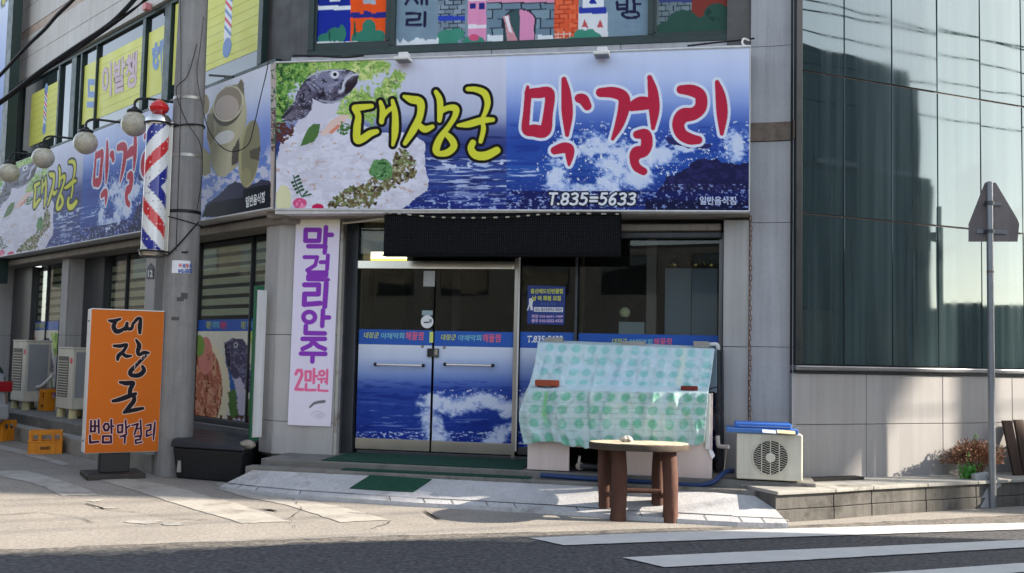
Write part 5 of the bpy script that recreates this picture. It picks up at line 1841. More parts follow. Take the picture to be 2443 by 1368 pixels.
BAN1 = (bars(5.6, [(730, 549), (763, 549), (761, 575), (729, 575), (730, 549)], [(778, 543), (776, 580)], [(778, 561), (792, 561)], [(736, 588), (777, 588), (775, 603)])
        + bars(4.8, [(727, 614), (757, 614), (752, 633), (733, 645)], [(783, 610), (781, 643)], [(765, 626), (781, 626)], [(736, 650), (780, 650), (779, 658.5), (735, 659), (735, 667), (783, 668)])
        + bars(6.2, [(727, 680), (761, 680), (760, 702), (727, 702), (726, 727), (764, 724)], [(779, 677), (775, 732)])
        + [ring_(738, 757, 14, 12.5, 5.4)] + bars(5.6, [(771, 741), (769, 778)], [(771, 758), (785, 758)], [(730, 778), (729, 795), (775, 796)])
        + bars(5.6, [(722, 809), (775, 809)], [(750, 811), (741, 824), (722, 833)], [(750, 818), (760, 827), (775, 833)], [(718, 844), (776, 845)], [(747, 845), (746, 863)]))
BAN2 = (bars(3.9, [(706, 893), (710, 884), (719, 884), (721, 896), (706, 929), (723, 930)])
        + bars(3.3, [(730, 887), (742, 887), (741, 908), (730, 908), (730, 887)], [(750, 881), (749, 914)], [(750, 898), (757, 898)], [(731, 917), (730, 931), (753, 931)])
        + [ring_(768, 891, 6, 5.5, 3)] + bars(2.9, [(759, 905), (776, 904)], [(768, 905), (767, 913)], [(781, 883), (780, 916)], [(776, 911), (780, 911)], [(761, 919), (760, 932), (782, 933)]))


def banner_art(X, Y):
    A = Art(X, Y)
    A.fill(np.ones_like(X), (222, 216, 234))
    A.fill(sm(560, 520, Y) * .7, (236, 232, 190))
    A.fill(sm(905, 1000, Y) * .3, (232, 226, 226))
    wn_ = fbm(X / 2.5, Y / 2.5, 3, 2)
    A.ink(BAN1, (140, 74, 180))
    A.ink(BAN2, (226, 118, 156))
    A.ink([curve([(740, 972, 2.2), (752, 962, 3.2), (774, 958, 3.6)])], (118, 120, 126))
    A.ink([curve([(742, 990, .9), (756, 981, 1.2), (772, 986, 1.0), (780, 994, .7)])], (196, 194, 206))
    A.fill(.25 * np.clip(1 - ((X - 762) / 16) ** 2 - ((Y - 993) / 10) ** 2, 0, 1), (150, 150, 160))
    return A.c


sheet('banner_cloth', FF, bc, yb_, 130, 560, banner_art, bn, M_BANNER, wave=lambda a, b: -.004 - .006 * np.sin(a * 9 + b * 5) * np.sin(b * 7) ** 2 - .008 * b ** 6)
# globe lamps on black arms over the side sign
M_GLOBE = mat('dusty_globe', (196, 190, 170), .25, .22, 9, speck=.1, coat=.4, stain=(120, 112, 94), stain_at=.58)
for x, y, r_, lab in ((22, 413, 22, 'globe lamp at the far end of the row over the side sign'), (103, 377, 23, 'second globe lamp from the far end over the side sign'), (204, 341, 26, 'globe lamp third from the far end, left of the red lettering top'), (320, 296, 28, 'largest globe lamp, beside the barber pole')):
    yo = -1.15
    c = FL.at(x, y, yo)
    R_ = .165
    t_ = thing('globe_lamp', lab, 'lamp', FL, c, 'globe lamps over the side sign')
    MB().ball(c, R_, 24, 16).build('globe', M_GLOBE, t_, smooth=True)
    MB().lathe([(.10, R_ * .93), (.095, R_ * 1.08), (.05, R_ * 1.2), (.03, R_ * 1.35)], c, 18).build('collar', M_BLACK, t_, smooth=True)
    q = [(c[0], yo, c[2] + R_ * 1.3), (c[0], yo, c[2] + R_ * 1.75), (c[0] + .02, yo + .06, c[2] + R_ * 2.05), (c[0] + .08, yo + .2, c[2] + R_ * 2.1), (c[0] + .25, -.3, c[2] + R_ * 2.05)]
    MB().tube(curve(q, 5), .017, 8).build('arm', M_BLACK, t_, smooth=True)

# blade sign and post at the far end of the side street front
bu = [FL.u(x, 200, -.6) for x in (-90, 11, 12, 24)]
bs = thing('blade_sign', 'pale blue sign on a dark post at the far end of the side street', 'sign', FL, (bu[0], -.6, 3.3))
bx(bu[2], bu[3], -.62, -.45, 2.6, 9.0).build('post', M_FRAME, bs)


def blade_art(U, Z):
    A = Art(U, Z)
    A.grad([(3, (60, 78, 140)), (5.0, (84, 104, 164)), (6.6, (150, 164, 206)), (8, (198, 206, 226))], Z)
    d_ = bu[1] - bu[0]
    A.ink([[(bu[1] - .52, 8.42, .07), (bu[1] - .16, 8.38, .07), (bu[1] - .12, 8.2, .07), (bu[1] - .4, 8.1, .07)]], (206, 206, 80), (40, 40, 40), .06, .02)
    return A.c


sheet('sign_face', FL, (bu[0], bu[1], 3.4, 9.0), -.60, 30, 90, blade_art, bs, uz=True)
bx(bu[0], bu[1], -.597, -.5, 3.4, 9.0).build('sign_box', M_SIGNEDGE, bs)
st_ = thing('junction_box', 'rust stained box on the wall end under the far window corner', 'box', FL, (-11.1, -.4, 4.9))
bx(-11.14, -10.98, -.45, -.3, 4.95, 5.3).build('box_body', M_BROWNBAND, st_, bev=.01)
MB().tube([(-11.06, -.4, 4.95), (-11.06, -.42, 4.2), (-11.0, -.5, 3.6)], .02, 6).build('pipe', M_BROWNBAND, st_)
pk = FL.at(1228 / 3.42, 66 / 3.42, -.3)
tag(bx(pk[0] - .06, pk[0] + .06, -.40, -.31, pk[2] - .05, pk[2] + .05).build('pink_tag', mat('faded_pink', (206, 130, 134), .6, .05), fr=FL, pos=pk, bev=.004), 'small faded pink tag under the window head of the side street front', 'tag')
hang('cable', [FL.at(500, 180, -.30), FL.at(530, 182, -.35), FL.at(557, 184, -.4)], .016, 'black pipe stub over the kettles of the side sign', FL)

# ================================================================== concrete pole with its things
pb = ground(412, 1133, 0)
pole = thing('utility_pole', 'grey concrete utility pole standing by the corner', 'utility pole', GF, (pb[0], pb[1], 0))
rb = 43 * pb[1] / FOC
hp = 10.0
rt = 27 * pb[1] / FOC
MB().lathe([(rb, -.1), (rb, .02), (rb + (rt - rb) * .5, hp * .5), (rt, hp)], (pb[0], pb[1], 0), 36).build('shaft', M_CONC, pole, smooth=True)
def pole_r(z):
    return rb + (rt - rb) * z / hp


def pole_z(y):
    d = ray(430, y)
    return CAM[2] + d[2] * pb[1] / d[1]


M_BANDST = mat('steel_band', (168, 164, 158), .4, .1, 6, metal=.7, stain=(110, 80, 60), stain_at=.6)
for y in (239, 375, 508):
    z_ = pole_z(y)
    MB().lathe([(pole_r(z_) + .003, -.02), (pole_r(z_) + .006, -.018), (pole_r(z_) + .006, .018), (pole_r(z_) + .003, .02)], (pb[0], pb[1], z_), 32).build('steel_band' if y != 508 else 'thin_cable_loop', M_BANDST if y != 508 else M_RUBBER, pole, smooth=True)
def ring(y, tilt, r=.009, nm='cable_loop'):
    z_ = pole_z(y)
    q = [(pb[0] + (pole_r(z_) + .012) * math.cos(t), pb[1] + (pole_r(z_) + .012) * math.sin(t), z_ + tilt * math.cos(t)) for t in [2 * math.pi * i / 28 for i in range(29)]]
    MB().tube(q, r, 6, False).build(nm, M_RUBBER, pole, smooth=True)


ring(306, .03)
ring(528, -.05, .006)
pz = lambda x, y, dd: tuple(CAM + ray(x, y) * ((pb[1] - dd) / ray(x, y)[1]))
for q, r_ in (([(470, 105), (448, 180), (420, 215), (445, 290), (478, 345), (482, 420), (470, 500)], .005), ([(486, 40), (478, 110), (470, 180), (484, 260)], .004), ([(398, 612), (430, 580), (474, 530)], .010), ([(430, 0), (432, 120), (430, 300), (424, 480), (420, 600)], .004)):
    MB().tube(curve([pz(x, y, .20) for x, y in q], 6), r_, 6).build('wrapped_cable', M_RUBBER, pole, smooth=True)
# sticker and number plates
zc_ = pole_z(640)
B = MB()
rr_ = pole_r(zc_) + .003
ts = [math.radians(-75 + k * 6.2) for k in range(-5, 6)]
vs = [(pb[0] + rr_ * math.cos(t), pb[1] + rr_ * math.sin(t), z_) for z_ in (pole_z(655), pole_z(625)) for t in ts]
n_ = len(ts)
B.add(vs, [(i, i + 1, n_ + i + 1, n_ + i) for i in range(n_ - 1)]).build('sticker', M_WPRINT, pole)
PFr = Frame((pb[0], pb[1] - rr_ - .004), (1, .18))
for s_, x0, x1, y0, y1, m_ in (('위', 426, 433, 629, 639, M_REDP), ('성', 435, 442, 629, 639, mat('blue_print', (40, 70, 150), .5)), ('방', 444, 450, 629, 639, M_REDP), ('송', 452, 458, 629, 639, MATS['blue_print'] if 'blue_print' in MATS else M_KPRINT), ('842-3003', 425, 458, 642, 652, None)):
    text('lettering', s_, PFr, (x0, y0, x1, y1), -.001 if m_ is not None else -.0012, m_ or MATS['blue_print'], pole, .04)
for x, y, a, b_ in ((449, 708, 9, 7), (430, 762, 10, 4), (441, 716, 9, 5)):
    zz = pole_z(y)
    r2 = pole_r(zz) + .0015
    B = MB()
    t0 = math.asin(max(-.95, min(.95, ((x - (412 + (1133 - y) * .041)) / (43 - (1133 - y) * .010))))) - math.pi / 2
    ts = [t0 + (k - 2) * a / 90 for k in range(5)]
    hh = b_ * 12 / FOC
    vs = [(pb[0] + r2 * math.cos(t), pb[1] + r2 * math.sin(t), z_) for z_ in (zz - hh, zz + hh) for t in ts]
    B.add(vs, [(i, i + 1, 6 + i, 5 + i) for i in range(4)]).build('paper_remnant', mat('torn_paper', (84, 82, 82), .9, .3, 30), pole)

# number plate on the side street pillar
np_ = thing('number_plate', 'small grey house-shaped plate with number 12 on the pillar', 'plate', FL, FL.at(358, 665, -.36))
q = [FL.at(*c, -.362) for c in ((350, 666), (366, 665), (367, 640), (359, 629), (351, 640))]
MB().prism([(a[0], a[2]) for a in q], 'y', -.366, -.353).build('plate', mat('plate_grey', (70, 72, 76), .5, .1), np_)
text('lettering', '12', FL, (353, 645, 364, 661), -.368, M_WPRINT, np_, .03)

# barber pole strapped to the concrete pole
bt = CAM + ray(372, 425) * ((pb[1] - .14) / ray(372, 425)[1])
bpz = lambda y: float((CAM + ray(372, y) * (bt[1] / ray(372, y)[1]))[2])
bz0, bz1 = bpz(597), bpz(300)
br = 27.5 * bt[1] / FOC
bp = thing('barber_pole', 'red white and blue barber pole with a red knob on the concrete pole', 'barber pole', GF, (bt[0], bt[1], bpz(614)))
nA, nZ = 64, 150
zz, aa = np.linspace(bz0, bz1, nZ), np.linspace(0, 2 * math.pi, nA + 1)
AA, ZZ = np.meshgrid(aa, zz)
px_, py_ = bt[0] + br * np.cos(AA), bt[1] + br * np.sin(AA)
zm = bpz(448)
per = (bpz(300) - bpz(440))
xs_ = np.cos(AA)            # -1 left, 1 right as seen from the street
ang = (np.arctan2(np.sin(AA + math.pi / 2), np.cos(AA + math.pi / 2))) * br
ph = (np.abs(ZZ - zm) - ang * 1.05) / per
fr1 = np.mod(ph + .16, 1)
C_ = np.full(ZZ.shape + (3,), 228.0)
C_[(fr1 < .24)] = (40, 48, 140)
C_[(fr1 >= .5) & (fr1 < .74)] = (204, 54, 58)
nst = vnoise(np.floor(ang / .05) + 40, np.floor(ZZ / .09), 5)
du, dz_ = np.mod(ang / .05, 1) - .5, np.mod(ZZ / .09, 1) - .5
star = (np.abs(du) ** .6 * 1.3 + np.abs(dz_) ** .6 * 1.3 < .52) & (nst > .45)
C_[star & (fr1 >= .24) & (fr1 < .5)] = (140, 140, 150)
C_[star & ~((fr1 >= .24) & (fr1 < .5)) & ((fr1 < .24) | (fr1 < .74))] = (232, 232, 236)
cl_ = C_ / 255
cl_ = np.where(cl_ <= .04045, cl_ / 12.92, ((cl_ + .055) / 1.055) ** 2.4)
vs = np.stack([px_ - bt[0], py_ - bt[1], ZZ - bpz(614)], -1).reshape(-1, 3)
n_ = nA + 1
fs = [(j * n_ + i, j * n_ + i + 1, (j + 1) * n_ + i + 1, (j + 1) * n_ + i) for j in range(nZ - 1) for i in range(nA)]
me = bpy.data.meshes.new('striped_cylinder')
me.from_pydata(vs.tolist(), [], fs)
at_ = me.color_attributes.new('art', 'FLOAT_COLOR', 'POINT')
rg = np.ones((len(vs), 4), np.float32)
rg[:, :3] = cl_.reshape(-1, 3)
at_.data.foreach_set('color', rg.ravel())
me.shade_smooth()
me.materials.append(print_mat('glossy_cylinder', .07, .02))
o = bpy.data.objects.new('striped_cylinder', me)
COL.objects.link(o)
o.parent = bp
OFF[o], FRM[o] = OFF[bp], GF
cb_ = (bt[0], bt[1], 0)
MB().lathe([(br * .6, bpz(616)), (br * 1.02, bpz(612)), (br * 1.12, bpz(606)), (br * 1.12, bpz(598)), (br * 1.0, bpz(597))], cb_, 32).build('base_cap', M_STEELB, bp, smooth=True)
MB().lathe([(br * 1.03, bpz(300)), (br * 1.14, bpz(296)), (br * 1.1, bpz(285)), (br * .85, bpz(276)), (br * .5, bpz(272)), (br * .3, bpz(270))], cb_, 32).build('top_cap', M_STEEL, bp, smooth=True)
MB().lathe([(br * .45, bpz(272)), (br * .76, bpz(266)), (br * .86, bpz(258)), (br * .76, bpz(250)), (br * .42, bpz(243)), (br * .12, bpz(238)), (.001, bpz(235))], cb_, 28).build('red_knob', mat('red_glass', (196, 34, 38), .15, .05, 3, coat=.5), bp, smooth=True)
for y in (296, 601):
    z_ = bpz(y)
    q = [(bt[0] + br * 1.16 * math.cos(t), bt[1] + br * 1.16 * math.sin(t), z_) for t in [math.pi * 2 * i / 28 for i in range(29)]]
    MB().tube(q, .012, 6, False).build('strap', M_BLACK, bp, smooth=True)
    MB().tube([(bt[0] + br * 1.1, bt[1], z_), (pb[0] - .05, pb[1] - pole_r(z_) * .9, z_ - .01), (pb[0] + .12, pb[1] - pole_r(z_) * .92, z_)], .013, 6).build('strap_end', M_BLACK, bp, smooth=True)
bx(bt[0] + br * .95, bt[0] + br * 1.35, bt[1] - .01, bt[1] + .07, bpz(606), bpz(290)).build('back_channel', M_STEELB, bp, bev=.006)
# ================================================================== things on the ground
def sp(x, y, z=0.0):
    return tuple(ground(x, y, z))


# orange light-box sign
gc = ground(288, 1137, 0)
OFr = Frame(gc, (.86, .51))
fr_y = -.0
yo = -.15
c_ = [OFr.at(*q, yo) for q in ((220, 737), (395, 742), (377, 1080), (199, 1082))]
ox0, ox1 = (c_[0][0] + c_[3][0]) / 2, (c_[1][0] + c_[2][0]) / 2
oz0, oz1 = (c_[2][2] + c_[3][2]) / 2, (c_[0][2] + c_[1][2]) / 2
ob = thing('light_box_sign', 'orange light-box sign with black brush lettering beside the concrete pole', 'sign', OFr, (0, 0, 0))
bx(ox0, ox1, yo + .012, yo + .26, oz0, oz1).build('box', mat('white_box', (222, 222, 222), .4, .04, 3), ob, bev=.012)
for dy in (.06, .13, .20):
    bx(ox0 - .004, ox0 + .01, yo + dy, yo + dy + .012, oz0 + .01, oz1 - .01).build('side_rib', M_WHITE, ob)
for z_ in (oz0 + .14, oz1 - .14):
    MB().ball((ox0 - .003, yo + .10, z_), .012, 8, 6).build('screw', M_DARKALU, ob, smooth=True)
ST1 = zs([
    [(310, 140, 6), (345, 145, 12), (395, 128, 7)], [(362, 150, 9), (345, 185, 13), (365, 220, 14), (400, 215, 12), (432, 190, 7)],
    [(432, 205, 11), (446, 160, 9), (444, 196, 11), (478, 200, 10), (490, 160, 8)], [(484, 175, 7), (520, 130, 10), (545, 128, 9), (540, 180, 13), (540, 232, 9)],
    [(348, 328, 8), (395, 330, 11), (442, 320, 9), (420, 365, 10), (382, 402, 12), (376, 432, 8)], [(412, 385, 9), (440, 405, 11), (476, 402, 6)],
    [(513, 285, 7), (535, 325, 13), (525, 370, 12), (535, 395, 9), (570, 378, 11), (605, 380, 7)],
    [(600, 384, 8), (560, 425, 9), (505, 480, 11), (470, 520, 13), (480, 546, 12), (535, 545, 14), (570, 512, 13), (560, 482, 9)],
    [(393, 598, 8), (440, 606, 14), (490, 604, 12), (470, 650, 13), (468, 690, 12), (500, 690, 9)],
    [(340, 738, 9), (385, 728, 13), (450, 705, 14), (508, 684, 10)],
    [(496, 692, 10), (496, 735, 13), (462, 780, 13), (424, 822, 9)], [(426, 822, 8), (490, 806, 12), (562, 792, 9)],
], 160, 720, 3.11)
ST1 = [[(x, y, r_ * 1.3) for x, y, r_ in st_] for st_ in ST1]
ST2 = zs([
    [(178, 885, 8), (176, 965, 9)], [(207, 885, 8), (206, 962, 9)], [(176, 925, 7), (206, 925, 7)], [(176, 964, 8), (206, 964, 8)], [(234, 878, 8), (236, 975, 8)], [(210, 925, 7), (234, 922, 7)], [(170, 995, 9), (172, 1046, 10)], [(172, 1046, 10), (234, 1040, 8)],
    [(305, 908, 8), (285, 905, 8), (270, 928, 9), (280, 955, 9), (302, 955, 9), (312, 930, 8), (303, 908, 8)], [(328, 878, 8), (330, 975, 8)], [(330, 925, 7), (346, 924, 7)], [(266, 998, 8), (266, 1046, 9)], [(266, 1046, 9), (326, 1044, 9)], [(326, 1044, 9), (326, 998, 8)], [(326, 998, 8), (266, 998, 8)],
    [(376, 918, 7), (378, 972, 8)], [(376, 918, 7), (412, 914, 8)], [(412, 914, 8), (408, 968, 8)], [(378, 972, 8), (408, 968, 8)], [(434, 880, 7), (440, 985, 8)], [(438, 940, 7), (466, 918, 6)], [(395, 1002, 7), (430, 992, 9)], [(430, 992, 9), (427, 1050, 7)],
    [(482, 918, 6), (525, 908, 9)], [(525, 908, 9), (500, 985, 7)], [(545, 880, 7), (550, 985, 8)], [(520, 945, 6), (548, 938, 6)], [(505, 1002, 7), (548, 996, 8)], [(548, 996, 8), (542, 1022, 7)], [(542, 1022, 7), (508, 1028, 7)], [(508, 1028, 7), (510, 1052, 7)], [(510, 1052, 7), (555, 1042, 6)],
    [(588, 920, 6), (622, 912, 8)], [(622, 912, 8), (620, 950, 8)], [(620, 950, 8), (590, 960, 7)], [(590, 960, 7), (590, 998, 8)], [(590, 998, 8), (628, 985, 6)], [(652, 892, 6), (646, 960, 9)], [(646, 960, 9), (640, 1025, 5)],
], 160, 720, 3.11, False)


def orange_art(X, Y):
    A = Art(X, Y)
    A.fill(np.ones_like(X), (190, 104, 44))
    A.fill(.10 * sm(900, 1080, Y), (150, 80, 30))
    A.ink(ST1, (20, 20, 30), (206, 178, 160), 1.9)
    A.ink(ST2, (56, 18, 44), (206, 186, 186), 1.6)
    n = fbm(X / 3, Y / 9, 2)
    d = A.sdf([ST1[7][:14]])
    A.fill((d < 0) & (n > .60) & (Y > 845) & (Y < 880), (150, 140, 140))
    return A.c


sheet('sign_face', OFr, (ox0 + .006, ox1 - .006, oz0 + .008, oz1 - .008), yo + .008, 260, 480, orange_art, ob, print_mat('lightbox_face', .35, .03))
bx(ox0, ox1, yo + .004, yo + .010, oz1 - .007, oz1 + .002).build('face_trim', M_WHITE, ob)
bx(ox0 + .22 * (ox1 - ox0), ox0 + .62 * (ox1 - ox0), yo + .04, yo + .2, .06, oz0 - .002).build('stem', M_BLACK, ob, bev=.01)
bx(ox0 + .02, ox0 + .80 * (ox1 - ox0), yo - .16, yo + .42, .0, .06).build('base_plate', mat('rusty_base', (48, 42, 38), .6, .25, 8, stain=(96, 64, 40), stain_at=.6), ob, bev=.01)

# black tub bin by the pole
b0, b1, b2, b3 = [np.array(sp(x, y)) for x, y in ((412, 1143), (575, 1156), (640, 1118), (470, 1110))]
zt0 = float((CAM + ray(408, 1066) * (b0[1] / ray(408, 1066)[1]))[2])
bi = thing('rubbish_tub', 'black plastic tub with a lid between the pole and the corner pillar', 'bin', GF, (float(b0[0]), float(b0[1]), 0))
ctr = (b0 + b1 + b2 + b3) / 4
lo = [tuple(ctr + (p - ctr) * .93) for p in (b0, b1, b2, b3)]
hi = [tuple(ctr + (p - ctr) * 1.03 + np.array([0, 0, zt0])) for p in (b0, b1, b2, b3)]
MB().hexa(lo, hi).build('tub', mat('black_tub', (34, 35, 38), .5, .15, 3, streak=.2), bi, bev=.03, seg=3)
hi2 = [tuple(ctr + (p - ctr) * 1.08 + np.array([0, 0, zt0 + .002])) for p in (b0, b1, b2, b3)]
hi3 = [tuple(ctr + (p - ctr) * 1.05 + np.array([0, 0, zt0 + .05 + (.04 if i in (0, 3) else 0)])) for i, p in enumerate((b0, b1, b2, b3))]
MB().hexa(hi2, hi3).build('lid', mat('dark_blue_lid', (42, 44, 52), .45, .15, 3), bi, bev=.02, seg=3)
pm = CAM + ray(428, 1112) * ((b0[1] - .02) / ray(428, 1112)[1])
MB().hexa([(pm[0] - .03, pm[1] + .00, pm[2] - .07), (pm[0] + .02, pm[1] - .02, pm[2] - .07), (pm[0] + .02, pm[1] + .02, pm[2] - .07), (pm[0] - .03, pm[1] + .03, pm[2] - .07)], [(pm[0] - .02, pm[1] + .0, pm[2] + .06), (pm[0] + .02, pm[1] - .02, pm[2] + .06), (pm[0] + .02, pm[1] + .02, pm[2] + .06), (pm[0] - .02, pm[1] + .03, pm[2] + .06)]).build('torn_label', M_WORNPAINT, bi)

# yellow drink crates
M_CRATE = mat('yellow_crate', (226, 142, 28), .45, .08, 4)
M_CRATED = mat('crate_inside', (150, 84, 18), .6, .1, 4)
M_CRPRINT = mat('crate_print', (90, 60, 20), .6, .1, 4)


def crate(lab, org, ang, L_=.46, W_=.33, H_=.31, full=True):
    fr = Frame(org, (math.cos(ang), math.sin(ang)))
    t_ = thing('drink_crate', lab, 'crate', fr, (0, 0, float(org[2])), 'yellow drink crates')
    z0 = float(org[2])
    zt_ = z0 + H_
    B = MB()
    B.box(.01, L_ - .01, .01, W_ - .01, z0 + .01, z0 + .03)
    B.build('floor', M_CRATED, t_)
    zm_ = z0 + H_ * .56
    for nm, (x0, x1, y0, y1), nW in (('long_side', (0, L_, 0, .02), 3), ('long_side', (0, L_, W_ - .02, W_), 3), ('short_side', (0, .02, .021, W_ - .021), 2), ('short_side', (L_ - .02, L_, .021, W_ - .021), 2)):
        B = MB()
        B.box(x0, x1, y0, y1, z0, zm_)
        B.box(x0, x1, y0, y1, zt_ - .05, zt_)
        lx = nm == 'long_side'
        a0, a1 = (x0, x1) if lx else (y0, y1)
        cuts = [(0, .14), (.34, .40), (.66, .72), (.88, 1)] if nW == 3 and False else ([(0, .12), (.28, .38), (.68, .76), (.92, 1)] if nW == 3 else [(0, .16), (.46, .54), (.84, 1)])
        for c0, c1 in cuts:
            p, q = a0 + (a1 - a0) * c0, a0 + (a1 - a0) * c1
            B.box(*((p, q, y0, y1) if lx else (x0, x1, p, q)), zm_ + .001, zt_ - .051)
        B.box(*((x0 - .006, x1 + .006, y0 - .006, y1 + .004) if lx else (x0 - .006, x1 + .006, y0, y1)), zm_ - .012, zm_ + .004)
        for c0 in (.0, .22, .78, .96):
            p = a0 + (a1 - a0) * c0
            B.box(*((p, p + .018, y0 - .005, y1 + .003) if lx else (x0 - .005, x1 + .005, p, p + .015)), z0, zm_ - .013)
        B.build(nm, M_CRATE, t_, bev=.004, seg=1)
    for k in range(6):
        bx(L_ * (.36 + .05 * k), L_ * (.395 + .05 * k), -.0065, -.0055, z0 + .065, z0 + .105).build('print_mark', M_CRPRINT, t_)
    return t_


ca = np.array(sp(66, 1085))
cb2 = np.array(sp(127, 1083))
crate('yellow drink crate standing on the road edge line', ca, math.atan2(cb2[1] - ca[1] - .06, cb2[0] - ca[0]), L_=.42)
p = FL.world(FL.at(92, 968, -.45))
crate('yellow drink crate up on the walkway between two air conditioners', np.array([p[0], p[1], ZP]), -.75, .30, .40, .36)
p = np.array(sp(-60, 1052))
crate('yellow drink crate cut off by the picture edge near the parked car', p, -.2)

# air-conditioner outdoor units on the walkway
M_AC = mat('ac_casing', (206, 202, 186), .45, .06, 3, streak=.15)
M_ACS = mat('ac_casing_side', (146, 147, 150), .45, .06, 3)
def grille(par, c, R_, fr, y, m_hub):
    """round fan guard: dark well, wavy vanes, spokes, hub"""
    MB().lathe([(R_, 0), (R_, .006)], (c[0], y - .001, c[1]), 40, 'y').build('fan_well', M_BLACK, par)
    V = MB()
    n = 7
    for k in range(-n, n + 1):
        zc = k * R_ / n * .95
        hw = math.sqrt(max(0, R_ * R_ - zc * zc)) * .98
        if hw < .02:
            continue
        st = max(4, int(hw / .012))
        for i in range(st):
            xa, xb = -hw + 2 * hw * i / st, -hw + 2 * hw * (i + 1) / st
            wv = lambda x: .012 * math.sin(x * 2 * math.pi / .085)
            V.hexa([(c[0] + xa, y - .018, c[1] + zc + wv(xa)), (c[0] + xb, y - .018, c[1] + zc + wv(xb)), (c[0] + xb, y - .009, c[1] + zc + wv(xb)), (c[0] + xa, y - .009, c[1] + zc + wv(xa))],
                   [(c[0] + xa, y - .018, c[1] + zc + wv(xa) + .005), (c[0] + xb, y - .018, c[1] + zc + wv(xb) + .005), (c[0] + xb, y - .009, c[1] + zc + wv(xb) + .005), (c[0] + xa, y - .009, c[1] + zc + wv(xa) + .005)])
    V.build('guard_vanes', m_hub, par)
    S_ = MB()
    for dx in (-.5, 0, .5):
        h_ = math.sqrt(R_ * R_ - (dx * R_) ** 2)
        S_.box(c[0] + dx * R_ - .004, c[0] + dx * R_ + .004, y - .021, y - .008, c[1] - h_, c[1] + h_)
    S_.build('guard_spokes', m_hub, par)
    MB().lathe([(R_ * .28, 0), (R_ * .27, .018), (R_ * .22, .022)], (c[0], y - .008, c[1]), 24, 'y').build('hub', m_hub, par, smooth=True)
    rg_ = [(c[0] + (R_ + .004) * math.cos(t), y - .008, c[1] + (R_ + .004) * math.sin(t)) for t in [2 * math.pi * i / 40 for i in range(41)]]
    MB().tube(rg_, .008, 6, False).build('guard_ring', m_hub, par, smooth=True)


def tall_unit(lab, u_, y_, w_, d_, h_, twist=None):
    t_ = thing('outdoor_unit', lab, 'air conditioner', FL, (u_, y_, ZP), 'tall outdoor units on the walkway')
    z0 = ZP + .14
    bx(u_, u_ + w_, y_, y_ + d_, z0, z0 + h_).build('casing', M_AC, t_, bev=.012)
    bx(u_ + w_ + .001, u_ + w_ + .004, y_ + .04, y_ + d_ - .04, z0 + .18, z0 + h_ - .05).build('side_panel', M_ACS, t_)
    bx(u_ - .008, u_ + w_ + .008, y_ - .008, y_ + d_ + .008, z0 + h_ + .001, z0 + h_ + .025).build('top_plate', M_AC, t_, bev=.006)
    bx(u_ + .05, u_ + w_ * .72, y_ - .006, y_ - .001, z0 + .18, z0 + h_ - .12).build('intake_grille', mat('dark_grille', (92, 88, 82), .6, .2, 20), t_)
    for k in range(14):
        z_ = z0 + .20 + k * (h_ - .36) / 14
        bx(u_ + .05, u_ + w_ * .72, y_ - .012, y_ - .0065, z_, z_ + .012).build('louvre', M_AC, t_)
    MB().lathe([(.05, 0), (.045, .004)], (u_ + w_ * .88, y_ - .001, z0 + h_ - .18), 16, 'y').build('red_badge', M_REDP, t_)
    for xx in (u_ + .06, u_ + w_ - .10):
        for yy_ in (y_ + .03, y_ + d_ - .12):
            MB().lathe([(.07, 0), (.055, .139)], (xx, yy_ + .04, ZP), 12).build('foot', mat('cream_foot', (206, 196, 150), .7, .1), t_)
    MB().tube(curve([(u_ + w_, y_ + d_ * .5, z0 + .25), (u_ + w_ + .12, y_ + d_ * .6, z0 + .28), (u_ + w_ + .25, y_ + d_ * .9, z0 + .45)], 5), .028, 8).build('pipe', M_WHITE, t_, smooth=True)
    return t_


ua = FL.u(166, 990, -.72)
tall_unit('cream outdoor unit on feet nearest the orange sign', ua - .62, -.72, .66, .42, .92)
ub = FL.u(58, 960, -.66)
tall_unit('cream outdoor unit behind the parked car', ub - .75, -.66, .72, .40, 1.02)

# parked car, cut by the frame
cf = Frame(FL.world((FL.u(33, 900, -1.35), -1.35, 0)), -FL.t)             # x runs away from the viewer along the kerb
cp = thing('parked_car', 'silver car with a red tail lamp parked along the walkway, cut off by the frame', 'car', cf, (0, 0, 0))
M_CARP = mat('silver_paint', (176, 178, 182), .22, .04, 3, metal=.35, coat=.6)
W2 = 1.7
# cf.y points to the street or the wall: find the street side
sgn = 1 if float((cf.y) @ (-FL.y)) > 0 else -1
def car_prof(z):
    return z


B = MB()
stations = [(0.0, .36, .62, .98, .10), (.10, .26, .60, 1.02, .04), (.5, .22, .60, 1.05, .0), (1.2, .22, .60, 1.06, .0), (2.6, .22, .60, 1.02, .0), (3.4, .22, .58, .95, .02), (4.1, .24, .56, .86, .06), (4.3, .36, .55, .70, .16)]
n_s = len(stations)
vs, fs = [], []
for x, zl, zmid, zh, ins in stations:
    ya, yb2 = ins, W2 - ins
    row = [(ya + .10, zl), (ya, zl + .10), (ya - .0, zmid), (ya + .05, zh), (ya + .16, zh + .02), (yb2 - .16, zh + .02), (yb2 - .05, zh), (yb2, zmid), (yb2, zl + .10), (yb2 - .10, zl)]
    vs += [(x, sgn * y, z) for y, z in row]
for i in range(n_s - 1):
    for k in range(10):
        fs.append((i * 10 + k, i * 10 + (k + 1) % 10, (i + 1) * 10 + (k + 1) % 10, (i + 1) * 10 + k))
fs += [tuple(range(9, -1, -1)), tuple((n_s - 1) * 10 + k for k in range(10))]
B.add(vs, fs)
B.build('body', M_CARP, cp, smooth=True, bev=.02)
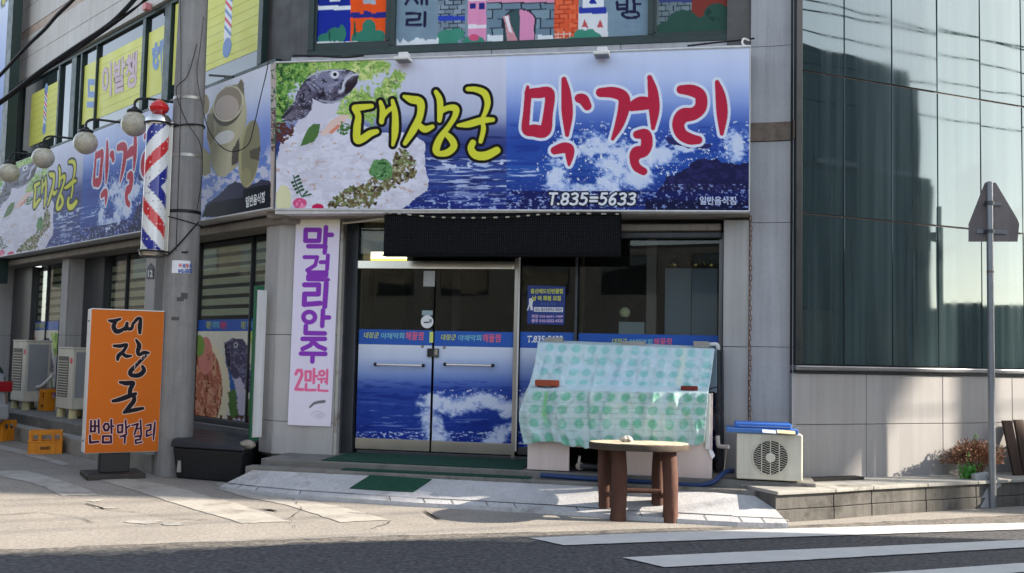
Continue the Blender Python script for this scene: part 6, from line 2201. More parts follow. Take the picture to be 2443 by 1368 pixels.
def hx(x0b, x1b, x0t, x1t, yb_, yt_, z0, z1):
    return MB().hexa([(x0b, sgn * yb_, z0), (x1b, sgn * yb_, z0), (x1b, sgn * (W2 - yb_), z0), (x0b, sgn * (W2 - yb_), z0)], [(x0t, sgn * yt_, z1), (x1t, sgn * yt_, z1), (x1t, sgn * (W2 - yt_), z1), (x0t, sgn * (W2 - yt_), z1)])


hx(.12, 3.2, .62, 2.4, .08, .22, 1.03, 1.44).build('greenhouse', M_UPGLASS, cp, bev=.03)
hx(.56, 2.45, .66, 2.35, .20, .26, 1.441, 1.48).build('roof', M_CARP, cp, bev=.02)
M_TAIL = mat('red_lens', (150, 22, 30), .15, .1, 6, coat=.5)
for a, b in ((.0, .32), (W2 - .32, W2)):
    bx(-.05, .10, sgn * (a + .02), sgn * (b - .02), .76, .92).build('tail_lamp', M_TAIL, cp, bev=.02)
    bx(-.05, .06, sgn * (a + .06), sgn * (b - .06), .44, .48).build('reflector', M_TAIL, cp, bev=.008)
bx(-.07, .1, sgn * .05, sgn * (W2 - .05), .34, .58).build('bumper', M_CARP, cp, bev=.04, seg=3)
for x in (.75, 3.5):
    for y in (.09, W2 - .09):
        wv_ = MB().lathe([(.20, -.09), (.30, -.085), (.31, 0), (.30, .085), (.20, .09)], (0, 0, 0), 24)
        wv_.v = [(x + a, sgn * y + c, .31 + b) for a, b, c in wv_.v]
        tw = wv_.build('wheel', mat('tyre', (26, 26, 28), .8, .1), cp, smooth=True)
        rm = MB().lathe([(.02, -.095), (.19, -.092), (.19, .092), (.02, .095)], (0, 0, 0), 20)
        rm.v = [(x + a, sgn * y + c, .31 + b) for a, b, c in rm.v]
        rm.build('rim', M_STEELB, tw, smooth=True)

car2 = copy_tree(cp)  # unseen copy, added for its shadow on the ledge
car2.matrix_world = Frame((5.95, 11.6), FR.t).m @ Matrix.Rotation(math.pi, 4, 'Z') @ Matrix.Translation((-4.3, 0, 0))
car2['label'] = 'copy of the silver car, added out of the picture to shade the ledge'
cp['group'] = car2['group'] = 'parked silver cars'
# green-edged board standing against the corner pillar
g0, g1 = FL.at(606, 1052, -.55), FL.at(628, 682, -.55)
gbd = thing('folded_board', 'white board with a green edge, seen edge-on against the corner pillar', 'board', FL, (g0[0], -.55, g0[2]))
bx(g0[0] - .03, g0[0] + .02, -.61, -.50, g0[2], g1[2]).build('green_edge', mat('green_paint', (22, 92, 62), .5, .1, 4), gbd, bev=.005)
bx(g0[0] + .021, g0[0] + .045, -.595, -.48, g0[2] + .04, g1[2] - .05).build('white_board', M_SIGNEDGE, gbd, bev=.004)
lump = FL.at(590, 1066, -.7)
L1 = MB().ball((lump[0], -.7, ZP + .05), .075, 14, 9, .62)
rn = random.Random(4)
L1.v = [(lump[0] + (a - lump[0]) * 1.5 * (1 + rn.uniform(-.12, .12)), b + rn.uniform(-.012, .012), c + rn.uniform(-.01, .01)) for a, b, c in L1.v]
tag(L1.build('stone_lump', mat('pale_stone', (150, 142, 130), .8, .15, 8, bump=.4), fr=FL, pos=(lump[0], -.7, ZP), smooth=True), 'pale lump of stone at the foot of the green-edged board', 'stone')

# green mats on the steps and the ramp
M_MAT = mat('green_mat', (16, 66, 50), .95, .18, 12, bump=.8, bscale=160)
ux = lambda x, y, yy_: FF.u(x, y, yy_)
tag(bx(ux(802, 1092, -.5), ux(1262, 1112, -.5), YU + .02, -.06, ZU + .004, ZU + .012).build('green_mat', M_MAT, fr=FF, pos=(0, YU, ZU)), 'long green mat on the upper step before the glass doors', 'mat')
tag(bx(ux(812, 1115, YL), ux(1262, 1140, YL), YL + .015, YU - .006, ZL + .004, ZL + .011).build('green_mat', M_MAT, fr=FF, pos=(0, YL, ZL)), 'narrow green mat strip on the lower step', 'mat')
def on_ramp(x, y):
    """point of the ramp's top surface under a picture point"""
    dg_ = ray(x, y)
    A3 = np.array(ground(850, 1190, .045)); B3 = np.array(ground(1150, 1207, .045)); C3 = FF.world((FF.u(1000, 1141, YL), YL - .003, ZT))
    nn_ = np.cross(B3 - A3, C3 - A3)
    k_ = ((A3 - CAM) @ nn_) / (dg_ @ nn_)
    return CAM + dg_ * k_, nn_ / np.linalg.norm(nn_)


q4 = [on_ramp(x, y) for x, y in ((835, 1167), (986, 1177), (1030, 1146), (884, 1136))]
nn_ = q4[0][1] if q4[0][1][2] > 0 else -q4[0][1]
tag(MB().hexa([tuple(p + nn_ * .006) for p, _ in q4], [tuple(p + nn_ * .014) for p, _ in q4]).build('green_mat', M_MAT, pos=tuple(q4[0][0])), 'square green mat lying on the white ramp', 'mat')

# ---------------------------------------------------------------- covered fish tank
M_TANK = mat('tank_white', (214, 198, 192), .35, .05, 2, streak=.12)
yt = -.93
tz0 = ZU + .012
tl, trr = FF.u(1258, 1100, yt), FF.u(1699, 1100, yt)
zled = FF.z(1480, 934, yt)
ztop = FF.z(1480, 824, -.5)
tank = thing('fish_tank', 'white fish tank cabinet standing on the step under a dotted cloth', 'fish tank', FF, (tl, yt, tz0))
h0, h1 = FF.u(1358, 1090, yt), FF.u(1492, 1090, yt)
zh_ = FF.z(1400, 1068, yt)
bx(tl, h0, yt, yt + .03, tz0 - .004, zled - .02).build('front_panel', M_TANK, tank, bev=.005)
bx(h1, trr, yt, yt + .03, tz0 - .05, zled - .02).build('front_panel', M_TANK, tank, bev=.005)
bx(h0 + .001, h1 - .001, yt, yt + .03, zh_, zled - .02).build('front_panel', M_TANK, tank, bev=.003)
bx(tl + .002, trr - .002, yt + .031, -.12, tz0 + .01, zled - .03).add([], []).build('cabinet_core', mat('dark_brown_inside', (40, 28, 22), .8, .2, 4), tank) if False else None
bx(tl, tl + .03, yt + .031, -.12, tz0, zled - .02).build('side_panel', M_TANK, tank)
bx(trr - .03, trr, yt + .031, -.12, tz0, zled - .02).build('side_panel', M_TANK, tank)
bx(tl + .031, trr - .031, -.16, -.12, tz0, zled - .02).build('back_panel', mat('dark_brown_inside', (44, 32, 26), .8, .2, 4), tank)
bx(tl, trr, yt, -.12, zled - .018, zled).build('ledge', M_TANK, tank, bev=.004)
TU = MB().prism([(yt + .26, zled + .001), (yt + .44, ztop - .01), (-.14, ztop - .01), (-.14, zled + .001)], 'x', tl + .05, trr + .04)
TU.build('glass_tank', mat('tank_glass', (92, 108, 116), .1, .1, 2), tank, bev=.006)
a = FF.at(1688, 1000, yt - .03)
bx(a[0] - .02, a[0] + .025, yt - .03, yt + .02, FF.z(1688, 1072, yt), FF.z(1688, 940, yt)).build('corner_post', M_WHITE, tank, bev=.006)
pv = FF.at(1383, 1112, yt + .12)
MB().tube([(pv[0], pv[1], pv[2]), (pv[0] + .42, pv[1] + .1, pv[2] - .02)], .035, 12).build('drain_pipe', M_DARKALU, tank, smooth=True)
MB().tube([(pv[0] - .01, pv[1], pv[2] + .03), (pv[0], pv[1], pv[2] + .10)], .014, 8).build('valve', M_WHITE, tank, smooth=True)
MB().lathe([(.04, -.02), (.045, .0), (.04, .02), (.02, .02)], pv, 16, 'y').build('pipe_end', M_STEELB, tank, smooth=True)

rows = [((1300, 813), (1698, 829), -.30), ((1284, 820), (1705, 836), -.56), ((1276, 870), (1699, 884), -.64), ((1264, 918), (1692, 926), -.735), ((1256, 934), (1689, 941), -1.0), ((1240, 985), (1685, 990), -1.03), ((1243, 1030), (1682, 1030), -1.045), ((1252, 1064), (1680, 1061), -1.04)]
tt = [0, .12, .32, .5, .60, .78, .92, 1.0]
NS, NT = 150, 130
Sg, Tg = np.meshgrid(np.linspace(0, 1, NS + 1), np.linspace(0, 1, NT + 1))
Lp = np.array([FF.at(*r[0], r[2]) for r in rows])
Rp = np.array([FF.at(*r[1], r[2]) for r in rows])
PL_ = np.stack([np.interp(Tg, tt, Lp[:, i]) for i in range(3)], -1)
PR_ = np.stack([np.interp(Tg, tt, Rp[:, i]) for i in range(3)], -1)
PC = PL_ * (1 - Sg[..., None]) + PR_ * Sg[..., None]
fold = (fbm(Sg * 9 + Tg * .8, Tg * 1.6, 3, 4) - .5) * .17 + (fbm(Sg * 26 + 3 * fbm(Sg * 5, Tg * 5, 2), Tg * 8, 8, 3) - .5) * .06
for s0, t0, t1, am, wd in ((.37, .15, 1, .05, .012), (.71, .45, 1, .028, .014), (.12, .45, 1, -.04, .02), (.075, .0, .6, .03, .02), (.83, .1, .6, .025, .02), (.60, .5, .9, .02, .012), (.9, .0, .5, .02, .02)):
    fold += am * np.exp(-((Sg - s0 - .03 * (Tg - .5) - .01 * np.sin(Tg * 9)) / wd) ** 2) * sm(t0, t0 + .12, Tg) * (1 - sm(t1 - .08, t1 + .1, Tg) * .5)
fold *= .35 + .65 * sm(.1, .3, Tg)
fold *= 1 - .6 * np.exp(-((Tg - .55) / .05) ** 2)
PC[..., 1] -= np.maximum(fold, -.02) + .02
PC[..., 2] += (fbm(Sg * 7, Tg * 4, 15) - .5) * .02 * sm(.7, 1, Tg) + .008 + ((fbm(Sg * 26, Tg * 0, 77) - .5) * .05 + .03 * np.sin(Sg * 13)) * sm(.86, 1, Tg)
PXc, PYc = FF.px(PC[..., 0], PC[..., 1], PC[..., 2])
Sx = 1240 + Sg * 448                                   # cloth's own pattern coordinates
Ac = Art(PXc, PYc)
lowr = sm(.575, .60, Tg)
Ac.fill(np.ones_like(Sg), (182, 204, 208))
nn2 = fbm(Sg * 8, Tg * 6, 21)
Ac.fill(.5 * sm(.4, .7, nn2), (184, 204, 222))
Ac.fill(.85 * lowr, (168, 192, 190))
Ac.fill(.5 * np.exp(-((Sg - .83) / .02) ** 2) * (Tg < .5), (214, 218, 190))
rowu = [(.165, .072), (.275, .070), (.385, .060), (.478, .040)]
rowl = [(.645, .066), (.755, .066), (.865, .066), (.98, .066)]
for k in range(13):
    sc_ = .065 + k * .0815
    for (tc_, hh_), low in [(r, 0) for r in rowu] + [(r, 1) for r in rowl]:
        sx = sc_ + (.012 if low else 0) - .01 * (tc_ - .5) + .006 * math.sin(k * 2.1 + tc_ * 9)
        d_ = ((Sg - sx) / .027) ** 2 + ((Tg - tc_) / (hh_ * .62)) ** 2
        edge_ = np.clip((1.0 + (fbm(Sg * 60, Tg * 50, 5) - .5) * .35 - d_) * 4, 0, 1)
        Ac.fill(edge_ * (.52 + .45 * (fbm(Sg * 18, Tg * 14, 91) - .25)), (84, 166, 132) if low else (124, 190, 184))
for k in range(9):
    Ac.fill(.5 * np.exp(-((Tg - .60 - k * .045 - .004 * np.sin(Sg * 20 + k)) / .0032) ** 2), (120, 146, 146))
Ac.fill(.8 * np.exp(-((Sg - .115 - .10 * (Tg - .6)) / .010) ** 2) * sm(.58, .62, Tg) * (1 - sm(.8, .9, Tg)), (110, 190, 110))
Ac.fill(.30 * sm(.5, .62, fbm(Sg * 14, Tg * 14, 51)) , (206, 218, 226))
cc_ = np.clip(Ac.c, 0, 255) / 255
cc_ = np.where(cc_ <= .04045, cc_ / 12.92, ((cc_ + .055) / 1.055) ** 2.4) * 1.0
me = bpy.data.meshes.new('tank_cloth')
n_ = NS + 1
fs = [(j * n_ + i, (j + 1) * n_ + i, (j + 1) * n_ + i + 1, j * n_ + i + 1) for j in range(NT) for i in range(NS)]
c0 = Lp[-1]
me.from_pydata([(p[0] - c0[0], p[1] - c0[1], p[2] - c0[2]) for p in PC.reshape(-1, 3)], [], fs)
at_ = me.color_attributes.new('art', 'FLOAT_COLOR', 'POINT')
rg = np.ones((len(me.vertices), 4), np.float32)
rg[:, :3] = cc_.reshape(-1, 3)
at_.data.foreach_set('color', rg.ravel())
me.shade_smooth()
me.materials.append(print_mat('dotted_cloth', .75, .02))
o = bpy.data.objects.new('tank_cloth', me)
COL.objects.link(o)
o.matrix_world = FF.m @ Matrix.Translation(tuple(c0))
sdm = o.modifiers.new('thick', 'SOLIDIFY')
sdm.thickness = .004
tag(o, 'pale blue cloth with green dots draped over the fish tank', 'cloth')
# bricks and blocks holding the cloth
M_BRK = mat('red_brick', (150, 70, 46), .85, .15, 8, bump=.3, speck=.15)
M_BLK = mat('grey_block', (150, 146, 138), .85, .12, 8, bump=.3, speck=.15)


def block(nm, lab, x0, y0, x1, y1, yf, dep, m_, grp, rot=0.0):
    a, b = FF.at(x0, y1, yf), FF.at(x1, y0, yf)
    q = bx(a[0], b[0], yf, yf + dep, a[2], b[2])
    cx_ = (a[0] + b[0]) / 2
    q.v = [(cx_ + (x - cx_) * math.cos(rot) - (y - yf) * math.sin(rot), yf + (y - yf) * math.cos(rot) + (x - cx_) * math.sin(rot), z) for x, y, z in q.v]
    tag(q.build(nm, m_, fr=FF, pos=(a[0], yf, a[2]), bev=.006), lab, nm.split('_')[-1], grp)


block('red_brick', 'orange-red brick on the left end of the cloth ledge', 1276, 908, 1332, 921, -.93, .09, M_BRK, 'bricks on the tank cloth', .03)
block('red_brick', 'darker red brick near the right end of the cloth ledge', 1624, 922, 1664, 935, -.93, .09, mat('dark_red_brick', (112, 42, 34), .85, .15, 8, bump=.3), 'bricks on the tank cloth', -.03)
for q, lab in (((1299, 806, 1342, 819), 'grey block on the tank top hiding part of the phone number'), ((1482, 815, 1540, 826), 'long thin grey block in the middle of the tank top'), ((1654, 815, 1692, 830), 'brownish grey block on the end of the tank top by the pipes')):
    block('grey_block', lab, *q, -.50, .10, M_BLK, 'grey blocks on the tank top')

# pipes and cables beside the tank
M_BLUEP = mat('blue_hose', (28, 54, 100), .45, .1, 4)
M_PIPE = mat('dark_pipe', (40, 44, 50), .5, .1, 4)
for x, r_, lab in ((1713, .035, 'dark drain pipe standing against the window jamb'), (1722, .018, 'thin dark pipe beside the drain pipe')):
    a, b = FF.at(x, 835, -.42), FF.at(x + 2, 1090, -.42)
    hang('pipe', [a, ((a[0] + b[0]) / 2, -.42, (a[2] + b[2]) / 2), (b[0], -.42, ZU + .01)], r_, lab, FF, M_PIPE, 'pipe', 10)
hang('pipe_elbow', [FF.at(1680, 824, -.4), FF.at(1705, 822, -.42), FF.at(1712, 826, -.42), FF.at(1713, 842, -.42)], .022, 'white pipe elbow behind the end block of the tank', FF, M_WHITE, 'pipe', 10)
hang('pipe_elbow', [FF.at(1708, 838, -.36), FF.at(1700, 830, -.36), FF.at(1690, 832, -.36)], .05, 'fat blue pipe elbow at the tank top corner', FF, mat('blue_pipe', (40, 70, 120), .5, .1), 'pipe', 10)
hang('pipe', [FF.at(1712, 1040, -.5), FF.at(1714, 1062, -.52), FF.at(1722, 1066, -.55), FF.at(1738, 1066, -.6)], .022, 'short white pipe elbow between tank and air conditioner', FF, M_WHITE, 'pipe', 10)
hang('blue_hose', [FF.at(*q) for q in ((1290, 1134, -1.02), (1400, 1142, -1.04), (1500, 1148, -1.05), (1600, 1155, -1.05), (1660, 1158, -1.05), (1700, 1152, -1.03), (1718, 1136, -.98), (1734, 1125, -.9), (1748, 1124, -.8))], .024, 'blue hose lying on the step under the fish tank', FF, M_BLUEP, 'hose', 10)
for i, q in enumerate((((1690, 930), (1712, 925), (1718, 950), (1704, 975), (1694, 960)), ((1684, 940), (1706, 938), (1714, 966), (1720, 990)), ((1694, 948), (1700, 980), (1712, 1000), (1716, 1030)))):
    hang('cable', [FF.at(x, y, -.75 + .08 * i) for x, y in q], .008, ('dark cable looped at the right side of the fish tank', 'loose cable curving down past the tank corner post', 'thin cable hanging low beside the tank corner post')[i], FF)
hang('cable', [FF.at(1734, 1070, -.55), FF.at(1730, 1100, -.6), FF.at(1727, 1130, -.7)], .006, 'thin tan wire hanging by the white pipe elbow', FF, MATS['rope_segment'])
a = FF.at(1700, 1080, yt - .02)
tagq = MB().add([FF.at(*q, yt - .02) for q in ((1690, 1072), (1701, 1076), (1706, 1088), (1699, 1096), (1694, 1086))], [(0, 1, 2, 3, 4)])
tag(tagq.build('paper_tag', M_WPRINT, fr=FF, pos=a), 'small white paper tag hanging off the tank corner', 'tag')

# air conditioner on the step end, with blue board and cardboard on top
ya = -.98
a, b = FF.at(1757, 1143, ya), FF.at(1915, 1038, ya)
aw_ = b[0] - a[0]
ac = thing('outdoor_unit', 'cream outdoor unit with a round fan guard under a blue board', 'air conditioner', FF, (a[0], ya, a[2]))
za0 = max(ZU + .015, a[2])
bx(a[0], b[0], ya, ya + .30, za0, b[2]).build('casing', M_AC, ac, bev=.014, seg=3)
cfx = FF.at(1838, 1092, ya)
grille(ac, (cfx[0], cfx[2]), FF.u(1880, 1092, ya) - cfx[0], FF, ya, M_AC)
for k in range(9):
    z_ = za0 + .05 + k * (b[2] - za0 - .1) / 6
    bx(a[0] + .02, b[0] - .02, ya - .0028, ya - .0008, z_, z_ + .003).build('casing_groove', M_AC, ac)
for xx in (a[0] + .08, b[0] - .16):
    bx(xx, xx + .08, ya + .02, ya + .28, ZU, za0 - .001).build('foot', M_BLACK, ac)
zb_ = b[2]
bb = thing('blue_board', 'flattened blue plastic box lying on the outdoor unit', 'board', FF, (a[0], ya, zb_))
bx(a[0] - .10, b[0] - .04, ya - .03, ya + .36, zb_ + .002, zb_ + .045).build('lower_sheet', mat('blue_plastic', (70, 112, 176), .45, .1, 4), bb, bev=.008)
bx(a[0] - .02, b[0] - .10, ya + .0, ya + .38, zb_ + .047, zb_ + .095).build('upper_sheet', mat('bright_blue_plastic', (56, 108, 190), .45, .08, 4), bb, bev=.012)
q = bx(FF.u(1820, 1036, ya), FF.u(1852, 1036, ya), ya - .06, ya + .1, zb_ + .0, zb_ + .001)
for nm, x0, x1, m_, lab in (('plastic_sleeve', 1818, 1851, mat('pale_sleeve', (186, 194, 206), .4, .1), 'pale plastic sleeve sticking out of the blue board'), ('cardboard', 1853, 1896, mat('cardboard', (206, 184, 140), .8, .08, 6), 'piece of cardboard on the outdoor unit by the blue board')):
    u_0, u_1 = FF.u(x0, 1036, ya), FF.u(x1, 1036, ya)
    tag(MB().hexa([(u_0, ya - .10, zb_ + .012), (u_1, ya - .10, zb_ + .006), (u_1, ya - .033, zb_ + .03), (u_0, ya - .033, zb_ + .036)], [(u_0, ya - .10, zb_ + .018), (u_1, ya - .10, zb_ + .012), (u_1, ya - .033, zb_ + .036), (u_0, ya - .033, zb_ + .042)]).build(nm, m_, fr=FF, pos=(u_0, ya, zb_)), lab, 'sheet')

# rusty rain chain down the joint of the right pillar
cz0, cz1 = FF.z(1793, 1005, -.33), FF.z(1788, 522, -.33)
cu_ = FF.u(1790, 700, -.33)
chn = thing('rain_chain', 'rusty chain hanging down the joint of the right pillar', 'chain', FF, (cu_, -.33, cz0))
M_CHAIN = mat('rusty_chain', (128, 92, 70), .7, .25, 20, metal=.3)
me0 = None
k, z_ = 0, cz1
while z_ > cz0:
    if k < 2:
        q = []
        for i in range(13):
            t = 2 * math.pi * i / 12
            x_, zz_ = .011 * math.cos(t), .032 * math.sin(t)
            q.append((cu_ + (x_ if k == 0 else 0), -.33 + (x_ if k == 1 else 0), z_ + zz_))
        o = MB().tube(q, .0045, 5, False).build('chain_link', M_CHAIN, chn, smooth=True)
        o['_z'] = 0.0
        protos = globals().setdefault('PROT', [])
        protos.append((o, z_))
    else:
        s_, zp_ = PROT[k % 2]
        o = s_.copy()
        COL.objects.link(o)
        o.parent = chn
        o.location = (.004 * math.sin(k * .7), 0, z_ - zp_)
    k += 1
    z_ -= .052
for o_, _ in PROT:
    del o_['_z']

# ---------------------------------------------------------------- round table on log legs
lg = [np.array(sp(1474, 1243)), np.array(sp(1597, 1247)), np.array(sp(1450, 1236, .02)), np.array(sp(1575, 1239, .02))]
lg[2] += np.array([-.01, .22, 0])
lg[3] += np.array([.02, .22, 0])
tc_ = (lg[0] + lg[1] + lg[2] + lg[3]) / 4
tc_[0] = float((CAM + ray(1524, 1060) * (tc_[1] / ray(1524, 1060)[1]))[0])
ttop = float((CAM + ray(1524, 1056) * (tc_[1] / ray(1524, 1056)[1]))[2])
tb = thing('round_table', 'round wooden table on four brown log legs at the road edge', 'table', GF, (float(tc_[0]), float(tc_[1]), 0))
M_LOG = mat('brown_log', (80, 52, 42), .8, .35, 5, bump=.6, bscale=30, stretch=(1, 1, .25), stain=(70, 42, 34), stain_at=.6)
M_TOP = mat('worn_table_top', (188, 174, 150), .75, .14, 5, bump=.3, bscale=40, stretch=(.3, 1.4, 1), stain=(112, 92, 74), stain_at=.62)
M_RIM = mat('table_rim', (70, 60, 52), .8, .2, 6, bump=.5, bscale=30)  # shade put into the rim colour, sunlight into the paler top
RT_ = 117.5 * tc_[1] / FOC
prof = []
B = MB()
n_ = 56
rn = random.Random(9)
rim = [RT_ * (1 + rn.uniform(-.006, .006)) for _ in range(n_)]
vs = []
for z_, k_ in ((ttop - .062, .985), (ttop - .050, 1.0), (ttop - .010, 1.0), (ttop - .002, .99)):
    vs += [(tc_[0] + rim[i] * k_ * math.cos(2 * math.pi * i / n_), tc_[1] + rim[i] * k_ * math.sin(2 * math.pi * i / n_), z_) for i in range(n_)]
fs = [(j * n_ + i, j * n_ + (i + 1) % n_, (j + 1) * n_ + (i + 1) % n_, (j + 1) * n_ + i) for j in range(3) for i in range(n_)]
fs.append(tuple(range(n_ - 1, -1, -1)))
tilt = lambda v_: [(x, y, z - (y - tc_[1]) * .040) for x, y, z in v_]
B.add(tilt(vs), fs)
B.build('table_rim', M_RIM, tb, smooth=True, angle=30)
# the top is laid from boards
nb = 7
for k in range(nb):
    x0, x1 = -RT_ * .99 + 2 * RT_ * .99 * k / nb, -RT_ * .99 + 2 * RT_ * .99 * (k + 1) / nb
    pts_ = []
    for x in np.linspace(x0 + .0015, x1 - .0015, 8):
        pts_.append((x, -math.sqrt(max(0, (RT_ * .988) ** 2 - x * x))))
    for x in np.linspace(x1 - .0015, x0 + .0015, 8):
        pts_.append((x, math.sqrt(max(0, (RT_ * .988) ** 2 - x * x))))
    Q = MB().prism([(tc_[0] + a, tc_[1] + b) for a, b in pts_], 'z', ttop - .006, ttop + rn.uniform(0, .004))
    Q.v = tilt(Q.v)
    Q.build('top_board', M_TOP, tb)
for i, p in enumerate(lg):
    B = MB()
    n_ = 18
    vs = []
    hs = np.linspace(-.01, ttop - .064 - (p[1] - tc_[1]) * .04, 9)
    r_ = .068 if i < 2 else .062
    for z_ in hs:
        for k in range(n_):
            t = 2 * math.pi * k / n_
            rr_ = r_ * (1 + .20 * (vnoise(np.array(k * .8 + i * 7), np.array(z_ * 5), 3 + i) - .5) + .10 * (vnoise(np.array(k * 1.7 + i * 3), np.array(z_ * 2), 13 + i) - .5) + .06 * (z_ < .05)) * (1.04 - .06 * z_)
            vs.append((p[0] + float(rr_) * math.cos(t) + .01 * math.sin(z_ * 5 + i), p[1] + float(rr_) * math.sin(t), z_ + (0 if i < 2 else .0)))
    fs = [(j * n_ + k, j * n_ + (k + 1) % n_, (j + 1) * n_ + (k + 1) % n_, (j + 1) * n_ + k) for j in range(8) for k in range(n_)]
    fs += [tuple(range(n_ - 1, -1, -1)), tuple(8 * n_ + k for k in range(n_))]
    B.add(vs, fs).build('log_leg', M_LOG, tb, smooth=True, angle=50)
zb1 = .26
MB().tube([(lg[0][0] + .06, (lg[0][1] + lg[2][1]) / 2, zb1), (lg[1][0] - .06, (lg[1][1] + lg[3][1]) / 2, zb1)], .022, 8).build('stretcher', M_LOG, tb)
MB().tube([(lg[0][0], lg[0][1], zb1 - .045), (lg[2][0], lg[2][1], zb1 - .045)], .024, 8).build('stretcher', M_LOG, tb)
MB().tube([(lg[1][0], lg[1][1], zb1 - .045), (lg[3][0], lg[3][1], zb1 - .045)], .024, 8).build('stretcher', M_LOG, tb)
sl_ = MB().add([(lg[0][0] + .058, lg[0][1] - .035, .03), (lg[0][0] + .075, lg[0][1] - .03, .03), (lg[0][0] + .072, lg[0][1] - .03, .33), (lg[0][0] + .062, lg[0][1] - .036, .36)], [(0, 1, 2, 3)])
# crumpled foil dish on the table
fd = CAM + ray(1494, 1046) * ((tc_[1] - .06) / ray(1494, 1046)[1])
B = MB().ball((fd[0], fd[1], ttop + .032), .055, 16, 10, .6)
B.v = [(a + rn.uniform(-.009, .009), b + rn.uniform(-.009, .009), max(ttop + .003, c + rn.uniform(-.009, .009))) for a, b, c in B.v]
cr_ = B.build('crumpled_dish', None, pos=(fd[0], fd[1], ttop))
cr_.data.materials.append(mat('crumpled_foil', (196, 194, 186), .35, .25, 14, stain=(34, 34, 32), stain_at=.52))
tag(cr_, 'crumpled pale dish lying on the round table', 'dish')

# ---------------------------------------------------------------- right side: sign post, shrub, stone, boards
sb = ground(2368, 1214, 0)
spf = Frame(sb, (1, .12))
sp_ = thing('sign_post', 'grey steel post with a pointed traffic sign seen from behind', 'traffic sign', spf, (0, 0, 0))
M_GALV = mat('galvanised_steel', (128, 132, 138), .4, .12, 5, metal=.55, streak=.2)
M_SIGNB = mat('sign_back', (112, 106, 106), .6, .08, 3, metal=.1, streak=.15)
zt_ = spf.z(2364, 436, 0)
MB().lathe([(.036, 0), (.034, zt_), (.02, zt_ + .01)], (0, 0, 0), 18).build('post', M_GALV, sp_, smooth=True)
q = [spf.at(*c, .05) for c in ((2311, 577), (2428, 577), (2432, 535), (2427, 522), (2376, 436), (2350, 436), (2317, 520), (2311, 535))]
MB().prism([(a[0], a[2]) for a in q], 'y', .05, .056).build('sign_plate', M_SIGNB, sp_, bev=.002)
for (x0, y0, x1, y1) in ((2346, 482, 2389, 492), (2330, 548, 2402, 560)):
    a, b = spf.at(x0, y0, .04), spf.at(x1, y1, .04)
    bx(a[0], b[0], .036, .049, b[2], a[2]).build('bracket', M_GALV, sp_, bev=.003)
    MB().lathe([(.045, (a[2] + b[2]) / 2 - .02), (.045, (a[2] + b[2]) / 2 + .02)], (0, 0, 0), 16).build('clamp', M_DARKALU, sp_)
p_ = spf.z(2366, 649, 0)
MB().lathe([(.037, p_ - .012), (.037, p_ + .012)], (0, 0, 0), 16).build('rust_band', M_BROWNBAND, sp_)
mb_ = np.array([sb[0] + .75, sb[1] + .05, 0])
mr = thing('steel_pole', 'grey steel pole whose dark bracket shows at the picture edge', 'pole', GF, tuple(mb_))
MB().lathe([(.04, 0), (.038, 3.4)], (mb_[0], mb_[1], 0), 16).build('post', M_GALV, mr, smooth=True)
zm_ = spf.z(2440, 530, 0)
bx(mb_[0] - .20, mb_[0] + .04, mb_[1] - .06, mb_[1] + .03, zm_ - .05, zm_ + .05).build('bracket', M_DARKALU, mr, bev=.008)
pa, pb2 = FR.at(1918, 1142, -.06), FR.at(2046, 1140, -.06)
tag(bx(pa[0], pb2[0], -.16, -.02, ZK + .002, ZK + .03).build('dark_plank', mat('dark_plank_wood', (38, 34, 32), .8, .2, 6), fr=FR, pos=(pa[0], -.1, ZK), bev=.004), 'dark plank lying along the wall foot beside the fan-fronted outdoor unit', 'plank')
shz = ZK + .03
sc0 = FR.at(2330, 1110, -.22)
sh = thing('dry_shrub', 'rusty brown dried shrub growing on the stone ledge', 'shrub', FR, (sc0[0], -.22, ZK))
rn = random.Random(21)
B = MB()
zc_ = FR.z(2345, 1092, -.22)
for i in range(6000):
    th_, ph_ = rn.uniform(0, 2 * math.pi), math.acos(rn.uniform(-.25, 1))
    d = np.array([math.sin(ph_) * math.cos(th_) * 1.22 - .08, math.sin(ph_) * math.sin(th_) * .62, math.cos(ph_) * .62])
    r_ = .33 * (.35 + .65 * rn.random()) * (1 + .14 * math.sin(th_ * 3 + ph_ * 4))
    c = np.array([sc0[0], -.22, zc_ - .02]) + d * r_
    e = d / np.linalg.norm(d) + np.array([rn.uniform(-.6, .6), rn.uniform(-.6, .6), rn.uniform(-.1, .7)])
    e = e / np.linalg.norm(e) * rn.uniform(.016, .036)
    s_ = np.cross(e, (rn.uniform(-1, 1), rn.uniform(-1, 1), rn.uniform(-1, 1)))
    s_ = s_ / (np.linalg.norm(s_) + 1e-6) * rn.uniform(.004, .008)
    B.add([tuple(c - s_), tuple(c + s_), tuple(c + e)], [(0, 1, 2)])
B.build('dry_foliage', mat('dry_leaf', (112, 80, 60), .8, .45, 14), sh)
B = MB()
for i in range(46):
    th_ = rn.uniform(0, 2 * math.pi)
    tip = np.array([sc0[0] + .25 * math.cos(th_) * rn.uniform(.3, .95), -.22 + .13 * math.sin(th_), zc_ + rn.uniform(-.07, .07)])
    B.tube([(sc0[0] + rn.uniform(-.03, .03), -.22 + rn.uniform(-.03, .03), ZK - .005), (sc0[0] + (tip[0] - sc0[0]) * .5, -.22 + (tip[1] + .22) * .5, ZK + (tip[2] - ZK) * .6), tuple(tip)], [.005, .004, .002], 4)
B.build('stems', mat('twig', (72, 54, 42), .8, .2, 8), sh)
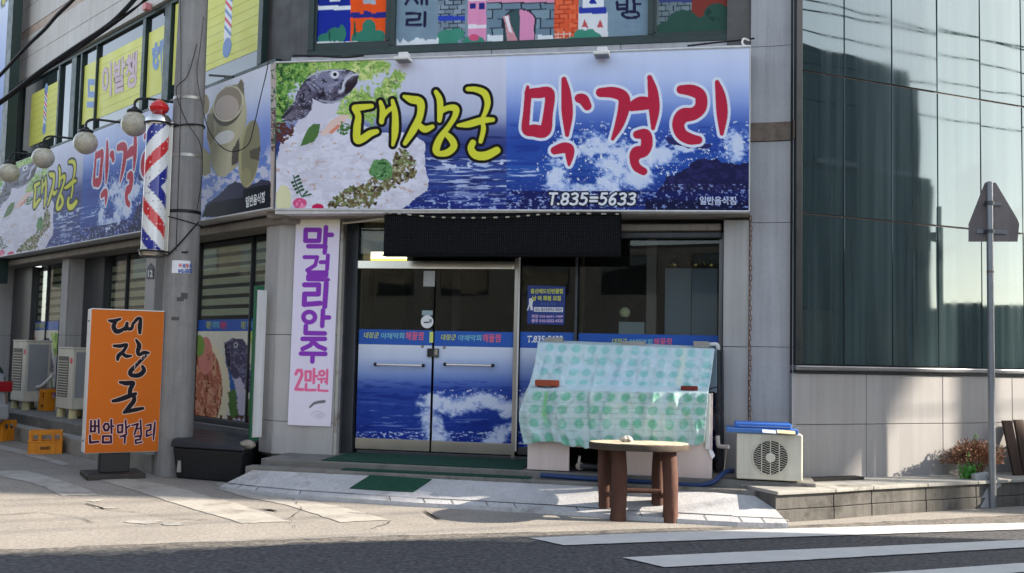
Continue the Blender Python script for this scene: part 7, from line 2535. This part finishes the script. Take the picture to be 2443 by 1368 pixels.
hang('green_shoot', [(sc0[0] - .03, -.22, zc_ + .12), (sc0[0] - .04, -.22, zc_ + .20), (sc0[0] - .02, -.23, zc_ + .25), (sc0[0] - .005, -.24, zc_ + .21)], .008, 'curled green shoot standing up out of the dry shrub', FR, mat('green_shoot_skin', (86, 128, 60), .5, .1), 'plant', 6)
gp = FR.at(2322, 1128, -.42)
gpl = thing('green_plant', 'small bright green plant under the dry shrub', 'plant', FR, (gp[0], -.36, ZK))
B = MB()
for i in range(180):
    th_ = rn.uniform(0, 2 * math.pi)
    c = np.array([gp[0] + rn.gauss(0, .06), -.36 + rn.gauss(0, .03), ZK + abs(rn.gauss(.0, .06))])
    e = np.array([math.cos(th_) * .4, math.sin(th_) * .4, rn.uniform(.3, 1)])
    e = e / np.linalg.norm(e) * rn.uniform(.03, .07)
    s_ = np.cross(e, (rn.uniform(-1, 1), rn.uniform(-1, 1), .2))
    s_ = s_ / (np.linalg.norm(s_) + 1e-6) * .011
    B.add([tuple(c - s_), tuple(c + s_), tuple(c + e * .8 + s_ * .6), tuple(c + e)], [(0, 1, 2, 3)])
B.build('leaves', mat('fresh_leaf', (64, 128, 48), .6, .25, 10), gpl)
B = MB()
for i in range(9):
    B.tube([(gp[0] + rn.uniform(-.05, .05), -.36, ZK - .004), (gp[0] + rn.uniform(-.08, .08), -.36, ZK + .09)], .004, 4)
B.build('stems', MATS['green_shoot_skin'], gpl)
# pale slab of stone propped against the ledge
s0 = ground(2355, 1214, 0)
slf = Frame(s0, (.95, .30))
q = [slf.at(*c, 0) for c in ((2338, 1214), (2376, 1216), (2384, 1168), (2395, 1160), (2386, 1138), (2366, 1128), (2333, 1134), (2336, 1180))]
SL = MB()
poly_ = [(a[0], max(.0, a[2])) for a in q]
n_ = len(poly_)
SL.prism(poly_, 'y', -.0, .075)
SL.v = [(x, y + z * .10, z) for x, y, z in SL.v]
tag(SL.build('stone_slab', mat('pale_slab', (146, 148, 150), .85, .12, 6, bump=.5, speck=.12), fr=slf, pos=(0, 0, 0), bev=.014, seg=2), 'pale rough stone slab propped against the ledge behind the sign post', 'stone')
# two weathered boards, their dark colour taking in shade on the wall
M_OLDW = mat('weathered_shaded_board', (56, 40, 30), .85, .25, 6, bump=.5, stretch=(1, 1, .2))
for i, (xb, yb2, xt, yt2, lab) in enumerate(((2428, 1130, 2404, 1004, 'brown board darkened for wall shade, leaning on the wall nearest the shrub'), (2452, 1132, 2432, 1002, 'second weathered board darkened for wall shade, leaning at the picture edge'))):
    a, b = FR.at(xb, yb2, -.26), FR.at(xt, yt2, -.10)
    tag(MB().hexa([(a[0] - .07, -.28, ZK), (a[0] + .07, -.28, ZK), (a[0] + .07, -.25, ZK), (a[0] - .07, -.25, ZK)], [(b[0] - .07, -.10, b[2]), (b[0] + .07, -.10, b[2]), (b[0] + .07, -.07, b[2]), (b[0] - .07, -.07, b[2])]).build('old_board', M_OLDW, fr=FR, pos=(a[0], -.26, ZK), bev=.004), lab, 'board', 'boards leaning on the granite wall')

# ---------------------------------------------------------------- overhead cables at the upper left
def air(x, y, d):
    r_ = ray(x, y)
    return tuple(CAM + r_ * d)


for q, r_, lab in (([(-60, 240, 13), (0, 180, 13), (62, 113, 12.6), (105, 72, 12.3), (135, 38, 12), (172, 2, 11.8), (230, -60, 11.4)], .022, 'thick black overhead cable crossing the pale panels at the upper corner'),
                   ([(-60, 280, 14), (0, 244, 13.8), (90, 175, 13.4), (170, 120, 13), (254, 64, 12.6), (300, 22, 12.3), (345, -30, 12)], .030, 'thickest black overhead cable passing in front of the yellow window sheets'),
                   ([(-60, 288, 14), (0, 250, 13.8), (100, 176, 13.4), (190, 116, 13), (262, 66, 12.6), (330, 14, 12.3), (370, -30, 12)], .012, 'thin overhead cable running beside the thickest one'),
                   ([(250, 68, 12.5), (320, 20, 12.3), (352, 0, 12.2), (420, -40, 12)], .010, 'short thin cable branching towards the concrete pole')):
    hang('overhead_cable', [air(*p) for p in q], r_, lab)
hang('hanging_wire', [tuple(FF.world(FF.at(*p))) if False else air(*p) for p in ((646, 60, 11.2), (640, 150, 11.2), (622, 230, 11.2), (606, 300, 11.2), (592, 345, 11.2), (560, 362, 11.2), (530, 352, 11.3), (500, 315, 11.4), (486, 270, 11.5))], .006, 'thin black wire sagging from the building to the concrete pole', None, M_RUBBER, 'wire')
